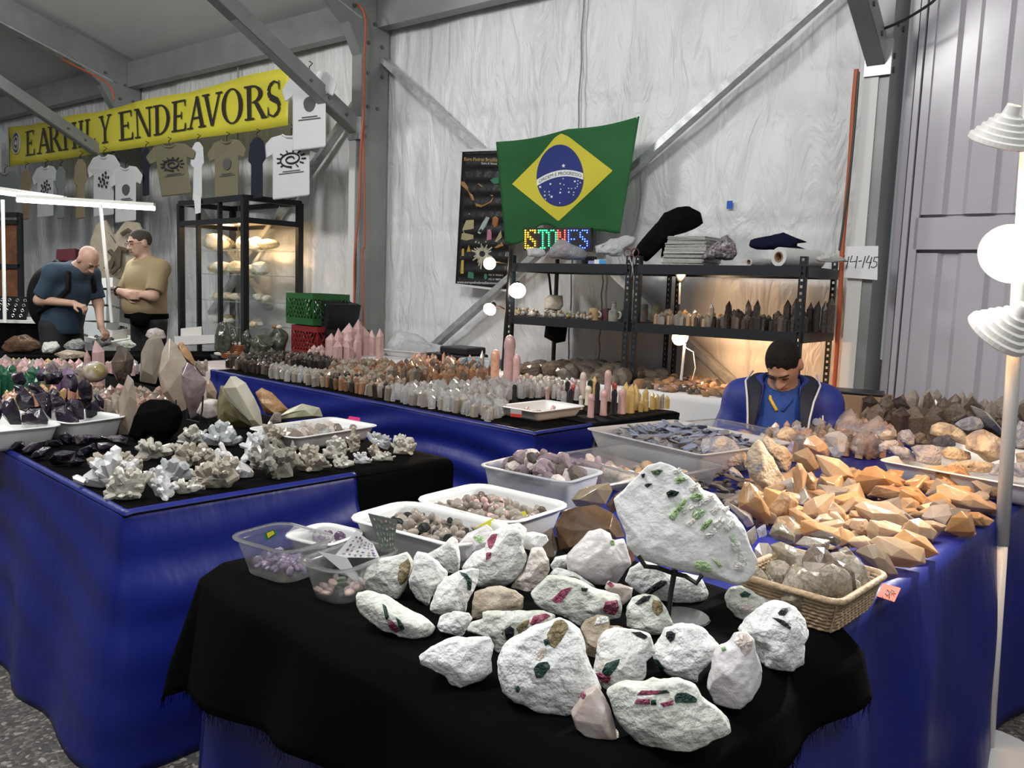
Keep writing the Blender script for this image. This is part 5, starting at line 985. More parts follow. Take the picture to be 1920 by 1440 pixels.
def stand(x, top, base, w, m, label, me=None, name='crystal_tower', cat='crystal', group=None, z=.742, k=0, lean=0):
    p = at_z(x, base, z); d = float(np.dot(p - CAM, AX_F)); h = (base - top) * d / F * 1.0; r = w * d / F
    me = me or PTS[k % 8]; bw = {id(m_): 1 for m_ in ()}; half = max(v.co.x for v in me.vertices) * 2
    return place(me, name, m, p, (r / half, r / half, h), (lean, 0, k * 1.7), label, cat, group)
TWR = [point_mesh('tower_%d' % i, .2, .2 + .04 * i, 6, .97, 300 + i, .06) for i in range(3)]
for i, (x, t, b, w) in enumerate([(1080, 205, 440, 95), (1170, 145, 440, 95), (1275, 90, 440, 120), (1385, 45, 430, 100), (1465, 125, 430, 95), (1535, 165, 430, 85), (1628, 150, 470, 75), (1165, 285, 480, 100), (1268, 285, 480, 100), (1375, 245, 470, 80), (1370, 165, 440, 100), (1270, 180, 450, 90)]):
    stand(440 + x / 6, 590 + t / 6, 590 + b / 6 + 18, w / 4.6, Q_rose, 'large pink rose quartz tower in the cluster before the grey column', TWR[i % 3], 'rose_quartz_tower', group='large rose quartz towers', k=i)
for i, (x, t, b, w) in enumerate([(890, 335, 450, 60), (980, 330, 455, 70), (945, 345, 460, 60), (920, 395, 470, 60), (990, 380, 480, 60), (1075, 315, 480, 75), (845, 380, 470, 50), (1620, 265, 480, 70)]):
    stand(440 + x / 6, 590 + t / 6, 590 + b / 6 + 10, w / 5, Q_rose, 'short pale rose quartz point left of the large pink towers', TWR[i % 3], 'rose_quartz_point', group='short rose quartz points', k=i)
for x, t, b, w, m_, lab, me in [(927, 655, 724, 19, Q_peach, 'pink domed tower lit white at its tip', WAND[2]), (953, 628, 726, 24, Q_rose, 'tallest pink domed tower glaring white under the clamp lamp', WAND[2]), (967, 664, 728, 16, Q_rose, 'pink domed tower right of the tallest one', WAND[1]), (870, 668, 722, 19, Q_bw, 'black and white marbled tower behind the clear points', TWR[1]), (897, 676, 722, 15, Q_bw, 'shorter black and white marbled tower', TWR[0]), (902, 656, 718, 12, Q_lsmoke, 'tall grey-brown point behind the marbled tower', TWR[2]),
    (964, 720, 757, 10, M_bkt, 'black domed wand among the clear points', WAND[1]), (1092, 697, 748, 14, quartz('pale_rose_white', (.66, .50, .46), (.78, .68, .62), .15, .15, 9, .05), 'pale pink-white domed wand at the back right', WAND[2]), (1138, 693, 752, 15, Q_rose, 'tall pink domed wand at the right end', WAND[2]), (1131, 730, 779, 15, Q_rose, 'pink domed wand in front of the tall pink one', WAND[2]), (1118, 715, 776, 11, M_bkt, 'tall black domed wand between the pink wands', WAND[0]), (1150, 729, 778, 13, M_bkt, 'black domed wand with a wide foot at the right end', WAND[1]),
    (1165, 727, 776, 17, Q_rose, 'thick short pink domed wand right of the black wand', WAND[2]), (1107, 738, 783, 14, Q_rose, 'pink domed wand beside the white T-marked tub', WAND[2]), (1181, 718, 774, 19, Q_yel, 'thick yellow crystal tower', TWR[1]), (1172, 715, 766, 13, Q_yel, 'yellow crystal tower left behind the thick one', TWR[0]), (1190, 719, 769, 13, Q_yel, 'yellow crystal tower right behind the thick one', TWR[2]), (1196, 733, 768, 10, Q_yel, 'pale yellow tower at the right end', TWR[0]), (1209, 726, 765, 13, Q_yel, 'dull yellow tower behind the small pair', TWR[1]),
    (1201, 750, 772, 10, Q_yel, 'smallest yellow point at the right end', TWR[0]), (1211, 746, 771, 10, Q_yel, 'small yellow point right of the smallest', TWR[1]), (1222, 733, 768, 10, Q_yel, 'brownish yellow tower near the right end', TWR[2]), (1231, 738, 767, 10, Q_yel, 'yellow tower third from the right end', TWR[0]), (1241, 737, 766, 10, Q_lsmoke, 'pale tower second from the right end', TWR[1]), (1250, 741, 766, 10, Q_yel, 'yellow tower at the very right end', TWR[2]),
    (1056, 732, 766, 13, Q_clear, 'milky white domed wand behind the white tub', WAND[2]), (1102, 723, 760, 14, quartz('cream_stone', (.66, .58, .46), (.76, .70, .60), .1, .15, 9, .05), 'cream domed wand left of the tall black wand', WAND[2]), (1089, 741, 768, 10, quartz('cream_stone', (.66, .58, .46), (.76, .70, .60)), 'small cream domed wand beside the tub', WAND[2]), (1069, 729, 764, 12, M_bkt, 'black domed wand behind the white tub', WAND[2]), (1063, 714, 750, 11, M_bkt, 'black domed wand in the second row', WAND[2]), (1074, 721, 748, 10, quartz('red_stone', (.4, .06, .05), (.5, .12, .09), .1, .15, 9, .05), 'small red domed wand', WAND[2]), (1105, 712, 748, 11, M_green, 'dark green domed wand in the back row', WAND[2]), (1113, 704, 748, 10, Q_yel, 'yellow point in the back row behind the green wand', TWR[0]), (1151, 716, 752, 11, quartz('red_stone', (.4, .06, .05), (.5, .12, .09)), 'orange-red domed wand behind the black wand', WAND[2])]:
    stand(x, t, b, w, m_, lab, me, 'stone_wand' if me in WAND else 'crystal_tower', cat='wand' if me in WAND else 'crystal', k=int(x) % 7)
scatter([(975, 745), (1050, 750), (1090, 752), (1090, 735), (1010, 724), (960, 730)], .05, .008, (.06, .10), [Q_clear, Q_clear, Q_rose, Q_lsmoke], 'small clear or pink domed wand in the crowd behind the white tub', 'wand', 'small domed wands', 'stone_wand', meshes=WAND, seed=41, wide=.9)
scatter([(968, 722), (1075, 732), (1090, 720), (985, 708)], .05, .008, (.05, .075), [Q_yel, Q_clear, Q_rose, Q_peach, M_green], 'small coloured point in the back row right of the pink towers', 'crystal', 'small coloured points', 'coloured_point', seed=42)
T = tub((936, 760), (1006, 772), (1094, 761), .742, .055, M_wplast, 'white plastic tub with a red sticker on the centre table corner', corner=.02, taper=.88)
fill(T, 12, WAND, [Q_lsmoke, Q_clear, Q_rose], (.055, .07), .25, 'small domed wand lying in the white tub', 'wand', 'wands lying in the tub', 'stone_wand', seed=44, heap=0)
dT = float(np.dot(at_z(965, 788, .742) - CAM, AX_F)); o = quad_px('tub_sticker', [(957, 766), (978, 768), (978, 783), (957, 781)], dT - .028, mat('sticker_grey', (.35, .35, .34), .6)); tag(o, 'small grey and red sticker on the white tub', 'sticker'); quad_px('red_band', [(957, 775), (978, 777), (978, 783), (957, 781)], dT - .03, mat('sticker_red', (.45, .03, .02), .6), o)
# ================================================================ left table
def z5p(p): return zr(p, 0, 680, 8)
def z6p(p): return zr(p, 200, 620, 7.385)
def z7p(p): return zr(p, 140, 780, 5.647)
def z8p(p): return zr(p, 460, 740, 5.647)
def z9p(p): return zr(p, 380, 580, 3.79)
Z1 = .742
tub((-140, 772), (-45, 812), (112, 797), Z1, .085, M_wplast, 'white tub of dark amethyst points at the left frame edge', corner=.04)
tub((62, 776), (125, 797), (207, 781), Z1, .085, M_wplast, 'second white tub of dark amethyst points behind the first', corner=.03)
AM = [([(140, 150), (330, 130), (400, 270), (350, 340), (230, 320)], 800), ([(660, 180), (720, 140), (850, 120), (940, 150), (965, 220), (880, 330), (680, 330)], 795), ([(400, 320), (480, 288), (620, 350), (705, 450), (500, 480), (420, 430)], 812), ([(225, 500), (350, 380), (500, 500), (515, 650), (330, 725), (255, 645)], 818), ([(320, 780), (470, 690), (620, 680), (775, 925), (330, 935)], 828), ([(15, 650), (80, 560), (200, 520), (300, 740), (312, 935), (160, 935), (60, 805)], 828), ([(520, 430), (700, 430), (765, 700), (785, 855), (640, 685)], 815), ([(995, 170), (1120, 158), (1185, 330), (1150, 455), (1035, 425)], 795), ([(1170, 330), (1240, 248), (1385, 330), (1385, 565), (1290, 645), (1180, 505)], 798), ([(825, 680), (940, 638), (1055, 730), (1165, 860), (1185, 905), (900, 935), (825, 805)], 818), ([(995, 600), (1080, 528), (1200, 560), (1265, 680), (1255, 855), (1150, 865), (1035, 705)], 812), ([(1278, 670), (1440, 548), (1512, 700), (1505, 825), (1280, 835)], 808), ([(725, 440), (800, 368), (885, 440), (865, 605), (780, 745)], 806), ([(535, 210), (600, 148), (685, 170), (665, 275), (580, 285)], 792), ([(1400, 480), (1470, 468), (1565, 560), (1555, 705), (1500, 645)], 800), ([(-160, 560), (-60, 480), (20, 540), (40, 800), (-20, 930), (-160, 930)], 828), ([(790, 520), (900, 500), (1000, 610), (960, 700), (820, 700)], 810), ([(210, 340), (330, 330), (420, 430), (330, 470), (220, 460)], 808)]
for i, (p, b) in enumerate(AM): hull_px('amethyst_point', z5p(p), Q_dame, 'dark purple-black amethyst point in the white tubs at the left', base=b, seed=300 + i, thick=.9, z=Z1 + .005, group='dark amethyst points in the tubs')
SH = [[(130, 1280), (230, 1190), (370, 1168), (385, 1250), (290, 1335), (200, 1335)], [(318, 1310), (480, 1190), (700, 1165), (645, 1290), (470, 1375), (350, 1375)], [(450, 1420), (500, 1340), (640, 1260), (765, 1260), (705, 1400), (560, 1450), (470, 1460)], [(740, 1450), (820, 1330), (940, 1310), (1135, 1330), (1100, 1505), (900, 1565), (760, 1545)], [(308, 1060), (380, 1018), (620, 1050), (645, 1100), (420, 1165)], [(635, 1070), (730, 1028), (825, 1080), (765, 1135), (660, 1115)], [(845, 1040), (1000, 918), (1085, 960), (1105, 1060), (960, 1105)], [(875, 1100), (1000, 1040), (1095, 1110), (1065, 1225), (960, 1235)], [(1100, 960), (1220, 888), (1385, 950), (1405, 1060), (1140, 1065)], [(1295, 1010), (1540, 948), (1645, 1060), (1400, 1085)], [(1078, 1140), (1130, 1068), (1480, 1088), (1515, 1140), (1290, 1215), (1150, 1245)], [(1500, 1100), (1800, 1078), (1925, 1130), (1905, 1245), (1700, 1205)], [(1175, 1300), (1420, 1198), (1455, 1310), (1330, 1405), (1210, 1375)], [(1125, 1400), (1190, 1298), (1265, 1380), (1180, 1445)], [(1045, 1500), (1150, 1418), (1285, 1470), (1200, 1565), (1080, 1565)], [(1440, 1200), (1620, 1190), (1780, 1250), (1700, 1320), (1480, 1330)], [(700, 1160), (900, 1150), (960, 1240), (800, 1280), (720, 1250)]]
for i, p in enumerate(SH): hull_px('amethyst_shard', z5p(p), Q_dame, 'loose amethyst shard with white veins on the black cloth', seed=340 + i, thick=.9, z=Z1, group='loose amethyst shards')
B_ = quartz('beige_quartz_point', (.36, .30, .23), (.56, .48, .40), .25, .2, 9, .08)
for i, (p, b, m_, lab) in enumerate([([(55, 420), (120, 290), (210, 198), (300, 250), (385, 390), (345, 580), (260, 695), (140, 705), (75, 560)], 745, Q_smoke, 'dark smoky quartz point with a broad head at the back'), ([(465, 705), (488, 300), (560, 140), (680, 28), (765, 100), (805, 240), (725, 520), (695, 745)], 755, quartz('grey_quartz_point', (.23, .20, .15), (.34, .30, .24), .2, .25, 8, .05), 'tallest flat grey quartz point at the back'), ([(978, 180), (1040, 148), (1120, 240), (1215, 400), (1215, 495), (1100, 435), (1040, 315)], 740, Q_rust, 'brown quartz point leaning behind the beige one'), ([(1205, 480), (1270, 402), (1365, 500), (1375, 640), (1300, 625)], 740, Q_lsmoke, 'small grey quartz point behind the purple one'), ([(705, 590), (780, 300), (820, 180), (880, 102), (960, 180), (1085, 400), (1125, 480), (1035, 700), (1085, 950), (1115, 1090), (1040, 1125), (880, 975), (785, 875)], 785, B_, 'tall beige quartz point standing above the black lump'), ([(1025, 650), (1050, 520), (1120, 428), (1230, 530), (1395, 690), (1375, 830), (1295, 1000), (1245, 1185), (1170, 1225), (1108, 1055), (1045, 800)], 792, quartz('purple_brown_quartz', (.13, .08, .11), (.34, .27, .25), .25, .12, 9, .08), 'purple-brown quartz point on a wire stand'), ([(155, 960), (250, 720), (300, 598), (375, 680), (395, 850), (425, 1000), (375, 1280), (330, 1445), (165, 1445)], 818, B_, 'beige quartz point left of the black lump'), ([(1375, 720), (1410, 655), (1465, 720), (1535, 850), (1515, 955), (1380, 935)], 760, quartz('peach_quartz_point', (.40, .28, .18), (.56, .44, .33), .25, .2, 9, .05), 'short peach quartz point right of the purple-brown one'), ([(-20, 1100), (0, 920), (60, 1000), (90, 1100), (60, 1330), (-20, 1330)], 800, Q_lsmoke, 'pale quartz point beside the second tub'), ([(60, 900), (130, 870), (165, 960), (160, 1180), (80, 1120)], 795, Q_lsmoke, 'small pale quartz point left of the beige point')]):
    hull_px('quartz_point', z6p(p), m_, lab, base=b, seed=380 + i, thick=.8, z=Z1)
rock_px('black_cloth_bundle', z6p([(325, 1445), (400, 1190), (490, 1010), (600, 948), (820, 955), (985, 1040), (1035, 1150), (1012, 1290), (965, 1400), (880, 1500), (760, 1560), (700, 1440), (560, 1450), (430, 1530)]), M_black, 'black cloth bundle draped over a block between the quartz points', 'cloth', base=832, seed=5, n=5, rough=.02, thick=.8, z=Z1)
rock_px('pink_rock', z6p([(1245, 1150), (1340, 958), (1440, 938), (1545, 960), (1545, 1185), (1400, 1225)]), M_pinkish, 'pink and white rock in a tray behind the clusters', base=795, seed=6, n=4, z=Z1)
for i, (p, b, m_, lab) in enumerate([(z9p([(100, 780), (105, 640), (130, 540), (160, 540), (240, 680), (330, 800), (360, 850), (130, 830)]), 802, quartz('olive_quartz', (.16, .14, .06), (.36, .33, .19), .2, .2, 14, .05), 'olive green crystal plate behind the cream plate'), (z9p([(145, 560), (195, 474), (230, 474), (310, 520), (370, 620), (412, 720), (435, 845), (380, 868), (290, 765), (170, 640)]), 812, quartz('cream_quartz_plate', (.46, .43, .33), (.58, .55, .44), .15, .3, 8, .05), 'large cream crystal plate leaning over the clusters'), (z9p([(370, 590), (420, 555), (490, 590), (610, 712), (540, 765), (440, 745), (410, 665)]), 795, Q_rust, 'brown crystal block behind the white stone tub'), (z9p([(600, 712), (710, 668), (760, 700), (835, 698), (858, 765), (640, 785), (540, 808), (470, 800)]), 790, quartz('sage_quartz', (.28, .27, .17), (.46, .45, .32), .15, .3, 14, .05), 'sage green crystal block behind the white stone tub'), (z9p([(465, 800), (510, 725), (560, 735), (560, 800), (490, 815)]), 800, Q_lsmoke, 'small pale crystal before the brown block')]):
    hull_px('crystal_plate', p, m_, lab, base=b, seed=400 + i, thick=.5, z=Z1)
T = tub((478, 803), (556, 822), (697, 797), Z1, .06, M_wplast, 'white tub of grey quartz pieces with a pink note on the left table', corner=.03)
fill(T, 26, PEB, [Q_lsmoke, Q_smoke, M_pinkish, Q_clear], (.05, .09), .55, 'grey quartz piece in the white tub with the pink note', 'stone', 'grey quartz pieces', 'quartz_piece', seed=46, heap=.3, elong=1.4)
o = quad_px('price_note', [(655, 780), (675, 783), (675, 791), (651, 787)], float(np.dot(at_z(690, 812, Z1) - CAM, AX_F)) + .1, mat('pink_note', (.85, .06, .25), .6)); tag(o, 'bright pink price note on the rim of the white tub', 'note')
M_ccr = quartz('cluster_cream', (.60, .56, .47), (.76, .74, .68), .3, .14, 16, .06); M_cwh = quartz('cluster_white', (.74, .73, .73), (.84, .84, .84), .25, .14, 14, .06); M_cbr = quartz('cluster_beige', (.42, .37, .29), (.64, .59, .51), .3, .14, 16, .06); M_cgr = quartz('cluster_grey', (.20, .20, .16), (.50, .48, .42), .35, .12, 16, .06)
M_cblu = quartz('cluster_bluish', (.60, .64, .66), (.80, .82, .83), .45, .1, 14, .06)
def cluster(pts, m, label, seed, nc=12, base=None, size=.40):
    """matrix lump with crystal points of its own growing up and outwards"""
    c = np.array(pts).mean(0); sh = [(c[0] + (x - c[0]) * .94, c[1] + (y - c[1]) * .90 + 1) for x, y in pts]
    o = rock_px('quartz_cluster', sh, m, label, 'crystal cluster', base=base, seed=seed, n=3, rough=.07, facet=12, cut=.35, thick=.85, z=Z1, smooth=False)
    rs = np.random.default_rng(seed); P = np.array([v.co[:] for v in o.data.vertices]); N = np.array([v.normal[:] for v in o.data.vertices]); ct = P.mean(0); sz = np.ptp(P, axis=0)
    S = (np.ptp([x for x, y in pts]) * np.ptp([y for x, y in pts])) ** .5 * np.linalg.norm(ct - CAM) / F
    sc_ = N[:, 2] * 1.1 - (N @ AX_F) * .7 + rs.uniform(0, .9, len(P)); idx = np.argsort(-sc_)[:nc * 4]; rs.shuffle(idx)
    for k in idx[:nc]:
        d = (P[k] - ct); d = d / np.linalg.norm(d) + np.array([0, 0, .55]) + rs.normal(size=3) * .25; h = S * size * rs.uniform(.55, 1.1); q = Vector(d).to_track_quat('Z', 'Y').to_euler()
        place(PTS[rs.integers(8)], 'crystal', m, P[k] - np.array(d) / np.linalg.norm(d) * h * .35, (h * rs.uniform(.9, 1.5), h * rs.uniform(.9, 1.5), h), q, parent=o)
    return o
CL = [(z7p([(20, 640), (110, 600), (330, 470), (450, 443), (600, 490), (725, 580), (725, 645), (600, 705), (400, 765), (200, 785), (38, 715)]), M_cwh, 'large snow white quartz cluster at the front corner', 9), (z7p([(160, 500), (220, 418), (350, 400), (560, 440), (700, 468), (765, 560), (745, 645), (640, 565), (400, 462), (200, 572)]), M_cbr, 'greyish cluster behind the snow white cluster', 14), (z7p([(630, 450), (700, 318), (780, 258), (860, 330), (1030, 258), (1055, 400), (900, 445), (760, 475)]), M_ccr, 'cream cluster in the middle beside the black bundle', 12), (z7p([(760, 700), (880, 488), (1000, 458), (1100, 530), (1285, 560), (1255, 655), (1130, 695), (900, 705)]), M_cblu, 'white and bluish cluster in the second row', 9), (z7p([(345, 720), (430, 588), (560, 620), (660, 618), (765, 640), (742, 765), (745, 875), (620, 915), (450, 915), (368, 825)]), M_ccr, 'cream spiky cluster nearest to the corner of the left table', 18), (z7p([(818, 680), (840, 588), (920, 556), (1000, 640), (1058, 820), (1012, 893), (850, 855), (828, 780)]), M_cwh, 'upright whitish cluster right of the nearest cream cluster', 10), (z7p([(1010, 760), (1150, 688), (1260, 688), (1375, 740), (1300, 795), (1110, 845)]), M_ccr, 'flat cream cluster lying at the table edge', 8), (z7p([(1270, 650), (1330, 560), (1450, 468), (1600, 448), (1700, 540), (1755, 660), (1650, 765), (1480, 795), (1330, 745)]), M_cbr, 'beige cluster with a crown of brown tips', 18), (z7p([(1490, 400), (1600, 318), (1660, 420), (1885, 560), (1915, 660), (1780, 685), (1640, 505), (1500, 485)]), M_cwh, 'milky long crystal cluster behind the brown-tipped one', 6), (z7p([(1050, 470), (1040, 318), (1180, 268), (1340, 330), (1485, 390), (1485, 485), (1320, 545), (1130, 525)]), M_cbr, 'wide beige cluster in the middle of the left table', 16), (z7p([(1070, 220), (1150, 158), (1330, 118), (1405, 180), (1300, 295), (1080, 305)]), M_ccr, 'pale yellow cluster behind the wide beige one', 10), (z7p([(1310, 220), (1470, 138), (1560, 98), (1680, 78), (1755, 250), (1700, 335), (1500, 325), (1340, 315)]), M_cblu, 'clear bluish cluster at the back of the quartz clusters', 12),
      (z8p([(0, 720), (-10, 400), (120, 378), (245, 500), (180, 562), (90, 705)]), M_cwh, 'white cluster left of the grey-green one', 10), (z8p([(130, 400), (220, 278), (330, 380), (435, 510), (445, 615), (320, 505), (200, 465)]), M_cbr, 'tall beige crystal cluster in front of the white tub', 5), (z8p([(460, 640), (470, 560), (500, 448), (532, 560), (512, 685)]), M_cbr, 'narrow tan blade cluster beside the white tub', 3), (z8p([(78, 740), (130, 600), (200, 518), (310, 508), (420, 620), (475, 700), (532, 855), (440, 915), (330, 915), (240, 815)]), M_cgr, 'dark grey-green spiky cluster at the table edge', 20), (z8p([(508, 720), (560, 600), (680, 558), (840, 610), (893, 740), (790, 835), (560, 825)]), M_cbr, 'rounded beige cluster at the end of the blue skirt', 16), (z8p([(828, 640), (880, 478), (1020, 468), (1082, 560), (1062, 655), (880, 695)]), M_ccr, 'pale yellow needle cluster before the white tub', 14), (z8p([(1068, 480), (1140, 362), (1215, 460), (1205, 605), (1110, 625)]), M_cbr, 'upright smoky cluster right of the white tub', 7), (z8p([(918, 690), (960, 648), (1150, 690), (1155, 742), (1000, 785), (938, 765)]), M_ccr, 'low cream cluster near the black overhang', 9), (z8p([(1138, 690), (1180, 628), (1270, 622), (1345, 722), (1160, 738)]), M_cwh, 'small whitish cluster near the black overhang', 8), (z8p([(1288, 580), (1330, 518), (1420, 560), (1445, 640), (1340, 665)]), M_cbr, 'small pinkish cluster in the right group', 7), (z8p([(1342, 705), (1360, 628), (1550, 608), (1572, 695)]), M_ccr, 'flat tan cluster slab in the right group', 10), (z8p([(1278, 430), (1420, 388), (1432, 450), (1500, 480), (1565, 500), (1520, 595), (1430, 565), (1330, 505)]), M_cblu, 'clear bluish cluster at the right end', 8), (z8p([(1558, 610), (1590, 438), (1710, 448), (1825, 500), (1805, 605), (1710, 645), (1600, 645)]), M_ccr, 'cream spiky cluster at the far right end of the left table', 16)]
for i, (p, m_, lab, nc) in enumerate(CL): cluster(p, m_, lab, 420 + i, int(nc * 1.2) + 3)
# rows of small points and other pieces on the far part of the left table
scatter([(205, 790), (300, 800), (345, 778), (330, 760), (240, 745), (170, 748)], .06, .008, (.06, .10), [Q_tang, Q_tang, Q_lsmoke], 'small pinkish crystal point between the tall quartz points', 'crystal', 'small pinkish points on the left table', 'pinkish_point', seed=51)
scatter([(-5, 748), (75, 748), (80, 730), (-5, 726)], .06, .008, (.10, .15), [mat('green_aventurine', (.015, .10, .05), .2, noise=(20, [(.008, .05, .025), (.03, .15, .08)], 4))], 'dark green polished point at the far left', 'crystal', 'dark green points', 'green_point', seed=52, wide=.8)
scatter([(-5, 724), (150, 726), (165, 712), (-5, 706)], .06, .01, (.10, .15), [Q_rose, Q_rose, Q_lsmoke], 'pale pink point behind the green points', 'crystal', 'pale pink points on the left table', 'rose_point', seed=53, wide=.8)
scatter([(70, 745), (160, 748), (165, 728), (90, 722)], .08, .01, (.12, .18), [Q_ame, Q_smoke, Q_lsmoke], 'purple or grey point behind the amethyst tubs', 'crystal', 'purple-grey points', 'purple_grey_point', seed=54, wide=.9)
scatter([(0, 772), (40, 772), (120, 752), (180, 750), (180, 742), (90, 744), (0, 755)], .05, .008, (.05, .08), [Q_peach, Q_yel, Q_tang], 'small orange point behind the amethyst tubs', 'crystal', 'small orange points', 'orange_point', seed=55)
scatter([(200, 704), (390, 706), (385, 694), (200, 692)], .07, .01, (.06, .09), [Q_clear, Q_lsmoke, Q_rose], 'small whitish point in the back rows of the left table', 'crystal', 'small whitish points', 'whitish_point', seed=56)
scatter([(-5, 702), (110, 704), (120, 694), (-5, 690)], .06, .01, (.07, .10), [Q_clear, Q_yel, Q_rose], 'small clear or yellow point at the far left back', 'crystal', 'small clear and yellow points', 'yellow_clear_point', seed=57)
stand(185, 637, 730, 25, Q_rose, 'tall pink rose quartz tower on the left table', TWR[1], 'rose_quartz_tower'); stand(165, 655, 728, 12, Q_rose, 'slim pink tower left of the tall rose quartz', TWR[0], 'rose_quartz_tower', k=2)
eg = rock_px('geode_egg', [(178 + 22 * math.cos(t), 697 + 20 * math.sin(t)) for t in np.linspace(0, 6.28, 24, endpoint=False)], mat('polished_geode', (.42, .38, .30), .08, noise=(9, [(.14, .07, .16), (.50, .46, .40), (.30, .24, .10)], 4, 1)), 'polished purple and cream geode egg below the tall rose tower', 'egg', base=745, rough=0, facet=0, z=Z1, thick=.95, n=4)
MB().lathe([(0, 0), (.03, 0), (.022, .02), (.024, .03)], at_z(178, 748, Z1), seg=16).build('cup', M_iron, eg)
ws = empty('wire_stand', at_z(368, 792, Z1), 0, 'thin black wire stand holding the purple-brown point', 'stand'); dW = float(np.dot(at_z(362, 800, Z1) - CAM, AX_F))
for pp in ([(381, 742), (379, 770), (374, 792), (350, 786), (350, 772)], [(362, 788), (360, 800)], [(392, 790), (392, 800)], [(330, 750), (330, 800)]): MB().tube([at_d(x, y, dW) for x, y in pp], .004, 6).build('wire', M_iron, ws)
# ================================================================ shelves on the wall table
M_shelf = mat('black_shelf_steel', (.018, .022, .026), .4, metal=.2, bump=.05)
SX = [(1.37, .325), (.295, -.845)]; ZD = [1.595, 1.205]
def post(name, s, o, parent):
    f = MB(); p = wall(s, o, 0); h0, h1 = T4Z, 1.665; n = 22; dz = (h1 - h0) / n
    def bx(dx, z0, z1, w, dy=0, d=.004): f.box((p[0] - WD[0] * dx + WN[0] * dy, p[1] - WD[1] * dx + WN[1] * dy, (z0 + z1) / 2), (w, d, z1 - z0), WANG)
    for sx in (-.0135, .0135): bx(sx, h0, h1, .011)
    for k in range(n + 1): bx(0, max(h0, h0 + k * dz - .0115), min(h1, h0 + k * dz + .0115), .017)
    bx(.019, h0, h1, .004, .018 if o < .4 else -.018, .036)
    return f.build(name, M_shelf, parent)
for i, (sa_, sb_) in enumerate(SX):
    u = empty('shelf_unit', wall((sa_ + sb_) / 2, .45, T4Z), WANG, ['left black steel shelf unit with mugs and carvings', 'right black steel shelf unit with smoky points'][i], 'shelf')
    for s in (sa_ - .02, sb_ + .02):
        for o_ in (.15, .75): post('post', s, o_, u)
    for z in ZD:
        MB().box(wall((sa_ + sb_) / 2, .45, z), (sa_ - sb_ - .02, .58, .02), WANG).build('deck', M_shelf, u)
        for o_ in (.15, .745): MB().box(wall((sa_ + sb_) / 2, o_, z - .018), (sa_ - sb_ - .05, .025, .062), WANG).build('beam', M_shelf, u)
        for s in (sa_, sb_): MB().box(wall(s, .45, z - .018), (.025, .57, .062), WANG).build('side_beam', M_shelf, u)
DT, DM = ZD[0] + .0115, ZD[1] + .0115
def shf(px, py, o): s, z = at_wall(px, py, o); return wall(s, o, z)
def on_shelf(px, deck, o): s, z = at_wall(px, 600, o); return wall(s, o, deck)
def rock_sh(name, pts, m, label, cat, o_, deck, **k):
    pts = np.array(pts, float); d = float(np.dot(on_shelf(pts[:, 0].mean(), deck, o_) - CAM, AX_F)); k.setdefault('n', 4); return rock_px(name, pts, m, label, cat, depth=d, z=deck, **k)
# flag
M_fg = satin('flag_green_cloth', (.010, .085, .022), (.014, .11, .03), .75, 2, .2); M_fy = mat('flag_yellow_cloth', (.56, .50, .035), .7); M_fb = mat('flag_blue_cloth', (.012, .025, .17), .7); M_fw = mat('flag_white_cloth', (.72, .74, .74), .7)
def fpt(x, y, e=0): return shf(x, y, .30 + .012 * math.sin(x * .045 + y * .01) * ((y - 215) / 200) + .006 * math.sin(y * .05 + x * .02) + e)
flag = empty('national_flag', fpt(1060, 245), 0, 'green flag with yellow diamond and starry blue disc hung on the tent wall', 'flag')
TLp, TRp, BLp, BRp = map(np.array, ((930., 266.), (1199., 218.), (947., 446.), (1162., 434.)))
def fuv(u, v):
    a = TLp * (1 - u) + TRp * u; b = BLp * (1 - u) + BRp * u; p = a * (1 - v) + b * v; p[1] += v * (10 * math.sin(u * 9 + 1) * (u < .45) - 10 * math.exp(-((u - .3) / .12) ** 2) + 4 * math.sin(u * 14)); p[1] += (1 - v) * 5 * math.sin(math.pi * min(1, u * 2) if u < .5 else math.pi * (u - .5) * 2); return fpt(*p)
solid(MB().grid(lambda u, v: fuv(u, v), 50, 34).build('green_field', M_fg, flag, smooth=True), .002, 0)
def fan(name, outline, c, m, e, rings=8, n=120):
    pts = np.array(outline + outline[:1], float); seg = np.concatenate([[0], np.cumsum(np.linalg.norm(np.diff(pts, axis=0), axis=1))]); t = np.linspace(0, seg[-1], n, endpoint=False)
    ol = np.stack([np.interp(t, seg, pts[:, k]) for k in (0, 1)], 1); f = MB(); f.v = [tuple(fpt(*(np.array(c) + (q - c) * (r - .97) / (rings - .97)), e)) for r in range(1, rings + 1) for q in ol]; f.f = [((r - 1) * n + i, (r - 1) * n + (i + 1) % n, r * n + (i + 1) % n, r * n + i) for r in range(1, rings) for i in range(n)] + [tuple(range(n))]
    return f.build(name, m, flag, smooth=True)
fan('yellow_diamond', [(960, 345), (1010, 295), (1040, 258), (1052, 250), (1066, 256), (1110, 290), (1149, 320), (1100, 366), (1047, 415), (1000, 377)], np.array((1052., 330.)), M_fy, .004)
FD = fan('blue_disc', [(1050 + 44 * math.cos(t) + 3 * math.sin(t) * math.cos(t), 329 + 58 * math.sin(t)) for t in np.linspace(0, 6.283, 60, endpoint=False)], np.array((1050., 329.)), M_fb, .007)
def bnd(t, w): x = 1006.5 + 87 * t; y = 343 - 12 * t - 13 * 4 * t * (1 - t) * .9; return (x, y + w)
MB().grid(lambda u, v: fpt(*bnd(u, (v - .5) * 12), .0095), 40, 4).build('white_band', M_fw, FD, smooth=True)
tm = text_mesh('ORDEM E PROGRESSO', 1); X = [v.co.x for v in tm.vertices]; w0 = max(X)
for v in tm.vertices: v.co = Vector(fpt(*bnd(.04 + .92 * v.co.x / w0, 3.2 - v.co.y * 9.0), .0115))
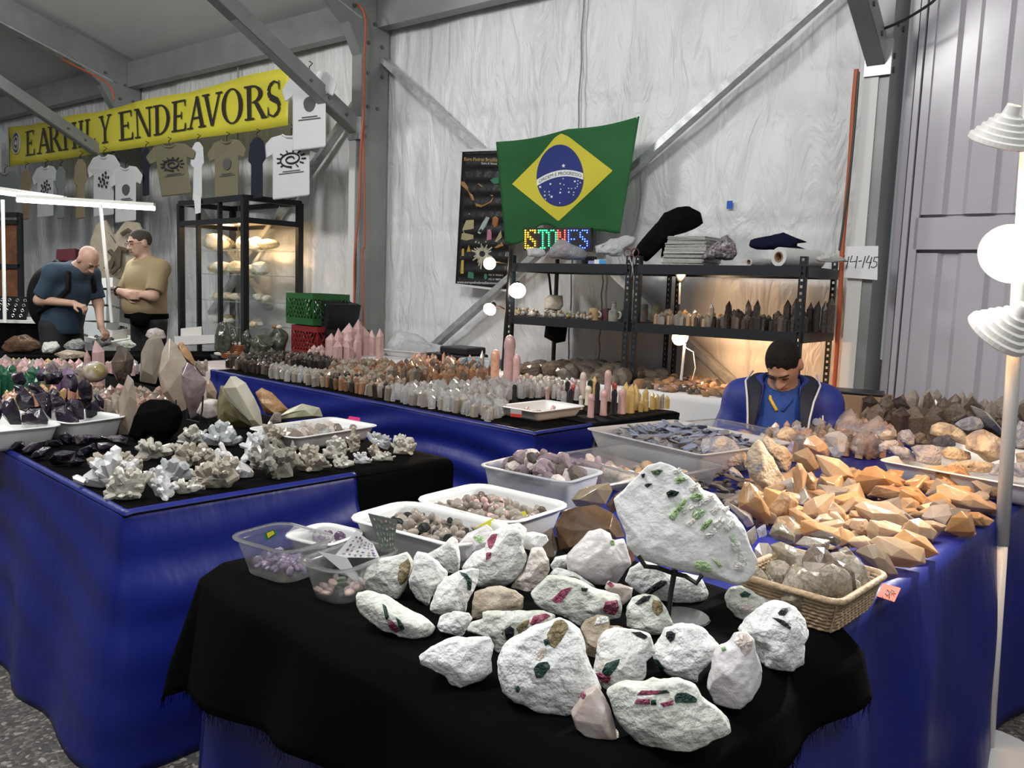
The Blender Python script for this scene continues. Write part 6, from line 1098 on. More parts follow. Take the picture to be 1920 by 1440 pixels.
link('motto_letters', tm, mat('flag_letter_green', (.01, .08, .03), .7), flag)
for x, y, r in [(905, 428, 12), (825, 540, 8), (762, 558, 9), (903, 507, 5), (885, 538, 6), (908, 545, 5), (888, 572, 5), (885, 593, 8), (790, 587, 5), (790, 610, 7), (795, 632, 5), (817, 587, 5), (818, 606, 5), (832, 618, 10), (975, 524, 8), (994, 520, 5), (992, 540, 5), (1008, 532, 5), (990, 555, 5), (978, 566, 5), (955, 568, 5), (936, 567, 5), (938, 590, 7), (968, 591, 5), (966, 607, 5), (882, 656, 5)]:
    cx, cy, r = 780 + x / 3.273, 180 + y / 3.273, r / 3.273 * 1.15; MB().add([fpt(cx + (r if k % 2 == 0 else r * .4) * math.sin(k * math.pi / 5), cy - (r if k % 2 == 0 else r * .4) * math.cos(k * math.pi / 5), .0105) for k in range(10)], [tuple(range(10))]).build('star', M_fw, FD)
MB().tube([fpt(1195, 222), fpt(1190, 214), fpt(1200, 210), fpt(1203, 220)], .003, 5).build('tie_cord', M_fw, flag)
# poster banner
pst = empty('hanging_poster', shf(900, 410, .12), WANG, 'black hanging poster with pictures of crystals beside the flag', 'poster')
def ppt(x, y, e=0): return shf(x, y, .13 + .006 * math.sin(y * .25) + e)
def pq(pts, m, name, e=.004): return MB().add([ppt(x, y, e) for x, y in pts], [tuple(range(len(pts)))]).build(name, m, PS)
PS = solid(MB().grid(lambda u, v: ppt((867 - 13 * v) * (1 - u) + (967 - 15 * v) * u, (285 + 247 * v) * (1 - u) + (282 + 262 * v) * u), 12, 50).build('sheet', mat('glossy_black_poster', (.012, .011, .011), .28, bump=.25, bscale=14), pst, smooth=True), .002, 0)
for y0, y1, x0, x1 in ((283, 279, 863, 968), (533, 545, 851, 953)): MB().bar(ppt(x0, y0), ppt(x1, y1), .02, .018).build('rail', mat('white_rail', (.6, .6, .6), .5), pst)
PM = [mat('print_%d' % i, c, .4) for i, c in enumerate([(.33, .30, .16), (.30, .38, .36), (.30, .12, .05), (.42, .16, .26), (.38, .36, .27), (.42, .30, .05), (.05, .20, .12), (.30, .16, .05)])]
def zq(p): return [(840 + x / 5.144, 270 + y / 5.144) for x, y in p]
for pts, k in [([(125, 920), (140, 820), (205, 665), (250, 740), (245, 915), (180, 930)], 0), ([(285, 855), (330, 760), (370, 700), (402, 710), (370, 790), (310, 870)], 1), ([(425, 770), (430, 710), (460, 695), (488, 720), (480, 780), (450, 810)], 2), ([(372, 930), (380, 830), (400, 820), (420, 850), (420, 920)], 3), ([(120, 1250), (135, 1010), (155, 1010), (150, 1250)], 5), ([(180, 1040), (200, 970), (220, 1040)], 5), ([(190, 1290), (195, 1230), (245, 1240), (250, 1300)], 6), ([(345, 1290), (350, 1255), (372, 1250), (378, 1290), (360, 1310)], 6), ([(125, 360), (160, 365), (240, 500), (255, 545), (230, 540), (190, 450), (130, 400)], 7), ([(285, 380), (305, 385), (440, 500), (420, 505)], 7), ([(260, 570), (330, 590), (400, 560), (440, 510), (420, 560), (320, 610), (270, 600)], 7), ([(405, 350), (440, 325), (490, 320), (492, 380), (440, 385)], 6), ([(445, 1000), (520, 945), (535, 980), (470, 1005)], 7), ([(450, 940), (510, 830), (520, 900), (470, 945)], 0)]: pq(zq(pts), PM[k], 'printed_gem')
f = MB()
for k in range(26):
    a = k / 26 * 6.28; L_ = 60 + 60 * ((k * 37) % 10) / 10; c = (330, 1060); f.add([ppt(*q, .005) for q in zq([(c[0] + 30 * math.cos(a - .3), c[1] + 30 * math.sin(a - .3)), (c[0] + L_ * math.cos(a - .05), c[1] + L_ * 1.3 * math.sin(a - .05)), (c[0] + L_ * math.cos(a + .06), c[1] + L_ * 1.3 * math.sin(a + .06)), (c[0] + 30 * math.cos(a + .3), c[1] + 30 * math.sin(a + .3))])], [(0, 1, 2, 3)])
f.build('printed_cluster', PM[4], PS)
def ptext(t, x, y, h, m, w=None):
    me = text_mesh(t, 1); X = max(v.co.x for v in me.vertices); k = (w / X) if w else h
    for v in me.vertices: px, py = x + v.co.x * k, y - v.co.y * h + (v.co.x * k) * .03; v.co = Vector(ppt(px, py, .006))
    link('lettering', me, m, PS)
gold = mat('gold_print', (.45, .30, .08), .4); wpr = mat('white_print', (.55, .55, .55), .5)
ptext('Euro Pedras Brazilian', 870, 301, 9, gold, 66); ptext('Gems & Stones', 902, 308, 6, wpr, 30); ptext('www.europedrasbrazilianstones.com', 857, 531, 7, wpr, 88); ptext('+55 31 99240-1', 915, 517, 5, wpr, 28); ptext('+55 31 98870-2', 915, 525, 5, wpr, 28)
# LED sign
led = empty('led_sign', on_shelf(1045, DT, .42), WANG, 'black LED sign spelling STONES in coloured dots on the top shelf', 'sign')
def lpt(x, y, e=0): return shf(x, y, .42 + e)
f = MB(); P = [lpt(982, 427), lpt(1108, 427), lpt(1108, 472), lpt(982, 470)]; f.add(P, [(0, 1, 2, 3)]); LCs = solid(f.build('case', mat('black_plastic', (.012, .012, .014), .4), led), .03, 1)
FONT = {'I': ['1'] * 9, 'S': ['0111', '1001', '1000', '1100', '0110', '0011', '0001', '1001', '1110'], 'T': ['11111', '10101', '00100', '00100', '00100', '00100', '00100', '00100', '01110'], 'O': ['0110', '1001', '1001', '1001', '1001', '1001', '1001', '1001', '0110'], 'N': ['1001', '1101', '1101', '1101', '1011', '1011', '1001', '1001', '1001'], 'E': ['1111', '1000', '1000', '1000', '1110', '1000', '1000', '1000', '1111']}
LC = {'y': (1, .55, .02), 'g': (.03, 1, .25), 'r': (1, .06, .05), 'b': (.05, .12, 1)}
for ch, x0, x1, c in (('I', 985, 986, 'y'), ('S', 990, 1003, 'y'), ('T', 1010, 1025, 'g'), ('O', 1029, 1042, 'g'), ('N', 1046, 1059, 'r'), ('E', 1066, 1082, 'b'), ('S', 1088, 1101, 'b')):
    g = FONT[ch]; f = MB(); cols = len(g[0])
    for j, row in enumerate(g):
        for i, b in enumerate(row):
            if b == '1':
                x = x0 + (x1 - x0) * (i / max(1, cols - 1)); y = 432 + j * 4.1; p = lpt(x, y, .006); f.lathe([(0, .006), (.004, .004), (.0055, 0)], p, WN, 6)
    f.build('led_letter', mat('led_' + c, LC[c], .5, emit=LC[c], estr=9), LCs)
# things on the top shelf
M_bagw = mat('white_plastic_film', (.66, .67, .68), .3, trans=.25, alpha=.85, bump=.8, bscale=22); M_bagg = mat('grey_plastic_film', (.34, .35, .36), .3, trans=.25, alpha=.85, bump=.8, bscale=22)
def zt(p): return [(960 + x / 6.857, 400 + y / 6.857) for x, y in p]
rock_sh('plastic_bag', zt([(470, 480), (550, 400), (600, 330), (690, 340), (760, 400), (900, 450), (980, 520), (940, 590), (720, 600), (480, 575)]), M_bagg, 'crumpled grey plastic bag in front of the LED sign', 'bag', .60, DT, seed=3, rough=.05)
rock_sh('plastic_bag', zt([(180, 450), (300, 440), (420, 460), (440, 540), (330, 565), (210, 555)]), M_bagw, 'small clear bag lit green below the LED sign', 'bag', .60, DT, seed=4, rough=.05)
rock_sh('plastic_bag', zt([(1070, 420), (1200, 380), (1260, 330), (1460, 280), (1600, 320), (1560, 400), (1440, 480), (1400, 560), (1250, 545), (1090, 520)]), M_bagw, 'heap of white plastic bags on the top shelf', 'bag', .50, DT, seed=5, rough=.06)
o = MB().box(on_shelf(1100, DT + .035, .40), (.10, .06, .07), WANG).build('power_adapter', mat('black_plastic', (.012, .012, .014), .4)); tag(bevel(o, .006), 'black power adapter behind the grey bag', 'adapter')
bx_ = empty('small_box', on_shelf(1124, DT, .66), WANG, 'small white and light blue box on the shelf edge', 'box'); MB().box((0, 0, .017), (.10, .05, .034)).build('carton', mat('paper_white', (.72, .72, .72), .8), bx_, world=False); MB().box((.02, -.0255, .017), (.058, .002, .030)).build('blue_print', mat('light_blue', (.05, .30, .62), .5), bx_, world=False)
o = MB().box(on_shelf(1108, DT + .014, .60), (.06, .05, .028), WANG).build('small_box', mat('blue_white', (.25, .28, .5), .6)); tag(o, 'small blue and white box behind the light blue box', 'box')
jk = rock_sh('black_jacket', [(1188, 478), (1195, 460), (1225, 425), (1245, 400), (1270, 388), (1290, 388), (1312, 400), (1318, 420), (1300, 430), (1262, 440), (1245, 460), (1240, 488), (1215, 489)], mat('black_fleece', (.004, .004, .005), .95, spec=.1, bump=.4, bscale=70), 'black jacket slumped over the stack of papers on the top shelf', 'jacket', .42, DT, seed=9, rough=.025, n=5)
stk = empty('newspaper_stack', on_shelf(1290, DT, .5), WANG, 'tall stack of folded newspaper on the top shelf', 'newspapers'); rs = np.random.default_rng(2)
for k in range(22):
    t = k / 21; w = .30 - .035 * max(0, t - .6) * 2.5; f = MB(); f.box((rs.uniform(-.006, .006) + .02 * t * t, rs.uniform(-.008, .008), .004 + .0088 * k), (w, .26, .0078), rs.uniform(-.03, .03)); bevel(f.build('newspaper', mat('newsprint', (.48, .47, .44), .9, noise=(60, [(.36, .36, .34), (.55, .54, .51)], 4), vary=.12), stk, world=False), .0025, 1)
rock_sh('bag_of_pouches', [(1312, 487), (1325, 470), (1345, 455), (1362, 440), (1375, 455), (1380, 480), (1375, 488)], mat('crinkled_film', (.20, .18, .20), .25, noise=(50, [(.05, .04, .05), (.22, .18, .20), (.6, .58, .6)], 6), bump=.9, bscale=45), 'crinkled clear bag of dark pouches beside the newspapers', 'bag', .60, DT, seed=12, rough=.08)
def roll(px, py, r, ln, m, label, o_=.70):
    p = shf(px, py, o_); p[2] = DT + r; u = empty('film_roll', p, WANG, label, 'roll'); f = MB(); f.lathe([(r * .55, 0), (r, 0), (r, ln), (r * .55, ln), (r * .55, 0)], (0, 0, 0), (.35, .94, 0), 28); f.build('film', m, u, smooth=False, world=False); f = MB(); f.lathe([(r * .42, -.004), (r * .55, -.004), (r * .55, ln), (r * .42, ln), (r * .42, -.004)], (0, 0, 0), (.35, .94, 0), 28); f.build('cardboard_core', mat('cardboard', (.27, .17, .10), .8), u, world=False)
roll(1461, 470, .058, .36, mat('white_film', (.62, .62, .60), .35, bump=.2), 'thick roll of white film with a cardboard core on the top shelf'); roll(1405, 480, .026, .25, M_bagw, 'thin roll of clear film on the top shelf')
rock_sh('navy_cloth', [(1402, 462), (1408, 448), (1440, 442), (1468, 436), (1490, 446), (1515, 455), (1520, 470), (1495, 462), (1470, 455), (1440, 468), (1418, 468)], mat('navy_knit', (.008, .010, .03), .9, spec=.15, bump=.5, bscale=80), 'crumpled navy cloth lying over the film rolls', 'cloth', .55, DT + .03, seed=14, rough=.03)
o = rock_sh('loose_papers', [(1525, 484), (1545, 478), (1560, 474), (1578, 482), (1588, 489), (1560, 492), (1535, 490)], mat('newsprint', (.48, .47, .44), .9), 'loose sheets of paper at the right end of the top shelf', 'paper', .5, DT, seed=15, rough=.03)
sc_ = empty('scissors', shf(1184, 480, .775), 0, 'scissors with red-black handles hanging on the shelf post', 'scissors')
for sx in (-1, 1):
    MB().tube([shf(1184 + sx * 7 + 7 * math.cos(t), 474 + 8 * math.sin(t), .775) for t in np.linspace(0, 6.28, 13)], .0035, 6).build('handle', mat('dark_red_plastic', (.12, .03, .03), .4), sc_); MB().tube([shf(1184 + sx * 4, 481, .775), shf(1186, 500, .775), shf(1186 - sx * 2, 520, .775)], [.005, .005, .001], 6).build('blade', M_galv, sc_)
# camera bag
cb = empty('camera_bag', shf(1043, 620, .2), 0, 'black camera bag hanging from the shelf by its strap', 'bag')
rock_sh('pouch', [(1020, 632), (1024, 603), (1062, 602), (1064, 615), (1060, 640), (1042, 644)], mat('black_nylon', (.006, .006, .007), .7, spec=.2, bump=.2), None, None, .24, .9, seed=3, rough=.01, parent=cb, clip=False, thick=.6); MB().tube([shf(1042, 604, .24), shf(1034, 560, .22), shf(1030, 520, .2), shf(1027, 505, .2)], .010, 5).build('strap', mat('black_nylon', (.006, .006, .007), .7), cb)
# carvings, mugs and bottles on the middle shelf, left
M_carv = [mat('carved_%d' % i, c, .4, noise=(30, [tuple(x * .6 for x in c), c], 4)) for i, c in enumerate([(.42, .36, .26), (.55, .50, .42), (.30, .22, .12), (.26, .26, .26), (.50, .36, .18)])]
rs = np.random.default_rng(5)
for i in range(44):
    x = 966 + rs.uniform(0, 146); o_ = rs.uniform(.45, .72); h = rs.uniform(.03, .055); p = on_shelf(x, DM, o_)
    c = place(PEBS[i % 5], 'stone_carving', M_carv[rs.integers(5)], p + [0, 0, h * .42], (h * rs.uniform(.7, 1.2), h * .8, h), (0, 0, rs.uniform(0, 6)), 'small carved stone animal in the crowd on the left middle shelf', 'carving', 'small stone carvings'); place(PEBS[(i + 2) % 5], 'head', M_carv[i % 5], p + [h * .3 * rs.uniform(-1, 1), -.3 * h, h * .95], h * .45, parent=None).parent = c; hd = c.children[0]; hd.matrix_parent_inverse = (Matrix.Translation(c.location) @ c.rotation_euler.to_matrix().to_4x4() @ Matrix.Diagonal((*c.scale, 1))).inverted()
cas = rock_sh('carved_stone_block', [(1020, 580), (1022, 560), (1030, 553), (1055, 554), (1056, 572), (1050, 582)], M_carv[1], 'cream carved stone castle behind the small carvings', 'carving', .40, DM, seed=2, rough=.03)
def mug(px, h, r, m, label, handle=True, o_=.6, neck=False):
    p = on_shelf(px, DM, o_); u = empty('stone_mug' if not neck else 'bottle', p, WANG, label, 'mug' if not neck else 'bottle'); f = MB()
    prof = [(0, 0), (r * 1.02, 0), (r, h * .1), (r * .97, h), (r * .88, h), (r * .88, h * .15), (0, h * .15)] if not neck else [(0, 0), (r, 0), (r, h * .52), (r * .5, h * .62), (r * .42, h * .92), (r * .56, h * .95), (r * .56, h), (r * .3, h)]
    f.lathe(prof, seg=24); f.build('body', m, u, smooth=False, world=False)
    if handle: MB().tube([(r * .9, -.0, h * .25 * (1 if not neck else .5)), (r * 1.55, 0, h * .3 * (1 if not neck else .6)), (r * 1.7, 0, h * .45 * (1 if not neck else .8)), (r * 1.5, 0, h * .62 * (1 if not neck else .75)), (r * .9, 0, h * (.78 if not neck else .48))], r * .17, 8).build('handle', M_carv[1], u, smooth=True, world=False)
mug(1113, .085, .036, M_carv[4], 'tan stone mug with a pale handle on the middle shelf', o_=.66); mug(1137, .085, .036, mat('dark_red_mug', (.07, .035, .04), .4, noise=(25, [(.03, .03, .035), (.14, .04, .05)], 4)), 'dark red-brown mug beside the tan mug', False, .6); mug(1150, .135, .036, mat('grey_stoneware', (.22, .23, .20), .45, noise=(25, [(.15, .16, .14), (.30, .30, .26)], 4)), 'grey stoneware bottle with a pale handle', True, .66, True); mug(1172, .135, .034, mat('dark_stoneware', (.06, .06, .05), .4), 'dark stoneware bottle behind the shelf post', False, .58, True)
mug(1203, .125, .042, mat('painted_mug', (.14, .15, .13), .4, noise=(22, [(.06, .14, .12), (.20, .18, .15), (.34, .08, .06)], 4)), 'tall painted cylinder right of the middle post', False, .42); mug(1230, .125, .038, mat('painted_mug2', (.18, .16, .11), .4, noise=(22, [(.10, .10, .08), (.26, .22, .14)], 4)), 'tall brown painted cylinder beside the other one', False, .38)
def shelf_points(x0, x1, n, hr, mats, label, group, seed, name):
    rs = np.random.default_rng(seed)
    for i in range(n):
        x = rs.uniform(x0, x1); o_ = rs.choice([.42, .48, .54, .60, .66, .71]); h = rs.uniform(*hr) * (1.25 if o_ < .5 else 1); s, _ = at_wall(x, 600, .72); p = wall(s + rs.normal() * .01, o_, DM); place(PTS[rs.integers(8)], name, mats[rs.integers(len(mats))], p, (h * 1.0, h * 1.0, h), (0, 0, rs.uniform(0, 6)), label, 'crystal', group)
shelf_points(1212, 1330, 60, (.05, .085), [Q_cit, Q_lsmoke, Q_lsmoke, Q_smoke], 'pale honey point on the right middle shelf, left half', 'pale honey points on the shelf', 3, 'honey_point'); shelf_points(1330, 1500, 85, (.06, .10), [Q_smoke, Q_dk, Q_dk], 'dark smoky point on the right middle shelf, right half', 'dark smoky points on the shelf', 4, 'shelf_smoky_point')
for i, (x, t) in enumerate([(1365, 563), (1402, 561), (1418, 561), (1491, 558), (1531, 563), (1546, 563), (1556, 556), (1333, 566), (1518, 566), (1475, 561)]): p = on_shelf(x, DM, .5); h = (at_wall(x, t, .5)[1] - DM); place(TWR[i % 3], 'smoky_tower', Q_dk if i != 7 else Q_lsmoke, p, (h * .62, h * .62, h), (0, 0, i), 'tall smoky tower rising above the points on the right middle shelf', 'crystal', 'tall smoky towers on the shelf')
# rough stones on the wall table
def wall_rocks(x0, x1, y0, y1, n, sz, mats, label, group, seed, name, meshes):
    rs = np.random.default_rng(seed)
    for i in range(n):
        s0, _ = at_wall(x0, 700, .8); s1, _ = at_wall(x1, 700, .8); s = rs.uniform(s1, s0); o_ = rs.uniform(y0, y1); r = rs.uniform(*sz); place(meshes[rs.integers(len(meshes))], name, mats[rs.integers(len(mats))], wall(s, o_, T4Z + r * .3), (r * 1.2, r, r * .8), (rs.uniform(-.3, .3), rs.uniform(-.3, .3), rs.uniform(0, 6)), label, 'stone', group)
wall_rocks(985, 1190, .30, .92, 60, (.09, .19), [Q_smoke, Q_smoke, quartz('grey_rough_quartz', (.09, .075, .06), (.17, .14, .11), .1, .4, 14, .25, .4)], 'rough grey-brown quartz block on the wall table', 'rough quartz blocks on the wall table', 6, 'rough_quartz_block', PEB)
wall_rocks(1190, 1290, .30, .92, 50, (.06, .10), [Q_smoke, Q_smoke, Q_rust], 'rough dark stone on the wall table below the right shelf', 'rough dark stones on the wall table', 7, 'rough_dark_stone', PEB)
wall_rocks(1240, 1400, .45, .96, 120, (.045, .075), [Q_rust, Q_tang, Q_smoke, Q_rust], 'tumbled orange-brown stone on the wall table near the seated man', 'tumbled orange stones', 8, 'orange_tumbled_stone', PEBS)
# boxes, bags and cases at the left end of the wall table
rock_px('plastic_bag', [(722, 668), (730, 640), (745, 622), (780, 625), (800, 640), (840, 650), (835, 668), (780, 672)], M_bagw, 'heap of clear plastic bags on the left end of the wall table', 'bag', depth=float(np.dot(wall(2.75, .5, .9) - CAM, AX_F)), seed=6, rough=.05, z=T4Z, n=4)
tub((733, 655), (790, 662), (845, 655), T4Z, .06, M_wplast, 'white tub full of plastic bags behind the red-brown points', corner=.03)
for (x, y, w, d, h, o_, lab, m_) in [(858, 668, .42, .30, .07, .55, 'low black case on the wall table', (.010, .010, .012)), (868, 648, .30, .24, .06, .55, 'black tool case stacked on the low black case', (.014, .014, .016))]:
    s, _ = at_wall(x, y, o_); zb_ = T4Z + (.07 if y < 660 else 0) + .001; o = MB().box(wall(s, o_, zb_ + h / 2), (w, d, h), WANG).build('black_case', mat('case_%d' % x, m_, .35)); tag(bevel(o, .012), lab, 'case')
s, _ = at_wall(908, 670, .7); o = MB().box(wall(s, .72, T4Z + .035), (.30, .2, .07), WANG).build('blue_white_box', mat('blue_white_case', (.25, .42, .5), .4, noise=(6, [(.02, .18, .34), (.6, .62, .62)], 1))); tag(bevel(o, .01), 'blue and white case beside the black cases', 'case')
# desk lamp with a white arm on the wall table
M_wl = mat('white_enamel', (.74, .73, .70), .3)
dl = empty('desk_lamp', on_shelf(1283, T4Z, .62), WANG, 'white desk lamp glowing orange below the right shelf', 'lamp'); q0 = on_shelf(1283, T4Z, .62)
MB().lathe([(0, 0), (.09, 0), (.09, .012), (.02, .02), (0, .02)], q0, seg=24).build('base', M_wl, dl)
q1 = shf(1284, 645, .62); MB().tube([q0 + [0, 0, .01], q1], .009, 8).build('arm', M_wl, dl); q2_ = shf(1271, 629, .62)
axl = np.array(shf(1300, 645, .75)) - np.array(q2_); axl /= np.linalg.norm(axl)
MB().lathe([(.012, -.06), (.03, -.05), (.055, .02), (.06, .035)], q2_, axl, 20).build('shade', M_wl, dl, smooth=True); MB().lathe([(0, .055), (.03, .05), (.052, .03), (.03, .0), (0, -.02)], q2_, axl, 16).build('bulb', mat('warm_bulb', (1, .8, .5), .5, emit=(1, .50, .20), estr=22), dl, smooth=True)
spot_light('desk_lamp_light', q2_ + axl * .075, q2_ - WD * .75 - WN * .5 + [0, 0, -.03], 42, (1, .58, .30), 165, .8, .04)
MB().tube([q1 + [0, 0, -.02], shf(1300, 660, .60), shf(1304, 690, .60), shf(1298, 712, .6)], .003, 5).build('cord', M_wl, dl)
d2 = empty('clip_lamp', shf(1275, 515, .3), WANG, 'white clip lamp with a narrow arm under the top right shelf', 'lamp'); MB().lathe([(.0, -.02), (.02, -.02), (.045, .05), (.05, .07)], shf(1276, 522, .45), (0, 0, 1), 18).build('shade', M_wl, d2, smooth=True); MB().tube([shf(1275, 525, .45), shf(1274, 570, .45)], .007, 8).build('arm', M_wl, d2)
spot_light('clip_lamp_light', shf(1276, 512, .50), shf(1440, 560, .0), 16, (1, .62, .34), 160, .8, .04)
# black pole with three clamp lamps beside the centre table
pole = empty('lamp_pole', at_z(943, 700, T4Z), 0, 'thin black pole carrying clamp lamps at the left shelf end', 'lamp pole'); dP = .80
MB().tube([shf(958, 468, dP), shf(942, 705, dP)], .014, 8).build('shaft', M_iron, pole)
def clamp(px, py, tx, ty, to, r, label, warm, power, hood, o_=dP):
    c = shf(px, py, o_); t = shf(tx, ty, to); ax = t - c; ax /= np.linalg.norm(ax); u = empty('clamp_lamp', c, 0, label, 'lamp'); mt = mat('black_lamp', (.012, .012, .012), .35) if hood == 'b' else mat('grey_lamp', (.45, .42, .38), .35)
    MB().lathe([(0, -r * 1.9), (r * .42, -r * 1.9), (r * .42, -r * .9), (r * .6, -r * .7)], c, ax, 18).build('socket', mt, u, smooth=True)
    MB().lathe([(r * .3, -r * .9), (r * .45, -r * .6), (r * .98, -r * .08), (r, 0), (r * .8, r * .10), (0, r * .16)], c, ax, 22).build('reflector_bulb', mat('bulb_%s' % warm, (1, .9, .8), .5, emit=(1, .62, .32) if warm == 'w' else (1, .93, .82), estr=18 if warm == 'w' else 30), u, smooth=True)
    MB().tube([c - ax * r * 1.4, (c - ax * r * 1.4) * .5 + shf(951, py + 2, o_) * .5 + [0, 0, .01], shf(953 - (py - 540) * .06, py + 2, o_)], .006, 6).build('clamp_arm', M_iron, u)
    spot_light('clamp_lamp_light', c + ax * r * .3, t, power, (1, .62, .36) if warm == 'w' else (1, .88, .72), 110, .7, r * .8)
clamp(918, 494, 905, 560, 1.9, .047, 'clamp lamp glowing in front of the poster', 'w', 9, 'g'); clamp(970, 545, 965, 660, 1.5, .062, 'brightest white clamp lamp on the black pole', 'c', 34, 'b'); clamp(918, 580, 820, 700, 1.7, .05, 'lowest clamp lamp pointing down at the brown points', 'w', 40, 'b')
# carton and laptop behind the seated man
cx = empty('cardboard_box', wall(-1.22, .72, 0), WANG, 'tall brown cardboard box behind the seated man', 'box'); bevel(MB().box(wall(-1.22, .72, .445), (.24, .25, .89), WANG).build('carton', mat('cardboard', (.27, .17, .10), .8), cx), .003); o = MB().box(wall(-1.19, .72, .90), (.26, .20, .016), WANG + .2).build('black_tablet', mat('black_plastic', (.012, .012, .014), .4)); tag(bevel(o, .005), 'flat black device on the cardboard box', 'device')
# ================================================================ neighbouring stand: banner, shirts, cabinet
def serif(ch):
    """heavy serif capitals as flat polygons in a unit box"""
    P = []; S = .055
    def q(*p): P.append([(float(a), float(b)) for a, b in p])
    def stem(x, w=.17, a=0, b=1): q((x, a), (x + w, a), (x + w, b), (x, b))
    def foot(x0, x1, y): q((x0, y), (x1, y), (x1, y + S), (x0, y + S))
    def arc(cx, cy, rx, ry, t0, t1, w0, w1, n=16):
        for i in range(n):
            a, b = [R(t0 + (t1 - t0) * k / n) for k in (i, i + 1)]
            def pt(t, ins): k = w0 + (w1 - w0) * abs(math.cos(t)); return (cx + (rx - ins * k) * math.cos(t), cy + (ry - ins * k * .6) * math.sin(t))
            q(pt(a, 0), pt(b, 0), pt(b, 1), pt(a, 1))
    if ch == 'E': stem(.14); foot(.02, .85, 0); foot(.02, .82, 1 - S); q((.31, .47), (.62, .47), (.62, .53), (.31, .53)); q((.78, 0), (.9, 0), (.9, .24), (.84, .24)); q((.75, 1), (.85, 1), (.85, .78), (.8, .78)); q((.58, .38), (.64, .38), (.64, .62), (.58, .62))
    if ch == 'L': stem(.14); foot(.02, .85, 0); foot(.02, .45, 1 - S); q((.78, 0), (.9, 0), (.9, .26), (.84, .26))
    if ch == 'T': stem(.42); foot(.27, .74, 0); foot(.04, .97, 1 - S); q((.02, 1), (.12, 1), (.08, .74), (.02, .74)); q((.89, 1), (.99, 1), (.99, .74), (.93, .74))
    if ch == 'H': stem(.12); stem(.7); q((.2, .47), (.75, .47), (.75, .53), (.2, .53)); [foot(a, b, y) for a, b in ((.01, .4), (.59, .98)) for y in (0, 1 - S)]
    if ch == 'A': q((.48, 1), (.58, 1), (.2, 0), (.12, 0)); q((.44, 1), (.6, 1), (.92, 0), (.73, 0)); q((.27, .3), (.7, .3), (.7, .36), (.27, .36)); foot(0, .33, 0); foot(.62, 1, 0)
    if ch == 'V': q((.42, 0), (.54, 0), (.28, 1), (.09, 1)); q((.44, 0), (.54, 0), (.9, 1), (.82, 1)); foot(0, .38, 1 - S); foot(.68, 1, 1 - S)
    if ch == 'Y': stem(.42, .17, 0, .5); q((.42, .5), (.59, .42), (.28, 1), (.09, 1)); q((.5, .45), (.59, .45), (.9, 1), (.82, 1)); foot(.27, .74, 0); foot(0, .38, 1 - S); foot(.68, 1, 1 - S)
    if ch == 'N': stem(.13, .07); stem(.8, .07); q((.1, 1), (.28, 1), (.87, 0), (.72, 0)); foot(0, .33, 0); foot(.02, .28, 1 - S); foot(.66, 1, 1 - S)
    if ch == 'D': stem(.13); foot(.01, .4, 0); foot(.01, .4, 1 - S); arc(.36, .5, .6, .5, -90, 90, .06, .18)
    if ch == 'O': arc(.5, .5, .5, .53, 0, 360, .06, .18, 30)
    if ch == 'R': stem(.13); foot(.01, .44, 0); foot(.01, .4, 1 - S); arc(.34, .74, .46, .26, -90, 90, .06, .17); q((.42, .5), (.6, .5), (1.0, 0), (.78, 0)); foot(.74, 1.02, 0)
    if ch == 'S':
        T_ = [(.82, .78), (.78, .93), (.5, 1.0), (.22, .9), (.14, .74), (.24, .58), (.5, .5), (.76, .42), (.88, .26), (.78, .1), (.5, 0), (.2, .07), (.13, .26)]; W_ = [.03, .06, .06, .12, .17, .19, .2, .19, .17, .12, .06, .06, .03]
        for i in range(len(T_) - 1):
            a, b = np.array(T_[i]), np.array(T_[i + 1]); d = (b - a) / np.linalg.norm(b - a); n = np.array([-d[1], d[0]]); q(a + n * W_[i] / 2, b + n * W_[i + 1] / 2, b - n * W_[i + 1] / 2, a - n * W_[i] / 2)
        q((.8, 1.0), (.86, 1.0), (.86, .74), (.8, .74)); q((.1, 0), (.16, 0), (.16, .3), (.1, .3))
    return P
bo = .52
def bpt(s, z, e=0): return wall(s, bo + .010 * math.sin(s * 3 + z * 3) + .004 * math.sin(s * 9) + e, z)
s_l, s_r = at_wall(15, 270, bo)[0], at_wall(541, 190, bo)[0]; zt_, zb_ = 3.46, 2.915
def btop(s): return zt_ + .015 * math.sin((s - s_r) * 3.1) - .03 * math.sin(math.pi * min(1, max(0, (s - s_r) / (s_l - s_r))))
ban = empty('yellow_banner', bpt((s_l + s_r) / 2, zb_), WANG, 'long yellow banner lettered EARTHLY ENDEAVORS in black serif capitals', 'banner')
M_ban = satin('banner_yellow', (.62, .56, .045), (.68, .62, .06), .45, 1.5, .3); M_ink = mat('banner_black', (.022, .020, .02), .5)
BC = solid(MB().grid(lambda u, v: bpt(s_l + (s_r - s_l) * u, zb_ + (btop(s_l + (s_r - s_l) * u) - zb_) * v), 120, 6).build('cloth', M_ban, ban, smooth=True), .002, 0)
for ch, x0, x1 in [('E', 49, 70), ('A', 71, 96), ('R', 92, 116), ('T', 112, 132), ('H', 134, 158), ('L', 160, 182), ('Y', 187, 213), ('E', 224, 254), ('N', 254, 286), ('D', 287, 321), ('E', 323, 354), ('A', 353, 390), ('V', 383, 420), ('O', 418, 457), ('R', 460, 500), ('S', 499, 529)]:
    xm = (x0 + x1) / 2; ym = 205 + (300 - xm) * .155; a, b = at_wall(x0, ym, bo)[0], at_wall(x1, ym, bo)[0]; f = MB()
    for p in serif(ch):
        n = len(p); f.add([bpt(a + (b - a) * x, zb_ + .105 + .335 * y, .016) for x, y in p], [tuple(range(n))])
    f.build('letter', M_ink, BC)
amc = at_wall(32, 275, bo)
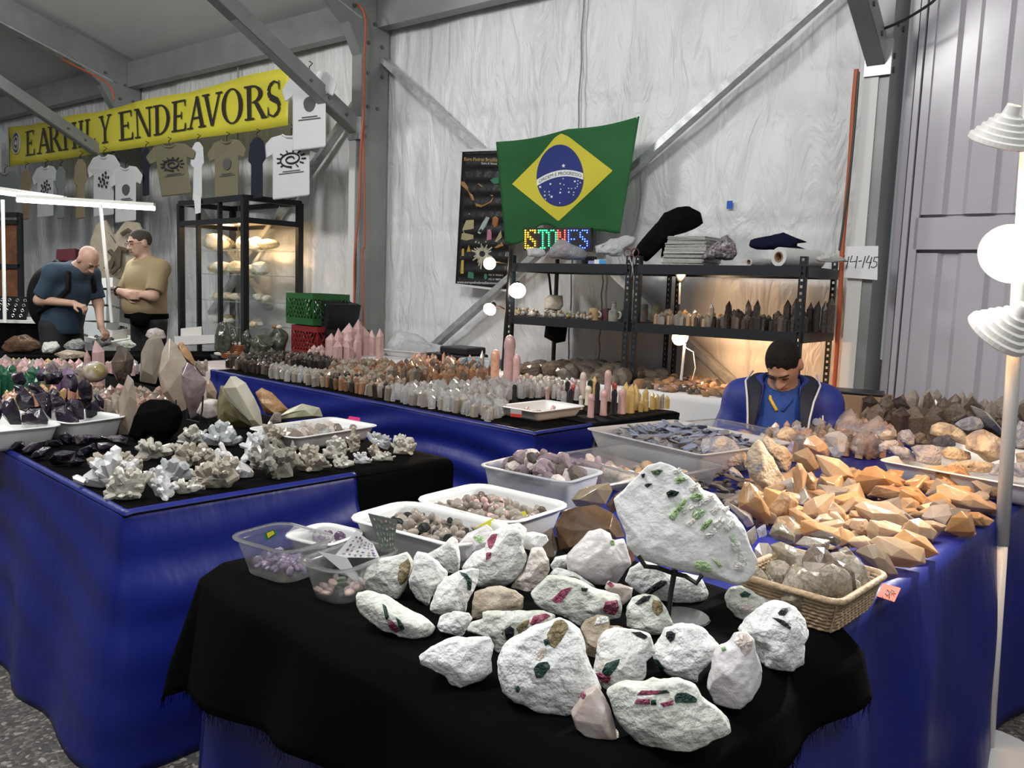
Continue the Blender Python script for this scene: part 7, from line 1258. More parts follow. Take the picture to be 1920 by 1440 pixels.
for k in range(5): MB().tube([bpt(amc[0] + (.16 - .03 * k) * math.cos(t) * .8, amc[1] + .05 + (.15 - .03 * k) * math.sin(t), .012) for t in np.linspace(0, 6.28, 18)], .014, 5).build('printed_shell', mat('shell_print_%d' % (k % 2), (.5, .48, .44) if k % 2 == 0 else (.12, .11, .1), .6), ban)
# shirts
TS = [(.36, 1), (.18, .97), (.0, .80), (.07, .64), (.20, .70), (.20, .0), (.80, .0), (.80, .70), (.93, .64), (1, .80), (.82, .97), (.64, 1), (.58, .95), (.5, .93), (.42, .95)]
TN = [(.35, 1), (.1, .9), (.0, .62), (.18, .58), (.16, 0), (.84, 0), (.84, .58), (1, .62), (.92, .9), (.65, 1)]
SM = {'w': (.62, .63, .64), 'o': (.17, .155, .095), 't': (.29, .23, .14), 'n': (.010, .014, .024), 'g': (.22, .25, .24)}
def shirt(x0, x1, y0, y1, c, label, form=TS, o_=.62, prt=None, tilt=0):
    cx, cy = (x0 + x1) / 2, (y0 + y1) / 2; p0 = shf(cx, y0, o_); u = empty('hanging_shirt', p0, WANG, label, 'shirt')
    def pt(x, y, e=0): return shf(x0 + (x1 - x0) * x + tilt * (1 - y), y1 + (y0 - y1) * y - (x - .5) * (x1 - x0) * .12, o_ + e)
    n = len(form); f = MB(); f.add([pt(x, y, .025) for x, y in form] + [pt(x, y, -.025) for x, y in form], [tuple(range(n)), tuple(range(n, 2 * n))[::-1]] + [(i, n + i, n + (i + 1) % n, (i + 1) % n) for i in range(n)])
    o = f.build('fabric', mat('shirt_' + c, SM[c], .9, bump=.3, bscale=9), u); recalc(o); bevel(o, .018, 3)
    MB().tube([pt(.5, .98), pt(.5, 1.06), pt(.5 + 6 / (x1 - x0), 1.10), pt(.5, 1.13)], .005, 5).build('hanger_hook', M_iron, u)
    if form is TS: MB().tube([pt(.36, .99, .02), pt(.42, .955, .03), pt(.5, .94, .032), pt(.58, .955, .03), pt(.64, .99, .02)], .012, 5).build('collar', mat('shirt_' + c, SM[c], .9), u)
    ik = mat('shirt_ink', (.03, .03, .032), .8)
    if prt == 'spiral':
        MB().tube([pt(.5 + (.04 + .014 * t) * math.cos(t), .6 + (.026 + .0085 * t) * math.sin(t), .031) for t in np.linspace(0, 11, 60)], .009, 4).build('printed_ammonite', ik, o)
        for k in range(12): a = 4.7 + k * .5; MB().tube([pt(.5 + r * math.cos(a), .6 + r * .62 * math.sin(a), .031) for r in (.17, .235)], .008, 4).build('printed_spine', ik, o)
    elif prt == 'dots':
        for k in range(14): a = k * 2.4; r = .05 * math.sqrt(k); f = MB(); f.add([pt(.5 + r * math.cos(a) + .032 * math.cos(t), .58 + r * .75 * math.sin(a) + .03 * math.sin(t), .03) for t in np.linspace(0, 6.28, 7)[:-1]], [tuple(range(6))]); f.build('printed_gem', ik, o)
    elif prt == 'oval':
        f = MB(); f.add([pt(.5 + .11 * math.cos(t), .60 + .10 * math.sin(t) * (1.2 if math.sin(t) < 0 else .8), .03) for t in np.linspace(0, 6.28, 13)[:-1]], [tuple(range(12))]); f.build('printed_fossil', mat('shirt_ink_soft', (.09, .09, .085), .8), o)
    if prt in ('spiral', 'oval'):
        for k, w in ((0, .14), (1, .2)): f = MB(); f.add([pt(.5 - w, .41 - .03 * k, .03), pt(.5 + w, .41 - .03 * k, .03), pt(.5 + w, .425 - .03 * k, .03), pt(.5 - w, .425 - .03 * k, .03)], [(0, 1, 2, 3)]); f.build('printed_line', mat('shirt_ink_soft', (.09, .09, .085), .8), o)
for a in [(-45, 14, 240, 335, 'w', 'white shirt cut off by the left frame edge', TS, .62, 'oval'), (-22, 40, 322, 425, 'g', 'grey-green shirt behind the fluorescent lamp', TS, .62, None), (38, 58, 316, 412, 't', 'tan shirt seen edge-on left of a white shirt', TN, .64), (60, 110, 311, 407, 'w', 'white shirt with an oval fossil print above the lamp', TS, .62, 'dots'), (103, 124, 312, 410, 'g', 'grey shirt seen edge-on behind the lamp', TN, .64), (138, 163, 298, 410, 't', 'khaki shirt seen edge-on between white shirts', TN, .64), (163, 226, 290, 405, 'w', 'white shirt with a cluster of stone prints', TS, .60, 'dots'), (203, 268, 312, 416, 'w', 'white shirt with a trilobite print and caption', TS, .68, 'oval'), (264, 283, 277, 367, 'n', 'navy shirt seen edge-on beside an olive shirt', TN, .64), (270, 364, 270, 366, 'o', 'olive shirt with a black ammonite print', TS, .66, 'spiral', 14), (357, 383, 266, 376, 'w', 'white shirt seen edge-on between two olive shirts', TN, .64), (388, 462, 262, 371, 'o', 'olive shirt with a small oval print', TS, .62, 'oval'), (465, 498, 257, 373, 'n', 'navy shirt with a pale emblem seen edge-on', TN, .64), (488, 604, 250, 371, 'w', 'white shirt with a large black ammonite print', TS, .62, 'spiral'), (528, 632, 134, 280, 'w', 'white shirt with round prints hanging highest beside the brace', TS, .72, 'oval')]: shirt(*a)
# glass cabinet
gc = at_d(459, 500, 8.25); g0 = np.array([gc[0], gc[1], 0.]); gl, gw, gh = 1.42, .62, 2.22
cb = empty('glass_cabinet', g0, 0, 'tall black-framed glass display cabinet lit from inside', 'cabinet'); M_fr = mat('black_cabinet_frame', (.010, .011, .012), .35); M_gl = mat('cabinet_glass', (.9, .95, .95), .02, trans=1, ior=1.03, alpha=.25)
def gp(a, b, z): return g0 + E1 * a + E2 * b + np.array([0, 0, z])
def gbar(a0, b0, z0, a1, b1, z1, w=.055, nm='frame_bar'): return MB().bar(gp(a0, b0, z0), gp(a1, b1, z1), w, w, up=(0, 0, 1) if z0 == z1 else E1).build(nm, M_fr, cb)
for a, b in ((0, 0), (gl, 0), (0, gw), (gl, gw), (gl * .36, 0), (gl * .70, 0)): gbar(a, b, 0, a, b, gh, .06 if a in (0, gl) else .04, 'post')
for z in (gh, gh - .22, .55, .08):
    gbar(0, 0, z, gl, 0, z); gbar(0, 0, z, 0, gw, z); gbar(gl, 0, z, gl, gw, z); gbar(0, gw, z, gl, gw, z)
MB().box(gp(gl / 2, gw / 2, .3), (gl - .05, gw - .05, .5), TANG).build('base_panel', M_fr, cb); MB().box(gp(gl / 2, gw / 2, gh - .2), (gl - .06, gw - .06, .015), TANG).build('light_panel', mat('cabinet_ceiling', (.6, .55, .5), .5), cb)
for a0, a1 in ((.03, gl * .36), (gl * .36, gl * .7), (gl * .7, gl - .03)): MB().add([gp(a0, .0, .57), gp(a1, .0, .57), gp(a1, .0, gh - .24), gp(a0, .0, gh - .24)], [(0, 1, 2, 3)]).build('glass_pane', M_gl, cb)
MB().add([gp(0, .03, .57), gp(0, gw - .03, .57), gp(0, gw - .03, gh - .24), gp(0, .03, gh - .24)], [(0, 1, 2, 3)]).build('glass_pane', M_gl, cb)
CSH = [1.72, 1.46, 1.18, .92, .66]; rs = np.random.default_rng(4); M_shell = mat('lit_mineral', (.75, .60, .38), .4, noise=(14, [(.5, .34, .16), (.82, .72, .55)], 5)); M_pale = mat('pale_mineral', (.76, .72, .62), .5, bump=.6, bscale=30)
for k, z in enumerate(CSH):
    MB().box(gp(gl / 2, gw / 2, z), (gl - .07, gw - .07, .008), TANG).build('glass_shelf', mat('shelf_glass', (.55, .62, .58), .05, trans=.6, alpha=.5), cb)
    for i in range((6, 7, 9, 8, 0)[k]):
        a = .12 + (gl - .24) * (i + rs.uniform(.2, .8)) / (6, 7, 9, 8, 1)[k]; r = rs.uniform(.15, .24) if k < 2 else rs.uniform(.08, .13); q = gp(a, rs.uniform(.16, .42), z + .004 + r * .36)
        place(PEBS[i % 5] if k == 0 else PEB[i % 8], 'mineral_specimen', M_shell if (i + k) % 3 == 0 else M_pale, q, (r * 1.3, r, r * .85), (0, 0, rs.uniform(0, 6)), ['large glowing specimen on the top shelf of the glass cabinet', 'pale specimen on the second shelf of the glass cabinet', 'small specimen on the third shelf of the glass cabinet', 'small specimen on the fourth shelf of the glass cabinet'][k], 'mineral', 'cabinet shelf %d specimens' % (k + 1))
for a in (.25, .6, 1.0): MB().lathe([(0, 0), (.05, 0), (.05, .01)], gp(a, .3, gh - .222), seg=14).build('downlight', mat('cabinet_bulb', (1, .8, .5), .5, emit=(1, .68, .36), estr=25), cb); spot_light('cabinet_downlight', gp(a, .3, gh - .24), gp(a, .3, 0), 26, (1, .68, .38), 150, .8, .04)
o = MB().add([gp(.85, -.04, gh + .05), gp(1.02, -.04, gh + .09), gp(.98, -.04, gh - .13), gp(.86, -.04, gh - .12)], [(0, 1, 2, 3)]).build('paper_slip', mat('paper_white', (.72, .72, .72), .8)); tag(solid(o, .002), 'white printed slip hanging on the top of the cabinet', 'paper')
# crates by the column
def crate(px, py, Y, w, d, h, z, c, label, rz=0, tilt=0):
    p = at_d(px, py, Y); u = empty('milk_crate', (p[0], p[1], z), TANG + rz, label, 'crate'); m = mat('crate_' + c, {'green': (.02, .10, .025), 'red': (.22, .02, .022), 'black': (.008, .009, .010)}[c], .45)
    if tilt: u.rotation_euler = (0, tilt, u.rotation_euler[2]); u.matrix_world = Matrix.Translation((p[0], p[1], z)) @ u.rotation_euler.to_matrix().to_4x4()
    for sx, sy, wx, wy in ((0, -d / 2, w, .012), (0, d / 2, w, .012), (-w / 2, 0, .012, d), (w / 2, 0, .012, d)):
        for zz, hh in ((.03, .06), (h - .025, .05)): MB().box((sx, sy, zz), (wx, wy, hh)).build('band', m, u, world=False)
        L = max(wx, wy); f = MB(); nb = 9
        for i in range(nb):
            for sg_ in (-1, 1):
                t0 = -L / 2 + L * i / nb; t1 = t0 + sg_ * L / nb * 2.2; t1 = max(-L / 2, min(L / 2, t1)); a_, b_ = ((t0, sy, .06), (t1, sy, h - .05)) if wx > wy else ((sx, t0, .06), (sx, t1, h - .05)); f.bar(a_, b_, .008, .012, up=(0, 1, 0) if wx > wy else (1, 0, 0))
        f.build('lattice', m, u, world=False)
    MB().box((0, 0, .006), (w, d, .012)).build('floor_panel', m, u, world=False)
crate(603, 640, 7.6, .42, .36, .28, .74, 'red', 'red plastic crate below the green crate by the column'); crate(596, 570, 7.6, .44, .38, .28, 1.03, 'green', 'green plastic crate stacked beside the cabinet'); crate(643, 560, 7.45, .40, .34, .28, 1.02, 'black', 'black plastic crate leaning against the column', .1, -1.35); crate(640, 645, 7.5, .36, .34, .26, .74, 'black', 'dark crate below the leaning black crate')
sb = MB().box(at_d(608, 700, 7.5) * [1, 1, 0] + [0, 0, .365], (.85, .5, .73), TANG).build('storage_bench', mat('dark_bench', (.02, .02, .022), .6)); tag(sb, 'dark bench carrying the plastic crates', 'bench')
# things on the back tables
M_card = mat('white_card', (.60, .58, .56), .7)
def boxt(L, N, Rr, z, h, label, lidless=True):
    l, n, r = (at_z(q[0], q[1], z + h) for q in (L, N, Rr)); u_ = empty('cardboard_tray', (*((l + r) / 2)[:2], z), 0, label, 'box'); b = l + r - n; C = [l, n, r, b]
    for i in range(4): p, q = C[i] * [1, 1, 0], C[(i + 1) % 4] * [1, 1, 0]; MB().bar(p + [0, 0, z + h / 2], q + [0, 0, z + h / 2], .008, h).build('side', M_card, u_)
    MB().add([c * [1, 1, 0] + [0, 0, z + .01] for c in C], [(0, 1, 2, 3)]).build('bottom', M_card, u_)
    rs = np.random.default_rng(int(L[0])); zz = z + h - .02; MB().add([c * [1, 1, 0] + [0, 0, zz - .012] for c in C], [(0, 1, 2, 3)]).build('liner', mat('white_liner', (.66, .66, .64), .8), u_)
    for i in range(14): a, c = rs.uniform(.15, .85, 2); q = n + (l - n) * a + (r - n) * c; q[2] = zz; place(PEB[i % 8], 'dark_mineral', mat('dark_mineral', (.05, .05, .045), .5), q, .045, tuple(rs.uniform(0, 3, 3)), 'small dark mineral in the ' + label.split(' with')[0], 'mineral', label.split(' with')[0])
boxt((107, 621), (210, 641), (262, 632), .742, .05, 'low white card tray with dark minerals'); boxt((167, 608), (210, 620), (268, 614), .742, .11, 'taller white card box with dark minerals')
dk = mat('grey_mineral', (.34, .35, .33), .7, noise=(25, [(.18, .18, .16), (.50, .51, .50)], 6), bump=.8, bscale=60)
for i, (p, m_, lab, b) in enumerate([([(0, 655), (10, 640), (25, 630), (50, 629), (75, 640), (80, 652), (60, 660), (20, 662)], mat('red_brown_rock', (.10, .05, .03), .25, noise=(8, [(.05, .03, .02), (.18, .09, .05)], 5), bump=.4), 'dark red-brown polished rock at the far left', None), ([(76, 632), (90, 627), (130, 630), (140, 640), (120, 648), (85, 646)], M_tan, 'brown bark-like rock behind the left table', None), ([(78, 655), (85, 642), (105, 640), (112, 650), (100, 662), (82, 664)], M_feld3, 'pale lumpy mineral on the black back table', None), ([(118, 650), (130, 640), (150, 634), (160, 645), (155, 656), (130, 658)], dk, 'grey sparkling mineral beside the card tray', None), ([(173, 640), (190, 630), (205, 632), (210, 645), (190, 652), (176, 650)], dk, 'second grey sparkling mineral before the card tray', None), ([(100, 664), (125, 655), (160, 660), (165, 670), (120, 674)], M_tan, 'flat tan mineral slab on the back table', None), ([(215, 642), (245, 636), (275, 640), (270, 652), (230, 653)], M_feld3, 'cream mineral on a flat tray', None), ([(273, 630), (278, 618), (292, 614), (306, 620), (310, 634), (290, 640)], M_pinkish, 'round beige mineral ball behind the tall points', 660)]): rock_px('mineral_rock', p, m_, lab, 'mineral', seed=700 + i, n=4, base=b, z=.742, rough=.06)
cs = empty('card_display', at_z(370, 648, .742), 0, 'grey-white card box with a standing price card', 'box'); dq = float(np.dot(at_z(370, 660, .742) - CAM, AX_F)); quad_px('box_front', [(330, 631), (405, 628), (405, 644), (332, 648)], dq, M_card, cs, .08); quad_px('price_card', [(339, 616), (378, 612), (378, 630), (339, 632)], dq + .03, M_card, cs, .003)
bs = empty('orange_basket', at_z(434, 672, .742), 0, 'small orange wicker basket of eggs on the pink cloth', 'basket'); rb = .105
for k in range(8): MB().lathe([(rb * (.82 + .025 * k) - .006, .008 + .014 * k), (rb * (.82 + .025 * k), .012 + .014 * k), (rb * (.82 + .025 * k) - .006, .018 + .014 * k)], at_z(434, 672, .742), seg=26).build('strand', mat('orange_wicker', (.36, .12, .03), .5, bump=.5, bscale=90), bs)
for i in range(9): a = i * 2.4; q = at_z(434, 672, .742) + [.022 * math.sqrt(i) * math.cos(a) * 1.1, .022 * math.sqrt(i) * math.sin(a), .125]; place(PEBS[i % 5], 'stone_egg', M_pale, q, (.045, .04, .04), (0, 0, i), 'pale stone egg in the orange basket', 'egg', 'stone eggs')
M_jade = mat('dark_green_stone', (.04, .055, .045), .2, noise=(16, [(.02, .025, .02), (.10, .10, .07)], 4))
for i, (x, t, b, w, lab) in enumerate([(418, 598, 668, 30, 'black ring-shaped stone figure before the cabinet'), (437, 612, 664, 16, 'dark green leaf-shaped stone figure'), (462, 620, 662, 18, 'grey-green stone dolphin figure'), (492, 628, 664, 44, 'green-brown stone animal group'), (522, 616, 664, 34, 'dark stone figure topped with two round balls')]): d_ = float(np.dot(at_z(x, b + 8, .742) - CAM, AX_F)); rock_px('stone_figure', [(x + w / 2 * math.cos(q) * (1 + .25 * math.sin(3 * q + i)), (t + b) / 2 + (b - t) / 2 * math.sin(q) * (1 + .15 * math.cos(2 * q + i))) for q in np.linspace(0, 6.28, 14)[:-1]], M_jade, lab, 'figure', depth=d_, z=.742, seed=720 + i, n=4, rough=.08)
for x, y in ((515, 612), (523, 613)): place(PEBS[0], 'stone_ball', [Q_rust, M_pale][x > 520], at_d(x, y, 7.2), .06, label='small %s ball on the dark stone figure' % ('brown' if x < 520 else 'pale'), cat='ball')
for i, (x, y, w, m_, lab) in enumerate([(430, 652, .2, M_pale, 'grey dish of white chips on the pink cloth'), (585, 648, .5, M_jade, 'flat dark stone slab at the right of the pink table'), (500, 668, .32, Q_rust, 'brown beaded strip at the table edge')]):
    q = at_z(x, y + 14, .742); o = MB().box(q + [0, 0, .012], (w, .18, .022), TANG + 1.57).build('stone_slab', m_); tag(bevel(o, .006), lab, 'slab')
# jewellery board and table at the far left, brown panels behind
jt = empty('display_counter', at_d(-10, 620, 8.2) * [1, 1, 0], 0, 'black counter with a white edge at the far left', 'table'); jq = at_d(-20, 600, 8.2); MB().box((jq[0], jq[1], .46), (1.3, .6, .92), .25).build('body', M_black, jt); MB().box((jq[0], jq[1], .935), (1.34, .64, .03), .25).build('top_edge', M_card, jt)
jb = empty('jewellery_board', (jq[0] + .1, jq[1] - .15, .95), .25, 'black board with rows of silver rings', 'board'); f = MB(); f.add([(-.35, -.12, 0), (.35, -.12, 0), (.35, .1, .22), (-.35, .1, .22)], [(0, 1, 2, 3)]); solid(f.build('board', mat('black_velvet', (.006, .006, .007), .9, spec=.1), jb, world=False), .01)
for j in range(4):
    for i in range(10): t = (j + .6) / 4.6; MB().tube([(-.31 + i * .068 + .013 * math.cos(a), -.12 + .22 * t - .012, .22 * t + .013 * math.sin(a) + .012) for a in np.linspace(0, 6.28, 9)], .0035, 4).build('ring', mat('silver', (.75, .75, .73), .2, metal=1), jb, world=False)
bp_ = empty('brown_panel', at_d(10, 500, 9.6) * [1, 1, 0], 0, 'rust brown framed display panel at the left edge', 'panel')
for a, b in ((420, 496), (503, 560)): quad_px('board', [(-60, a), (36, a), (38, b), (-60, b)], 9.6, mat('rust_board', (.13, .045, .02), .8, noise=(9, [(.08, .03, .012), (.18, .07, .03)], 5)), bp_, .02)
for P in ([(37, 400), (40, 570)], [(-60, 403), (38, 403)], [(-60, 417), (38, 417)], [(-60, 499), (40, 500)], [(40, 565), (41, 700)]): MB().bar(at_d(*P[0], 9.58), at_d(*P[1], 9.58), .05, .05, up=AX_F).build('frame_bar', M_fr, bp_)
o = rock_px('fossil_cast', [(165, 525), (170, 450), (180, 420), (200, 412), (215, 440), (235, 414), (262, 418), (275, 450), (270, 500), (240, 520), (200, 525)], mat('plaster_tan', (.38, .33, .25), .8, noise=(7, [(.30, .25, .18), (.42, .37, .29)], 5), bump=.3), 'large tan fossil cast on the wall behind the man in khaki', 'fossil', depth=9.5, clip=False, thick=.12, seed=8, rough=.01)
for P in ([(205, 505), (215, 480), (225, 465), (240, 470)], [(215, 480), (205, 470)], [(218, 475), (222, 500), (208, 512)], [(225, 465), (222, 500)], [(228, 440), (240, 432), (252, 440)], [(210, 490), (198, 505)]): MB().tube([at_d(x, y, 9.38) for x, y in P], .028, 6).build('bone', mat('fossil_bone', (.10, .075, .05), .8), o)
dr = empty('drawer_tower', at_d(200, 600, 8.9) * [1, 1, 0], 0, 'white plastic drawer tower behind the two men', 'drawers')
for y0, y1 in ((545, 573), (575, 603), (605, 640)): quad_px('drawer', [(168, y0), (212, y0 + 2), (212, y1), (168, y1)], 8.9, mat('frosted_drawer', (.40, .42, .43), .4), dr, .3)
o = quad_px('white_box', [(185, 525), (222, 523), (222, 541), (185, 543)], 8.85, M_card, None, .25); tag(o, 'white cardboard box on the drawer tower', 'box')
o = quad_px('maroon_box', [(111, 469), (145, 467), (146, 490), (109, 490)], 9.3, mat('maroon', (.09, .008, .016), .6), None, .1); tag(o, 'maroon board standing behind the man in blue', 'board')
# fluorescent lamps on white poles
M_tube = mat('fluorescent_tube', (1, 1, 1), .5, emit=(.93, 1, 1), estr=9)
for i, (a, b, sh_, px_, lab) in enumerate([((-60, 352), (122, 378), (0, -8), 5, 'rear fluorescent lamp bar at the left edge'), ((32, 375), (290, 391), (0, -7), 188, 'long fluorescent lamp bar on a white pole above the two men')]):
    D_ = 7.6 + .2 * (1 - i); u = empty('fluorescent_lamp', at_d(px_, 610, D_), 0, lab, 'lamp'); A_, B_ = at_d(*a, D_), at_d(*b, D_ + (.0 if i == 0 else .15)); MB().tube([A_, B_], .020, 8).build('tube', M_tube, u); MB().bar(A_ + [0, 0, .035], B_ + [0, 0, .035], .06, .03).build('housing', M_wl, u); MB().tube([at_d(px_ + (22 if i else 4), 605, D_), at_d(px_, 384 if i else 375, D_)], .016, 8).build('pole', M_wl, u)
    area_light('fluorescent_light', (A_ + B_) / 2 - [0, 0, .03], (A_ + B_) / 2 - [0, 0, 2], (1.1, .05), 10, (.93, 1, 1))
# ================================================================ people (smooth bodies from blended distance fields)
def sdf_mesh(fn, lo, hi, h):
    lo = np.array(lo, float); n = (np.ceil((np.array(hi) - lo) / h / 4).astype(int)) * 4 + 1
    def pts(ix): return lo + ix * h
    cg = np.stack(np.meshgrid(*[np.arange(0, k, 4) for k in n], indexing='ij'), -1).reshape(-1, 3); cn = [(k - 1) // 4 + 1 for k in n]
    C = fn(pts(cg)).reshape(cn); V = np.repeat(np.repeat(np.repeat(C, 4, 0), 4, 1), 4, 2)[:n[0], :n[1], :n[2]].copy()
    act = np.abs(C) < h * 4 * 2.0; A = np.repeat(np.repeat(np.repeat(act, 4, 0), 4, 1), 4, 2)[:n[0], :n[1], :n[2]]
    for ax in range(3):      # grow by half a block so both sides are covered
        B = A.copy(); B |= np.roll(A, 3, ax); B |= np.roll(A, -3, ax); A = B
    ix = np.argwhere(A); V[A] = fn(pts(ix)); s = V < 0
    cnt = sum(s[a:n[0] - 1 + a, b:n[1] - 1 + b, c:n[2] - 1 + c].astype(int) for a in (0, 1) for b in (0, 1) for c in (0, 1)); cells = np.argwhere((cnt > 0) & (cnt < 8)); idx = np.full(cnt.shape, -1); idx[tuple(cells.T)] = np.arange(len(cells))
    acc = np.zeros((len(cells), 3)); k = np.zeros(len(cells)); cor = [(a, b, c) for a in (0, 1) for b in (0, 1) for c in (0, 1)]
    for p in cor:
        for ax in range(3):
            if p[ax] == 0:
                q = list(p); q[ax] = 1; va = V[tuple((cells + p).T)]; vb = V[tuple((cells + q).T)]; m = (va < 0) != (vb < 0); t = np.where(m, va / np.where(m, va - vb, 1), 0); e = np.array(p, float)[None] + 0 * acc; e[:, ax] += t; acc[m] += e[m]; k[m] += 1
    P = lo + (cells + acc / k[:, None]) * h; F_ = []
    for ax in range(3):
        u, v = (ax + 1) % 3, (ax + 2) % 3; sl0 = [slice(None)] * 3; sl1 = [slice(None)] * 3; sl0[ax] = slice(0, -1); sl1[ax] = slice(1, None); a, b = s[tuple(sl0)], s[tuple(sl1)]; e = np.argwhere(a != b); e = e[(e[:, u] > 0) & (e[:, v] > 0) & (e[:, u] < n[u] - 1) & (e[:, v] < n[v] - 1)]
        du, dv = np.eye(3, dtype=int)[u], np.eye(3, dtype=int)[v]; q = np.stack([idx[tuple((e - du - dv).T)], idx[tuple((e - dv).T)], idx[tuple(e.T)], idx[tuple((e - du).T)]], 1); fl = a[tuple(e.T)]; q[~fl] = q[~fl][:, ::-1]; F_.append(q[(q >= 0).all(1)])
    return P, np.concatenate(F_)
def cap(P, a, b, ra, rb): a, b = np.array(a, float), np.array(b, float); d = b - a; t = np.clip((P - a) @ d / (d @ d + 1e-9), 0, 1); return np.linalg.norm(P - a - t[:, None] * d, axis=1) - (ra + (rb - ra) * t)
def ell(P, c, r): r = np.array(r, float); return (np.linalg.norm((P - c) / r, axis=1) - 1) * r.min()
def smin(a, b, k=.03): h = np.clip(.5 + .5 * (b - a) / k, 0, 1); return b + (a - b) * h - k * h * (1 - h)
def U(L, k=.03):
    r = L[0]
    for x in L[1:]: r = smin(r, x, k)
    return r
def hloc(P, c, M): return (P - np.array(c)) @ M          # columns of M are the head axes (left, forward, up)
def hrot(p, y=0, r=0): return np.array(Matrix.Rotation(R(y), 3, 'Z') @ Matrix.Rotation(R(-p), 3, 'X') @ Matrix.Rotation(R(r), 3, 'Y'))
def head_sd(P, c, M):
    q = hloc(P, c, M); d = U([ell(q, (0, -.012, .028), (.076, .098, .088)), ell(q, (0, .022, -.035), (.062, .072, .078)), ell(q, (0, .055, -.088), (.030, .028, .026))], .035)
    d = U([d, cap(q, (0, .090, .012), (0, .116, -.032), .008, .013), cap(q, (-.035, .083, .026), (.035, .083, .026), .011, .011), cap(q, (-.020, .090, -.060), (.020, .090, -.060), .008, .008), ell(q, (.015, .100, -.034), (.011, .011, .009)), ell(q, (-.015, .100, -.034), (.011, .011, .009))], .010)
    for s in (-1, 1): d = smin(d, ell(q, (s * .080, -.008, -.010), (.010, .024, .034)), .008); d = -smin(-d, ell(q, (s * .032, .101, .008), (.019, .013, .011)), .012); d = smin(d, ell(q, (s * .032, .081, .006), (.012, .012, .011)), .004)
    return d
def hand_sd(P, w, d, nrm, curl=.5, sgn=1, k=1.0):
    """palm and five fingers: w wrist, d finger direction, nrm palm side"""
    d = np.array(d, float) / np.linalg.norm(d); nrm = np.array(nrm, float); nrm -= d * (nrm @ d); nrm /= np.linalg.norm(nrm); sd_ = np.cross(d, nrm) * sgn; w = np.array(w, float); L = [cap(P, w, w + d * .05, .026, .020)]
    for i, (o_, ln) in enumerate(((-.030, .066), (-.010, .078), (.010, .074), (.028, .058))):
        b = w + d * .082 + sd_ * o_; L.append(cap(P, w + d * .03 + sd_ * o_ * .8, b, .013, .0105)); m = b + (d * math.cos(curl) + nrm * math.sin(curl)) * ln * .5; L.append(cap(P, b, m, .0100, .0092)); L.append(cap(P, m, m + (d * math.cos(curl * 2.1) + nrm * math.sin(curl * 2.1)) * ln * .5, .0092, .0078))
    t0 = w + d * .022 - sd_ * .026; t1 = t0 + (d * .55 - sd_ * .75 + nrm * .35) * .042; L += [cap(P, t0, t1, .014, .0115), cap(P, t1, t1 + (d * .9 - sd_ * .2 + nrm * .5) * .034, .0110, .0085)]
    return U(L, .008)
M_skin = mat('skin', (.42, .24, .165), .55, noise=(14, [(.38, .205, .14), (.46, .275, .19)], 4)); M_skin2 = mat('fair_skin', (.52, .32, .235), .55, noise=(14, [(.47, .275, .20), (.56, .36, .27)], 4))
def person(label, head_at, yaw, J, hp, skin, parts, res=.009):
    """J in body axes (x left, y forward, z up); head_at: world point of the head centre"""
    J = {k: (v if k == 'curl' else (-v[0], v[1], v[2])) for k, v in J.items()}; kk = head_at[2] / J['hed'][2]
    Rz = np.array(Matrix.Rotation(yaw, 3, 'Z')); org = np.array(head_at) - Rz @ np.array(J['hed']) * kk; org[2] = 0; MH = hrot(*hp)
    def body(P):
        L = [cap(P, J['pel'], J['che'], .135, .150), cap(P, np.add(J['che'], (-.06, 0, .02)), np.add(J['che'], (.06, 0, .02)), .125, .125), cap(P, np.subtract(J['nek'], (0, 0, .035)), J['shL'], .058, .060), cap(P, np.subtract(J['nek'], (0, 0, .035)), J['shR'], .058, .060), cap(P, J['nek'], J['hed'], .060, .058)]
        for s in 'LR':
            L += [cap(P, J['sh' + s], J['el' + s], .058, .043), cap(P, J['el' + s], J['wr' + s], .042, .029)]
            L += [cap(P, J['hi' + s], J['kn' + s], .092, .064), cap(P, J['kn' + s], J['an' + s], .060, .042), cap(P, J['an' + s], J['to' + s], .045, .035)]
        d = U(L, .04)
        for s in 'LR': d = smin(d, hand_sd(P, J['wr' + s], J['ha' + s], J['pa' + s], J.get('curl', .5), -1 if s == 'L' else 1), .012)
        return smin(d, head_sd(P, J['hed'], MH), .02)
    A = np.array([v for k, v in J.items() if k[:2] in ('pe', 'ch', 'ne', 'he', 'sh', 'el', 'wr', 'hi', 'kn', 'an', 'to')]); lo, hi = A.min(0) - .24, A.max(0) + .24; lo[2] = 0
    u = empty('person', org, yaw, label, 'person'); u.scale = (kk,) * 3; P, F_ = sdf_mesh(body, lo, hi, res); b = link('body', mesh('body', P, F_), skin, None, True); b.parent = u
    def piece(name, fn, m, h=res, box=None): P, F_ = sdf_mesh(fn, *(box or (lo, hi)), h); o = link(name, mesh(name, P, F_), m, None, True); o.parent = u; return o
    def headp(name, fn, m, h=.006): c = np.array(J['hed']); return piece(name, lambda P: fn(hloc(P, c, MH), P), m, h, (c - .17, c + .17))
    def htube(name, pts, r, m): f = MB().tube([np.array(J['hed']) + MH @ np.array(p) for p in pts], r, 6); o = f.build(name, m, None, True); o.parent = b
    parts(J, piece, headp, htube, u, MH); return u
def torso(P, J, g=.02): return U([cap(P, J['pel'], J['che'], .135 + g, .150 + g), cap(P, np.add(J['che'], (-.06, 0, .02)), np.add(J['che'], (.06, 0, .02)), .125 + g, .125 + g), cap(P, np.subtract(J['nek'], (0, 0, .035)), J['shL'], .058 + g, .062 + g), cap(P, np.subtract(J['nek'], (0, 0, .035)), J['shR'], .058 + g, .062 + g)], .05)
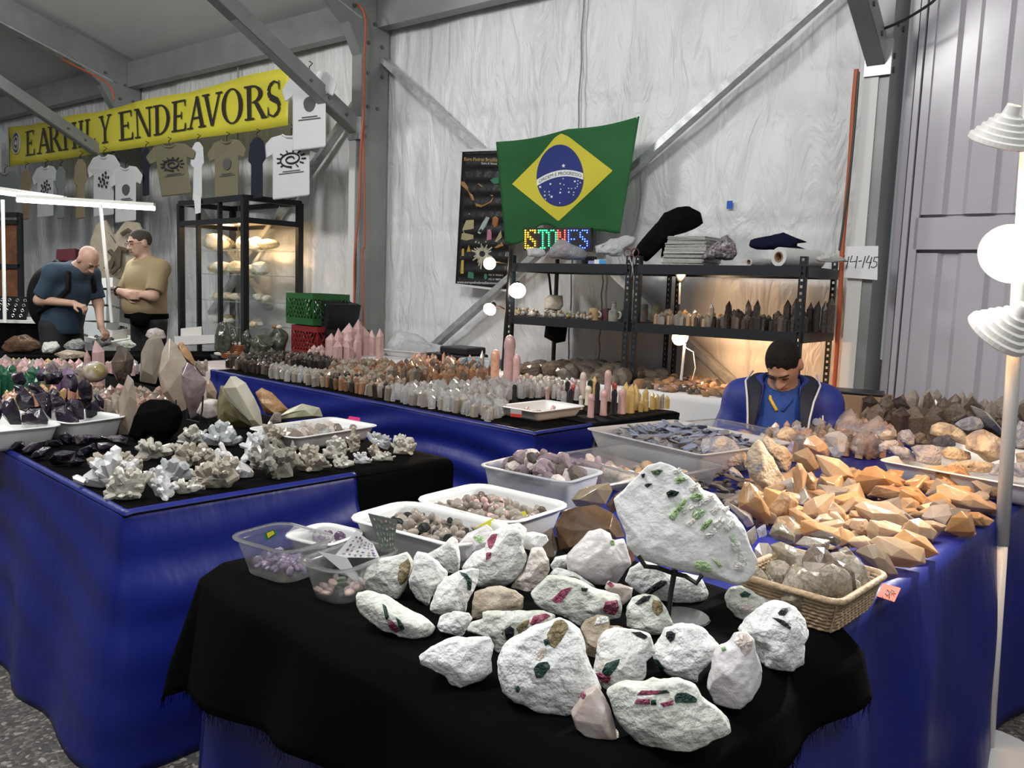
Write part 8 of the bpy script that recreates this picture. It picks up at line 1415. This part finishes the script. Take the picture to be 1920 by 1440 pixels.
def neckcut(d, P, J, r=.078): return np.maximum(d, -cap(P, np.subtract(J['nek'], (0, 0, .015)), np.array(J['hed']) * 1.0 + [0, .02, 0], r, r + .03))
def sleeve(P, J, s, t, g): a, b = np.array(J['sh' + s]), np.array(J['el' + s]); d = (b - a) / np.linalg.norm(b - a); return np.maximum(cap(P, a, b, .066 + g, .060 + g), (P - a) @ d - t * np.linalg.norm(b - a))
def trousers(P, J, g=.018, top=0):
    L = [cap(P, J['pel'], np.add(J['pel'], (0, 0, .04)), .140 + g, .140 + g)]
    for s in 'LR': L += [cap(P, J['hi' + s], J['kn' + s], .095 + g, .070 + g), cap(P, J['kn' + s], J['an' + s], .068 + g, .058 + g)]
    return np.maximum(U(L, .04), P[:, 2] - (J['pel'][2] + top))
def shoes(P, J): return np.maximum(U([cap(P, J['an' + s], J['to' + s], .056, .044) for s in 'LR'], .01), P[:, 2] - .12)
def hairline(q, front, side, back=-.05): return np.maximum(np.maximum(ell(q, (0, -.014, .030), (.0795, .1015, .0925)), (q[:, 1] - .055) * .7 - (q[:, 2] - front + .45 * np.abs(q[:, 0])) * .8 + .006 * np.sin(q[:, 0] * 190)), (back - q[:, 2]) if side is None else np.maximum(back - q[:, 2], np.where(q[:, 1] > -.01, side - q[:, 2], -1)))
M_hair = mat('dark_hair', (.010, .008, .007), .8, spec=.2, bump=.5, bscale=90); M_brow = mat('brow', (.02, .014, .01), .9)
def face(htube, col=M_brow):
    for s in (-1, 1): htube('eyebrow', [(s * .014, .098, .026), (s * .034, .096, .032), (s * .052, .082, .027)], .0042, col); htube('eyelid', [(s * .020, .0935, .006), (s * .034, .0925, .004), (s * .047, .086, .006)], .0026, col)
    htube('lips', [(-.020, .0965, -.062), (0, .1005, -.060), (.020, .0965, -.062)], .0035, mat('lips', (.25, .10, .08), .5))
# --- the seated man
JS = dict(pel=(0, 0, .50), che=(0, .05, .80), nek=(0, .09, .955), hed=(0, .165, 1.055), shL=(.19, .05, .865), shR=(-.19, .05, .865), elL=(.275, .12, .63), elR=(-.275, .12, .63), wrL=(.12, .34, .70), wrR=(-.14, .36, .72), haL=(-.6, .7, -.1), haR=(.6, .7, -.1), paL=(0, 0, -1), paR=(0, 0, -1), hiL=(.09, .05, .48), hiR=(-.09, .05, .48), knL=(.13, .44, .50), knR=(-.13, .44, .50), anL=(.13, .42, .09), anR=(-.13, .42, .09), toL=(.14, .56, .04), toR=(-.14, .56, .04))
M_jak = mat('blue_jacket', (.010, .022, .19), .55, noise=(5, [(.008, .016, .15), (.014, .030, .23)], 4), bump=.25, bscale=12); M_navy = mat('navy_lining', (.006, .008, .02), .7); M_polo = mat('blue_polo', (.012, .05, .24), .8, bump=.15, bscale=30); M_pip = mat('white_piping', (.55, .55, .58), .6)
def seated(J, piece, headp, htube, u, MH):
    piece('shirt', lambda P: neckcut(smin(torso(P, J, .010), ell(P, (0, .07, .70), (.165, .185, .17)), .05), P, J, .066), M_polo)
    def jk(P):
        d = U([torso(P, J, .032), ell(P, (0, .03, .70), (.19, .19, .2))] + [U([cap(P, J['sh' + s], J['el' + s], .080, .074), cap(P, J['el' + s], np.array(J['el' + s]) * .12 + np.array(J['wr' + s]) * .88, .070, .050)], .03) for s in 'LR'], .045)
        op = np.maximum(np.abs(P[:, 0]) - (.075 + .10 * np.clip(.98 - P[:, 2], 0, .6) - .14 * np.clip(.72 - P[:, 2], 0, .5)), .05 - P[:, 1]); d = np.maximum(neckcut(d, P, J, .082), -op); return np.maximum(d, .44 - P[:, 2])
    piece('jacket', jk, M_jak)
    for s in (-1, 1):
        E_ = [(s * .062, .02, 1.005), (s * .085, .10, .975), (s * .080, .195, .90), (s * .088, .232, .82), (s * .100, .250, .74), (s * .105, .248, .66)]; E2_ = [(s * .135, -.02, .985), (s * .155, .09, .945), (s * .135, .19, .875), (s * .125, .232, .80), (s * .120, .250, .73), (s * .115, .248, .66)]
        E_ = [(x * 1.05, y + .038, z) for x, y, z in E_]; E2_ = [(x * 1.12, y + .045, z + .012) for x, y, z in E2_]; f = MB(); n = len(E_); f.add(E_ + E2_, [(i, i + 1, n + i + 1, n + i) for i in range(n - 1)]); o = f.build('collar_lapel', M_navy, None, True); o.parent = u; solid(o, .012, 0); o.modifiers.new('sub', 'SUBSURF').levels = 2; o.modifiers['sub'].render_levels = 2
        o = MB().tube([np.add(q, (0, .006, .004)) for q in E2_], .005, 6).build('piping', M_pip, None, True); o.parent = u
        o = MB().tube([(s * .052, .135, .930), (s * .048, .190, .885), (s * .012, .222, .835)], .009, 6).build('polo_collar', mat('yellow_collar', (.62, .42, .05), .7) if s > 0 else M_polo, None, True); o.parent = u
    o = MB().tube([(-.195, .222, .83), (-.20, .232, .78), (-.197, .235, .72)], .004, 6).build('pocket_piping', M_pip, None, True); o.parent = u
    o = MB().lathe([(0, .002), (.016, .002), (.018, 0)], (-.168, .246, .80), (-.3, .95, .1), 16).build('chest_emblem', mat('emblem_grey', (.25, .28, .42), .6), None); o.parent = u
    piece('trousers', lambda P: trousers(P, J, .018, .06), mat('dark_trousers', (.012, .013, .018), .8), .012); piece('shoes', lambda P: shoes(P, J), M_iron, .012)
    headp('hair', lambda q, P: hairline(q, .058, .0, -.045), M_hair); face(htube)
hs = at_d(1469, 683, 4.12)
yw = math.atan2(-.93, -.36) - math.pi / 2
person('man in a blue zip jacket seated with his head bowed behind the right table', hs, yw, JS, (50, -13, 3), M_skin, seated, .008)
_v = Matrix.Rotation(yw, 3, 'Z') @ Vector((0, .165, 0)); ch = empty('folding_chair', (hs[0] - _v[0], hs[1] - _v[1], 0), yw, 'dark folding chair under the seated man', 'chair'); MB().box((0, .06, .325), (.44, .42, .03)).build('seat', M_fr, ch, world=False); MB().box((0, -.24, .66), (.44, .03, .22)).build('backrest', M_fr, ch, world=False)
for x in (-.2, .2):
    for y in (-.22, .25): MB().tube([(x, y, 0), (x, -.22 if y < 0 else .22, .76 if y < 0 else .32)], .012, 8).build('leg', M_fr, ch, world=False)
# --- the man in khaki, arms crossed
JB = dict(pel=(0, 0, 1.01), che=(0, .02, 1.34), nek=(0, .03, 1.555), hed=(0, .075, 1.69), shL=(.20, 0, 1.46), shR=(-.20, 0, 1.46), elL=(.25, .10, 1.22), elR=(-.25, .10, 1.22), wrL=(-.03, .25, 1.25), wrR=(.05, .23, 1.22), haL=(-1, .05, .05), haR=(1, 0, 0), paL=(0, -1, 0), paR=(0, -1, 0), hiL=(.09, 0, .96), hiR=(-.09, 0, .96), knL=(.11, .02, .52), knR=(-.11, .02, .52), anL=(.12, -.02, .09), anR=(-.12, -.02, .09), toL=(.14, .12, .04), toR=(-.14, .12, .04))
M_kh = mat('khaki_cotton', (.30, .225, .125), .85, bump=.3, bscale=10)
def khaki(J, piece, headp, htube, u, MH):
    piece('t_shirt', lambda P: np.maximum(neckcut(U([torso(P, J, .022), ell(P, (0, .06, 1.14), (.185, .175, .16)), sleeve(P, J, 'L', .85, .016), sleeve(P, J, 'R', .85, .016)], .04), P, J), .97 - P[:, 2]), M_kh)
    piece('trousers', lambda P: trousers(P, J, .018, .0), mat('black_trousers', (.008, .008, .009), .8)); piece('shoes', lambda P: shoes(P, J), M_iron, .012)
    piece('belt_bag', lambda P: smin(ell(P, (-.13, .16, 1.00), (.10, .07, .07)), np.maximum(np.abs(cap(P, (0, .02, 1.03), (0, .02, 1.04), .175, .175)) - .012, np.abs(P[:, 2] - 1.035) - .025), .02), M_black)
    headp('hair', lambda q, P: hairline(q, .060, .012, -.055), mat('grey_brown_hair', (.05, .038, .03), .8, bump=.5, bscale=90)); face(htube)
    for s in (-1, 1): htube('glasses', [(s * (.033 + .020 * math.cos(a)), .112, .004 + .014 * math.sin(a)) for a in np.linspace(0, 6.28, 13)], .0016, M_iron); htube('glasses', [(s * .053, .110, .006), (s * .078, .02, .004)], .0016, M_iron)
    o = MB().tube([np.add(J['wrL'], (.03 + 0 * a, .036 * math.cos(a), .036 * math.sin(a))) for a in np.linspace(0, 6.28, 13)], .009, 6).build('wristwatch', M_iron, None, True); o.parent = u
hb = at_d(262, 455, 7.55)
person('man in a khaki T-shirt and glasses standing with arms crossed', hb, math.atan2(-.80, -.60) - math.pi / 2, JB, (14, -4, 0), M_skin2, khaki)
# --- the man in blue, bending over the table
JC = dict(pel=(0, 0, .96), che=(0, .09, 1.26), nek=(0, .20, 1.45), hed=(0, .335, 1.525), shL=(.18, .16, 1.40), shR=(-.18, .14, 1.40), elL=(.21, .22, 1.14), elR=(-.23, .02, 1.16), wrL=(.10, .36, .93), wrR=(-.13, .30, 1.14), haL=(-.1, .6, -.6), haR=(.35, .8, -.25), paL=(0, -.6, -.6), paR=(.2, -.2, -1), hiL=(.09, 0, .92), hiR=(-.09, 0, .92), knL=(.11, .03, .50), knR=(-.11, .03, .50), anL=(.12, -.02, .09), anR=(-.12, -.02, .09), toL=(.14, .12, .04), toR=(-.14, .12, .04), curl=.75)
M_dk = mat('slate_blue_polo', (.030, .055, .085), .85, bump=.3, bscale=10); M_bp = mat('black_nylon', (.006, .006, .007), .7, spec=.2, bump=.2)
def bluem(J, piece, headp, htube, u, MH):
    piece('polo_shirt', lambda P: np.maximum(np.maximum(U([torso(P, J, .024), sleeve(P, J, 'L', .85, .012), sleeve(P, J, 'R', .85, .012), cap(P, (0, .02, .95), (0, .06, 1.1), .165, .165), cap(P, np.subtract(J['nek'], (0, 0, .02)), J['nek'], .075, .072)], .045), .86 - P[:, 2]), (P - np.array(J['nek'])) @ np.array([0, .5, .85]) - .035), M_dk)
    piece('trousers', lambda P: trousers(P, J, .018, .02), mat('dark_grey_trousers', (.014, .015, .018), .8)); piece('shoes', lambda P: shoes(P, J), M_iron, .012)
    piece('backpack', lambda P: U([ell(P, (0, -.17, 1.16), (.17, .13, .27)), ell(P, (0, -.10, 1.34), (.13, .10, .12))], .05), M_bp, .014)
    for s in (-1, 1): o = MB().tube([(s * .10, -.05, 1.44), (s * .12, .10, 1.495), (s * .125, .24, 1.40), (s * .14, .25, 1.26), (s * .17, .10, 1.12), (s * .16, -.08, 1.05)], .024, 8).build('backpack_strap', M_bp, None, True); o.parent = u
    face(htube, mat('fair_brow', (.12, .08, .05), .9))
hc = at_d(165, 487, 7.35)
person('bald man in a slate blue polo with a black backpack bending over the table', hc, math.atan2(-.34, .94) - math.pi / 2, JC, (48, -6, 0), M_skin2, bluem)
# ================================================================ white floor lamp at the right
fl0 = at_z(1852, 1398, .03); LD = float(np.dot(fl0 - CAM, AX_F))
top = fl0 + np.array([0, 0, 2.15]); lamp = empty('floor_lamp', fl0 * [1, 1, 0], 0, 'white floor lamp with ribbed shades at the right table edge', 'lamp')
MB().lathe([(0, .03), (.02, .03), (.15, .022), (.155, .012), (.155, 0), (0, 0)], fl0 * [1, 1, 0], seg=32).build('base', M_wl, lamp)
px_of = lambda y: 1853 + (1398 - y) * .0655
MB().tube([fl0, at_d(px_of(1020), 1020, LD)], .0185, 12).build('lower_pole', M_wl, lamp, True); MB().tube([at_d(px_of(1022), 1022, LD), at_d(px_of(560), 560, LD - .02), at_d(px_of(-60), -60, LD - .05)], .0205, 12).build('upper_pole', M_wl, lamp, True)
def shade(px, py, tx, ty, td, r, lit, power, col, cover=1):
    c = at_d(px, py, LD - .05); t = at_d(tx, ty, td); ax = t - c; ax /= np.linalg.norm(ax); prof = [(.020, -r * 1.25), (.024, -r * .95)]
    for k in range(5): a = k / 5; prof += [(.026 + (r - .026) * a ** .9, -r * .9 * (1 - a)), (.026 + (r - .026) * (a + .17) ** .9, -r * .9 * (1 - a) + .003)]
    prof += [(r, 0), (r * .97, .004), (r * .5, -r * .55)]; MB().lathe(prof, c, ax, 32).build('shade', M_wl, lamp, False); MB().lathe([(0, -r * .05), (r * .45, -r * .12), (r * .62, -r * .32), (r * .3, -r * .6)], c, ax, 20).build('bulb', mat('lamp_bulb_%s' % lit, (1, 1, 1), .4, emit=col, estr={'on': 40, 'warm': 14}[lit]), lamp, True)
    b = c - ax * r * 1.2; MB().tube([b, at_d(px_of(py - 8), py - 8, LD - .02)], .010, 8).build('bracket', M_wl, lamp, True); spot_light('floor_lamp_light', c + ax * .01, t, power, col, 115, .5, r * .5)
shade(1896, 478, 1330, 1150, 1.6, .098, 'on', 130, (1, .97, .92)); shade(1868, 628, 1570, 930, 3.1, .098, 'warm', 26, (1, .55, .24)); shade(1872, 266, 1600, 900, 3.3, .090, 'warm', 20, (1, .55, .24))  # topmost head is unlit; its warm glow and beam are added for the honey quartz
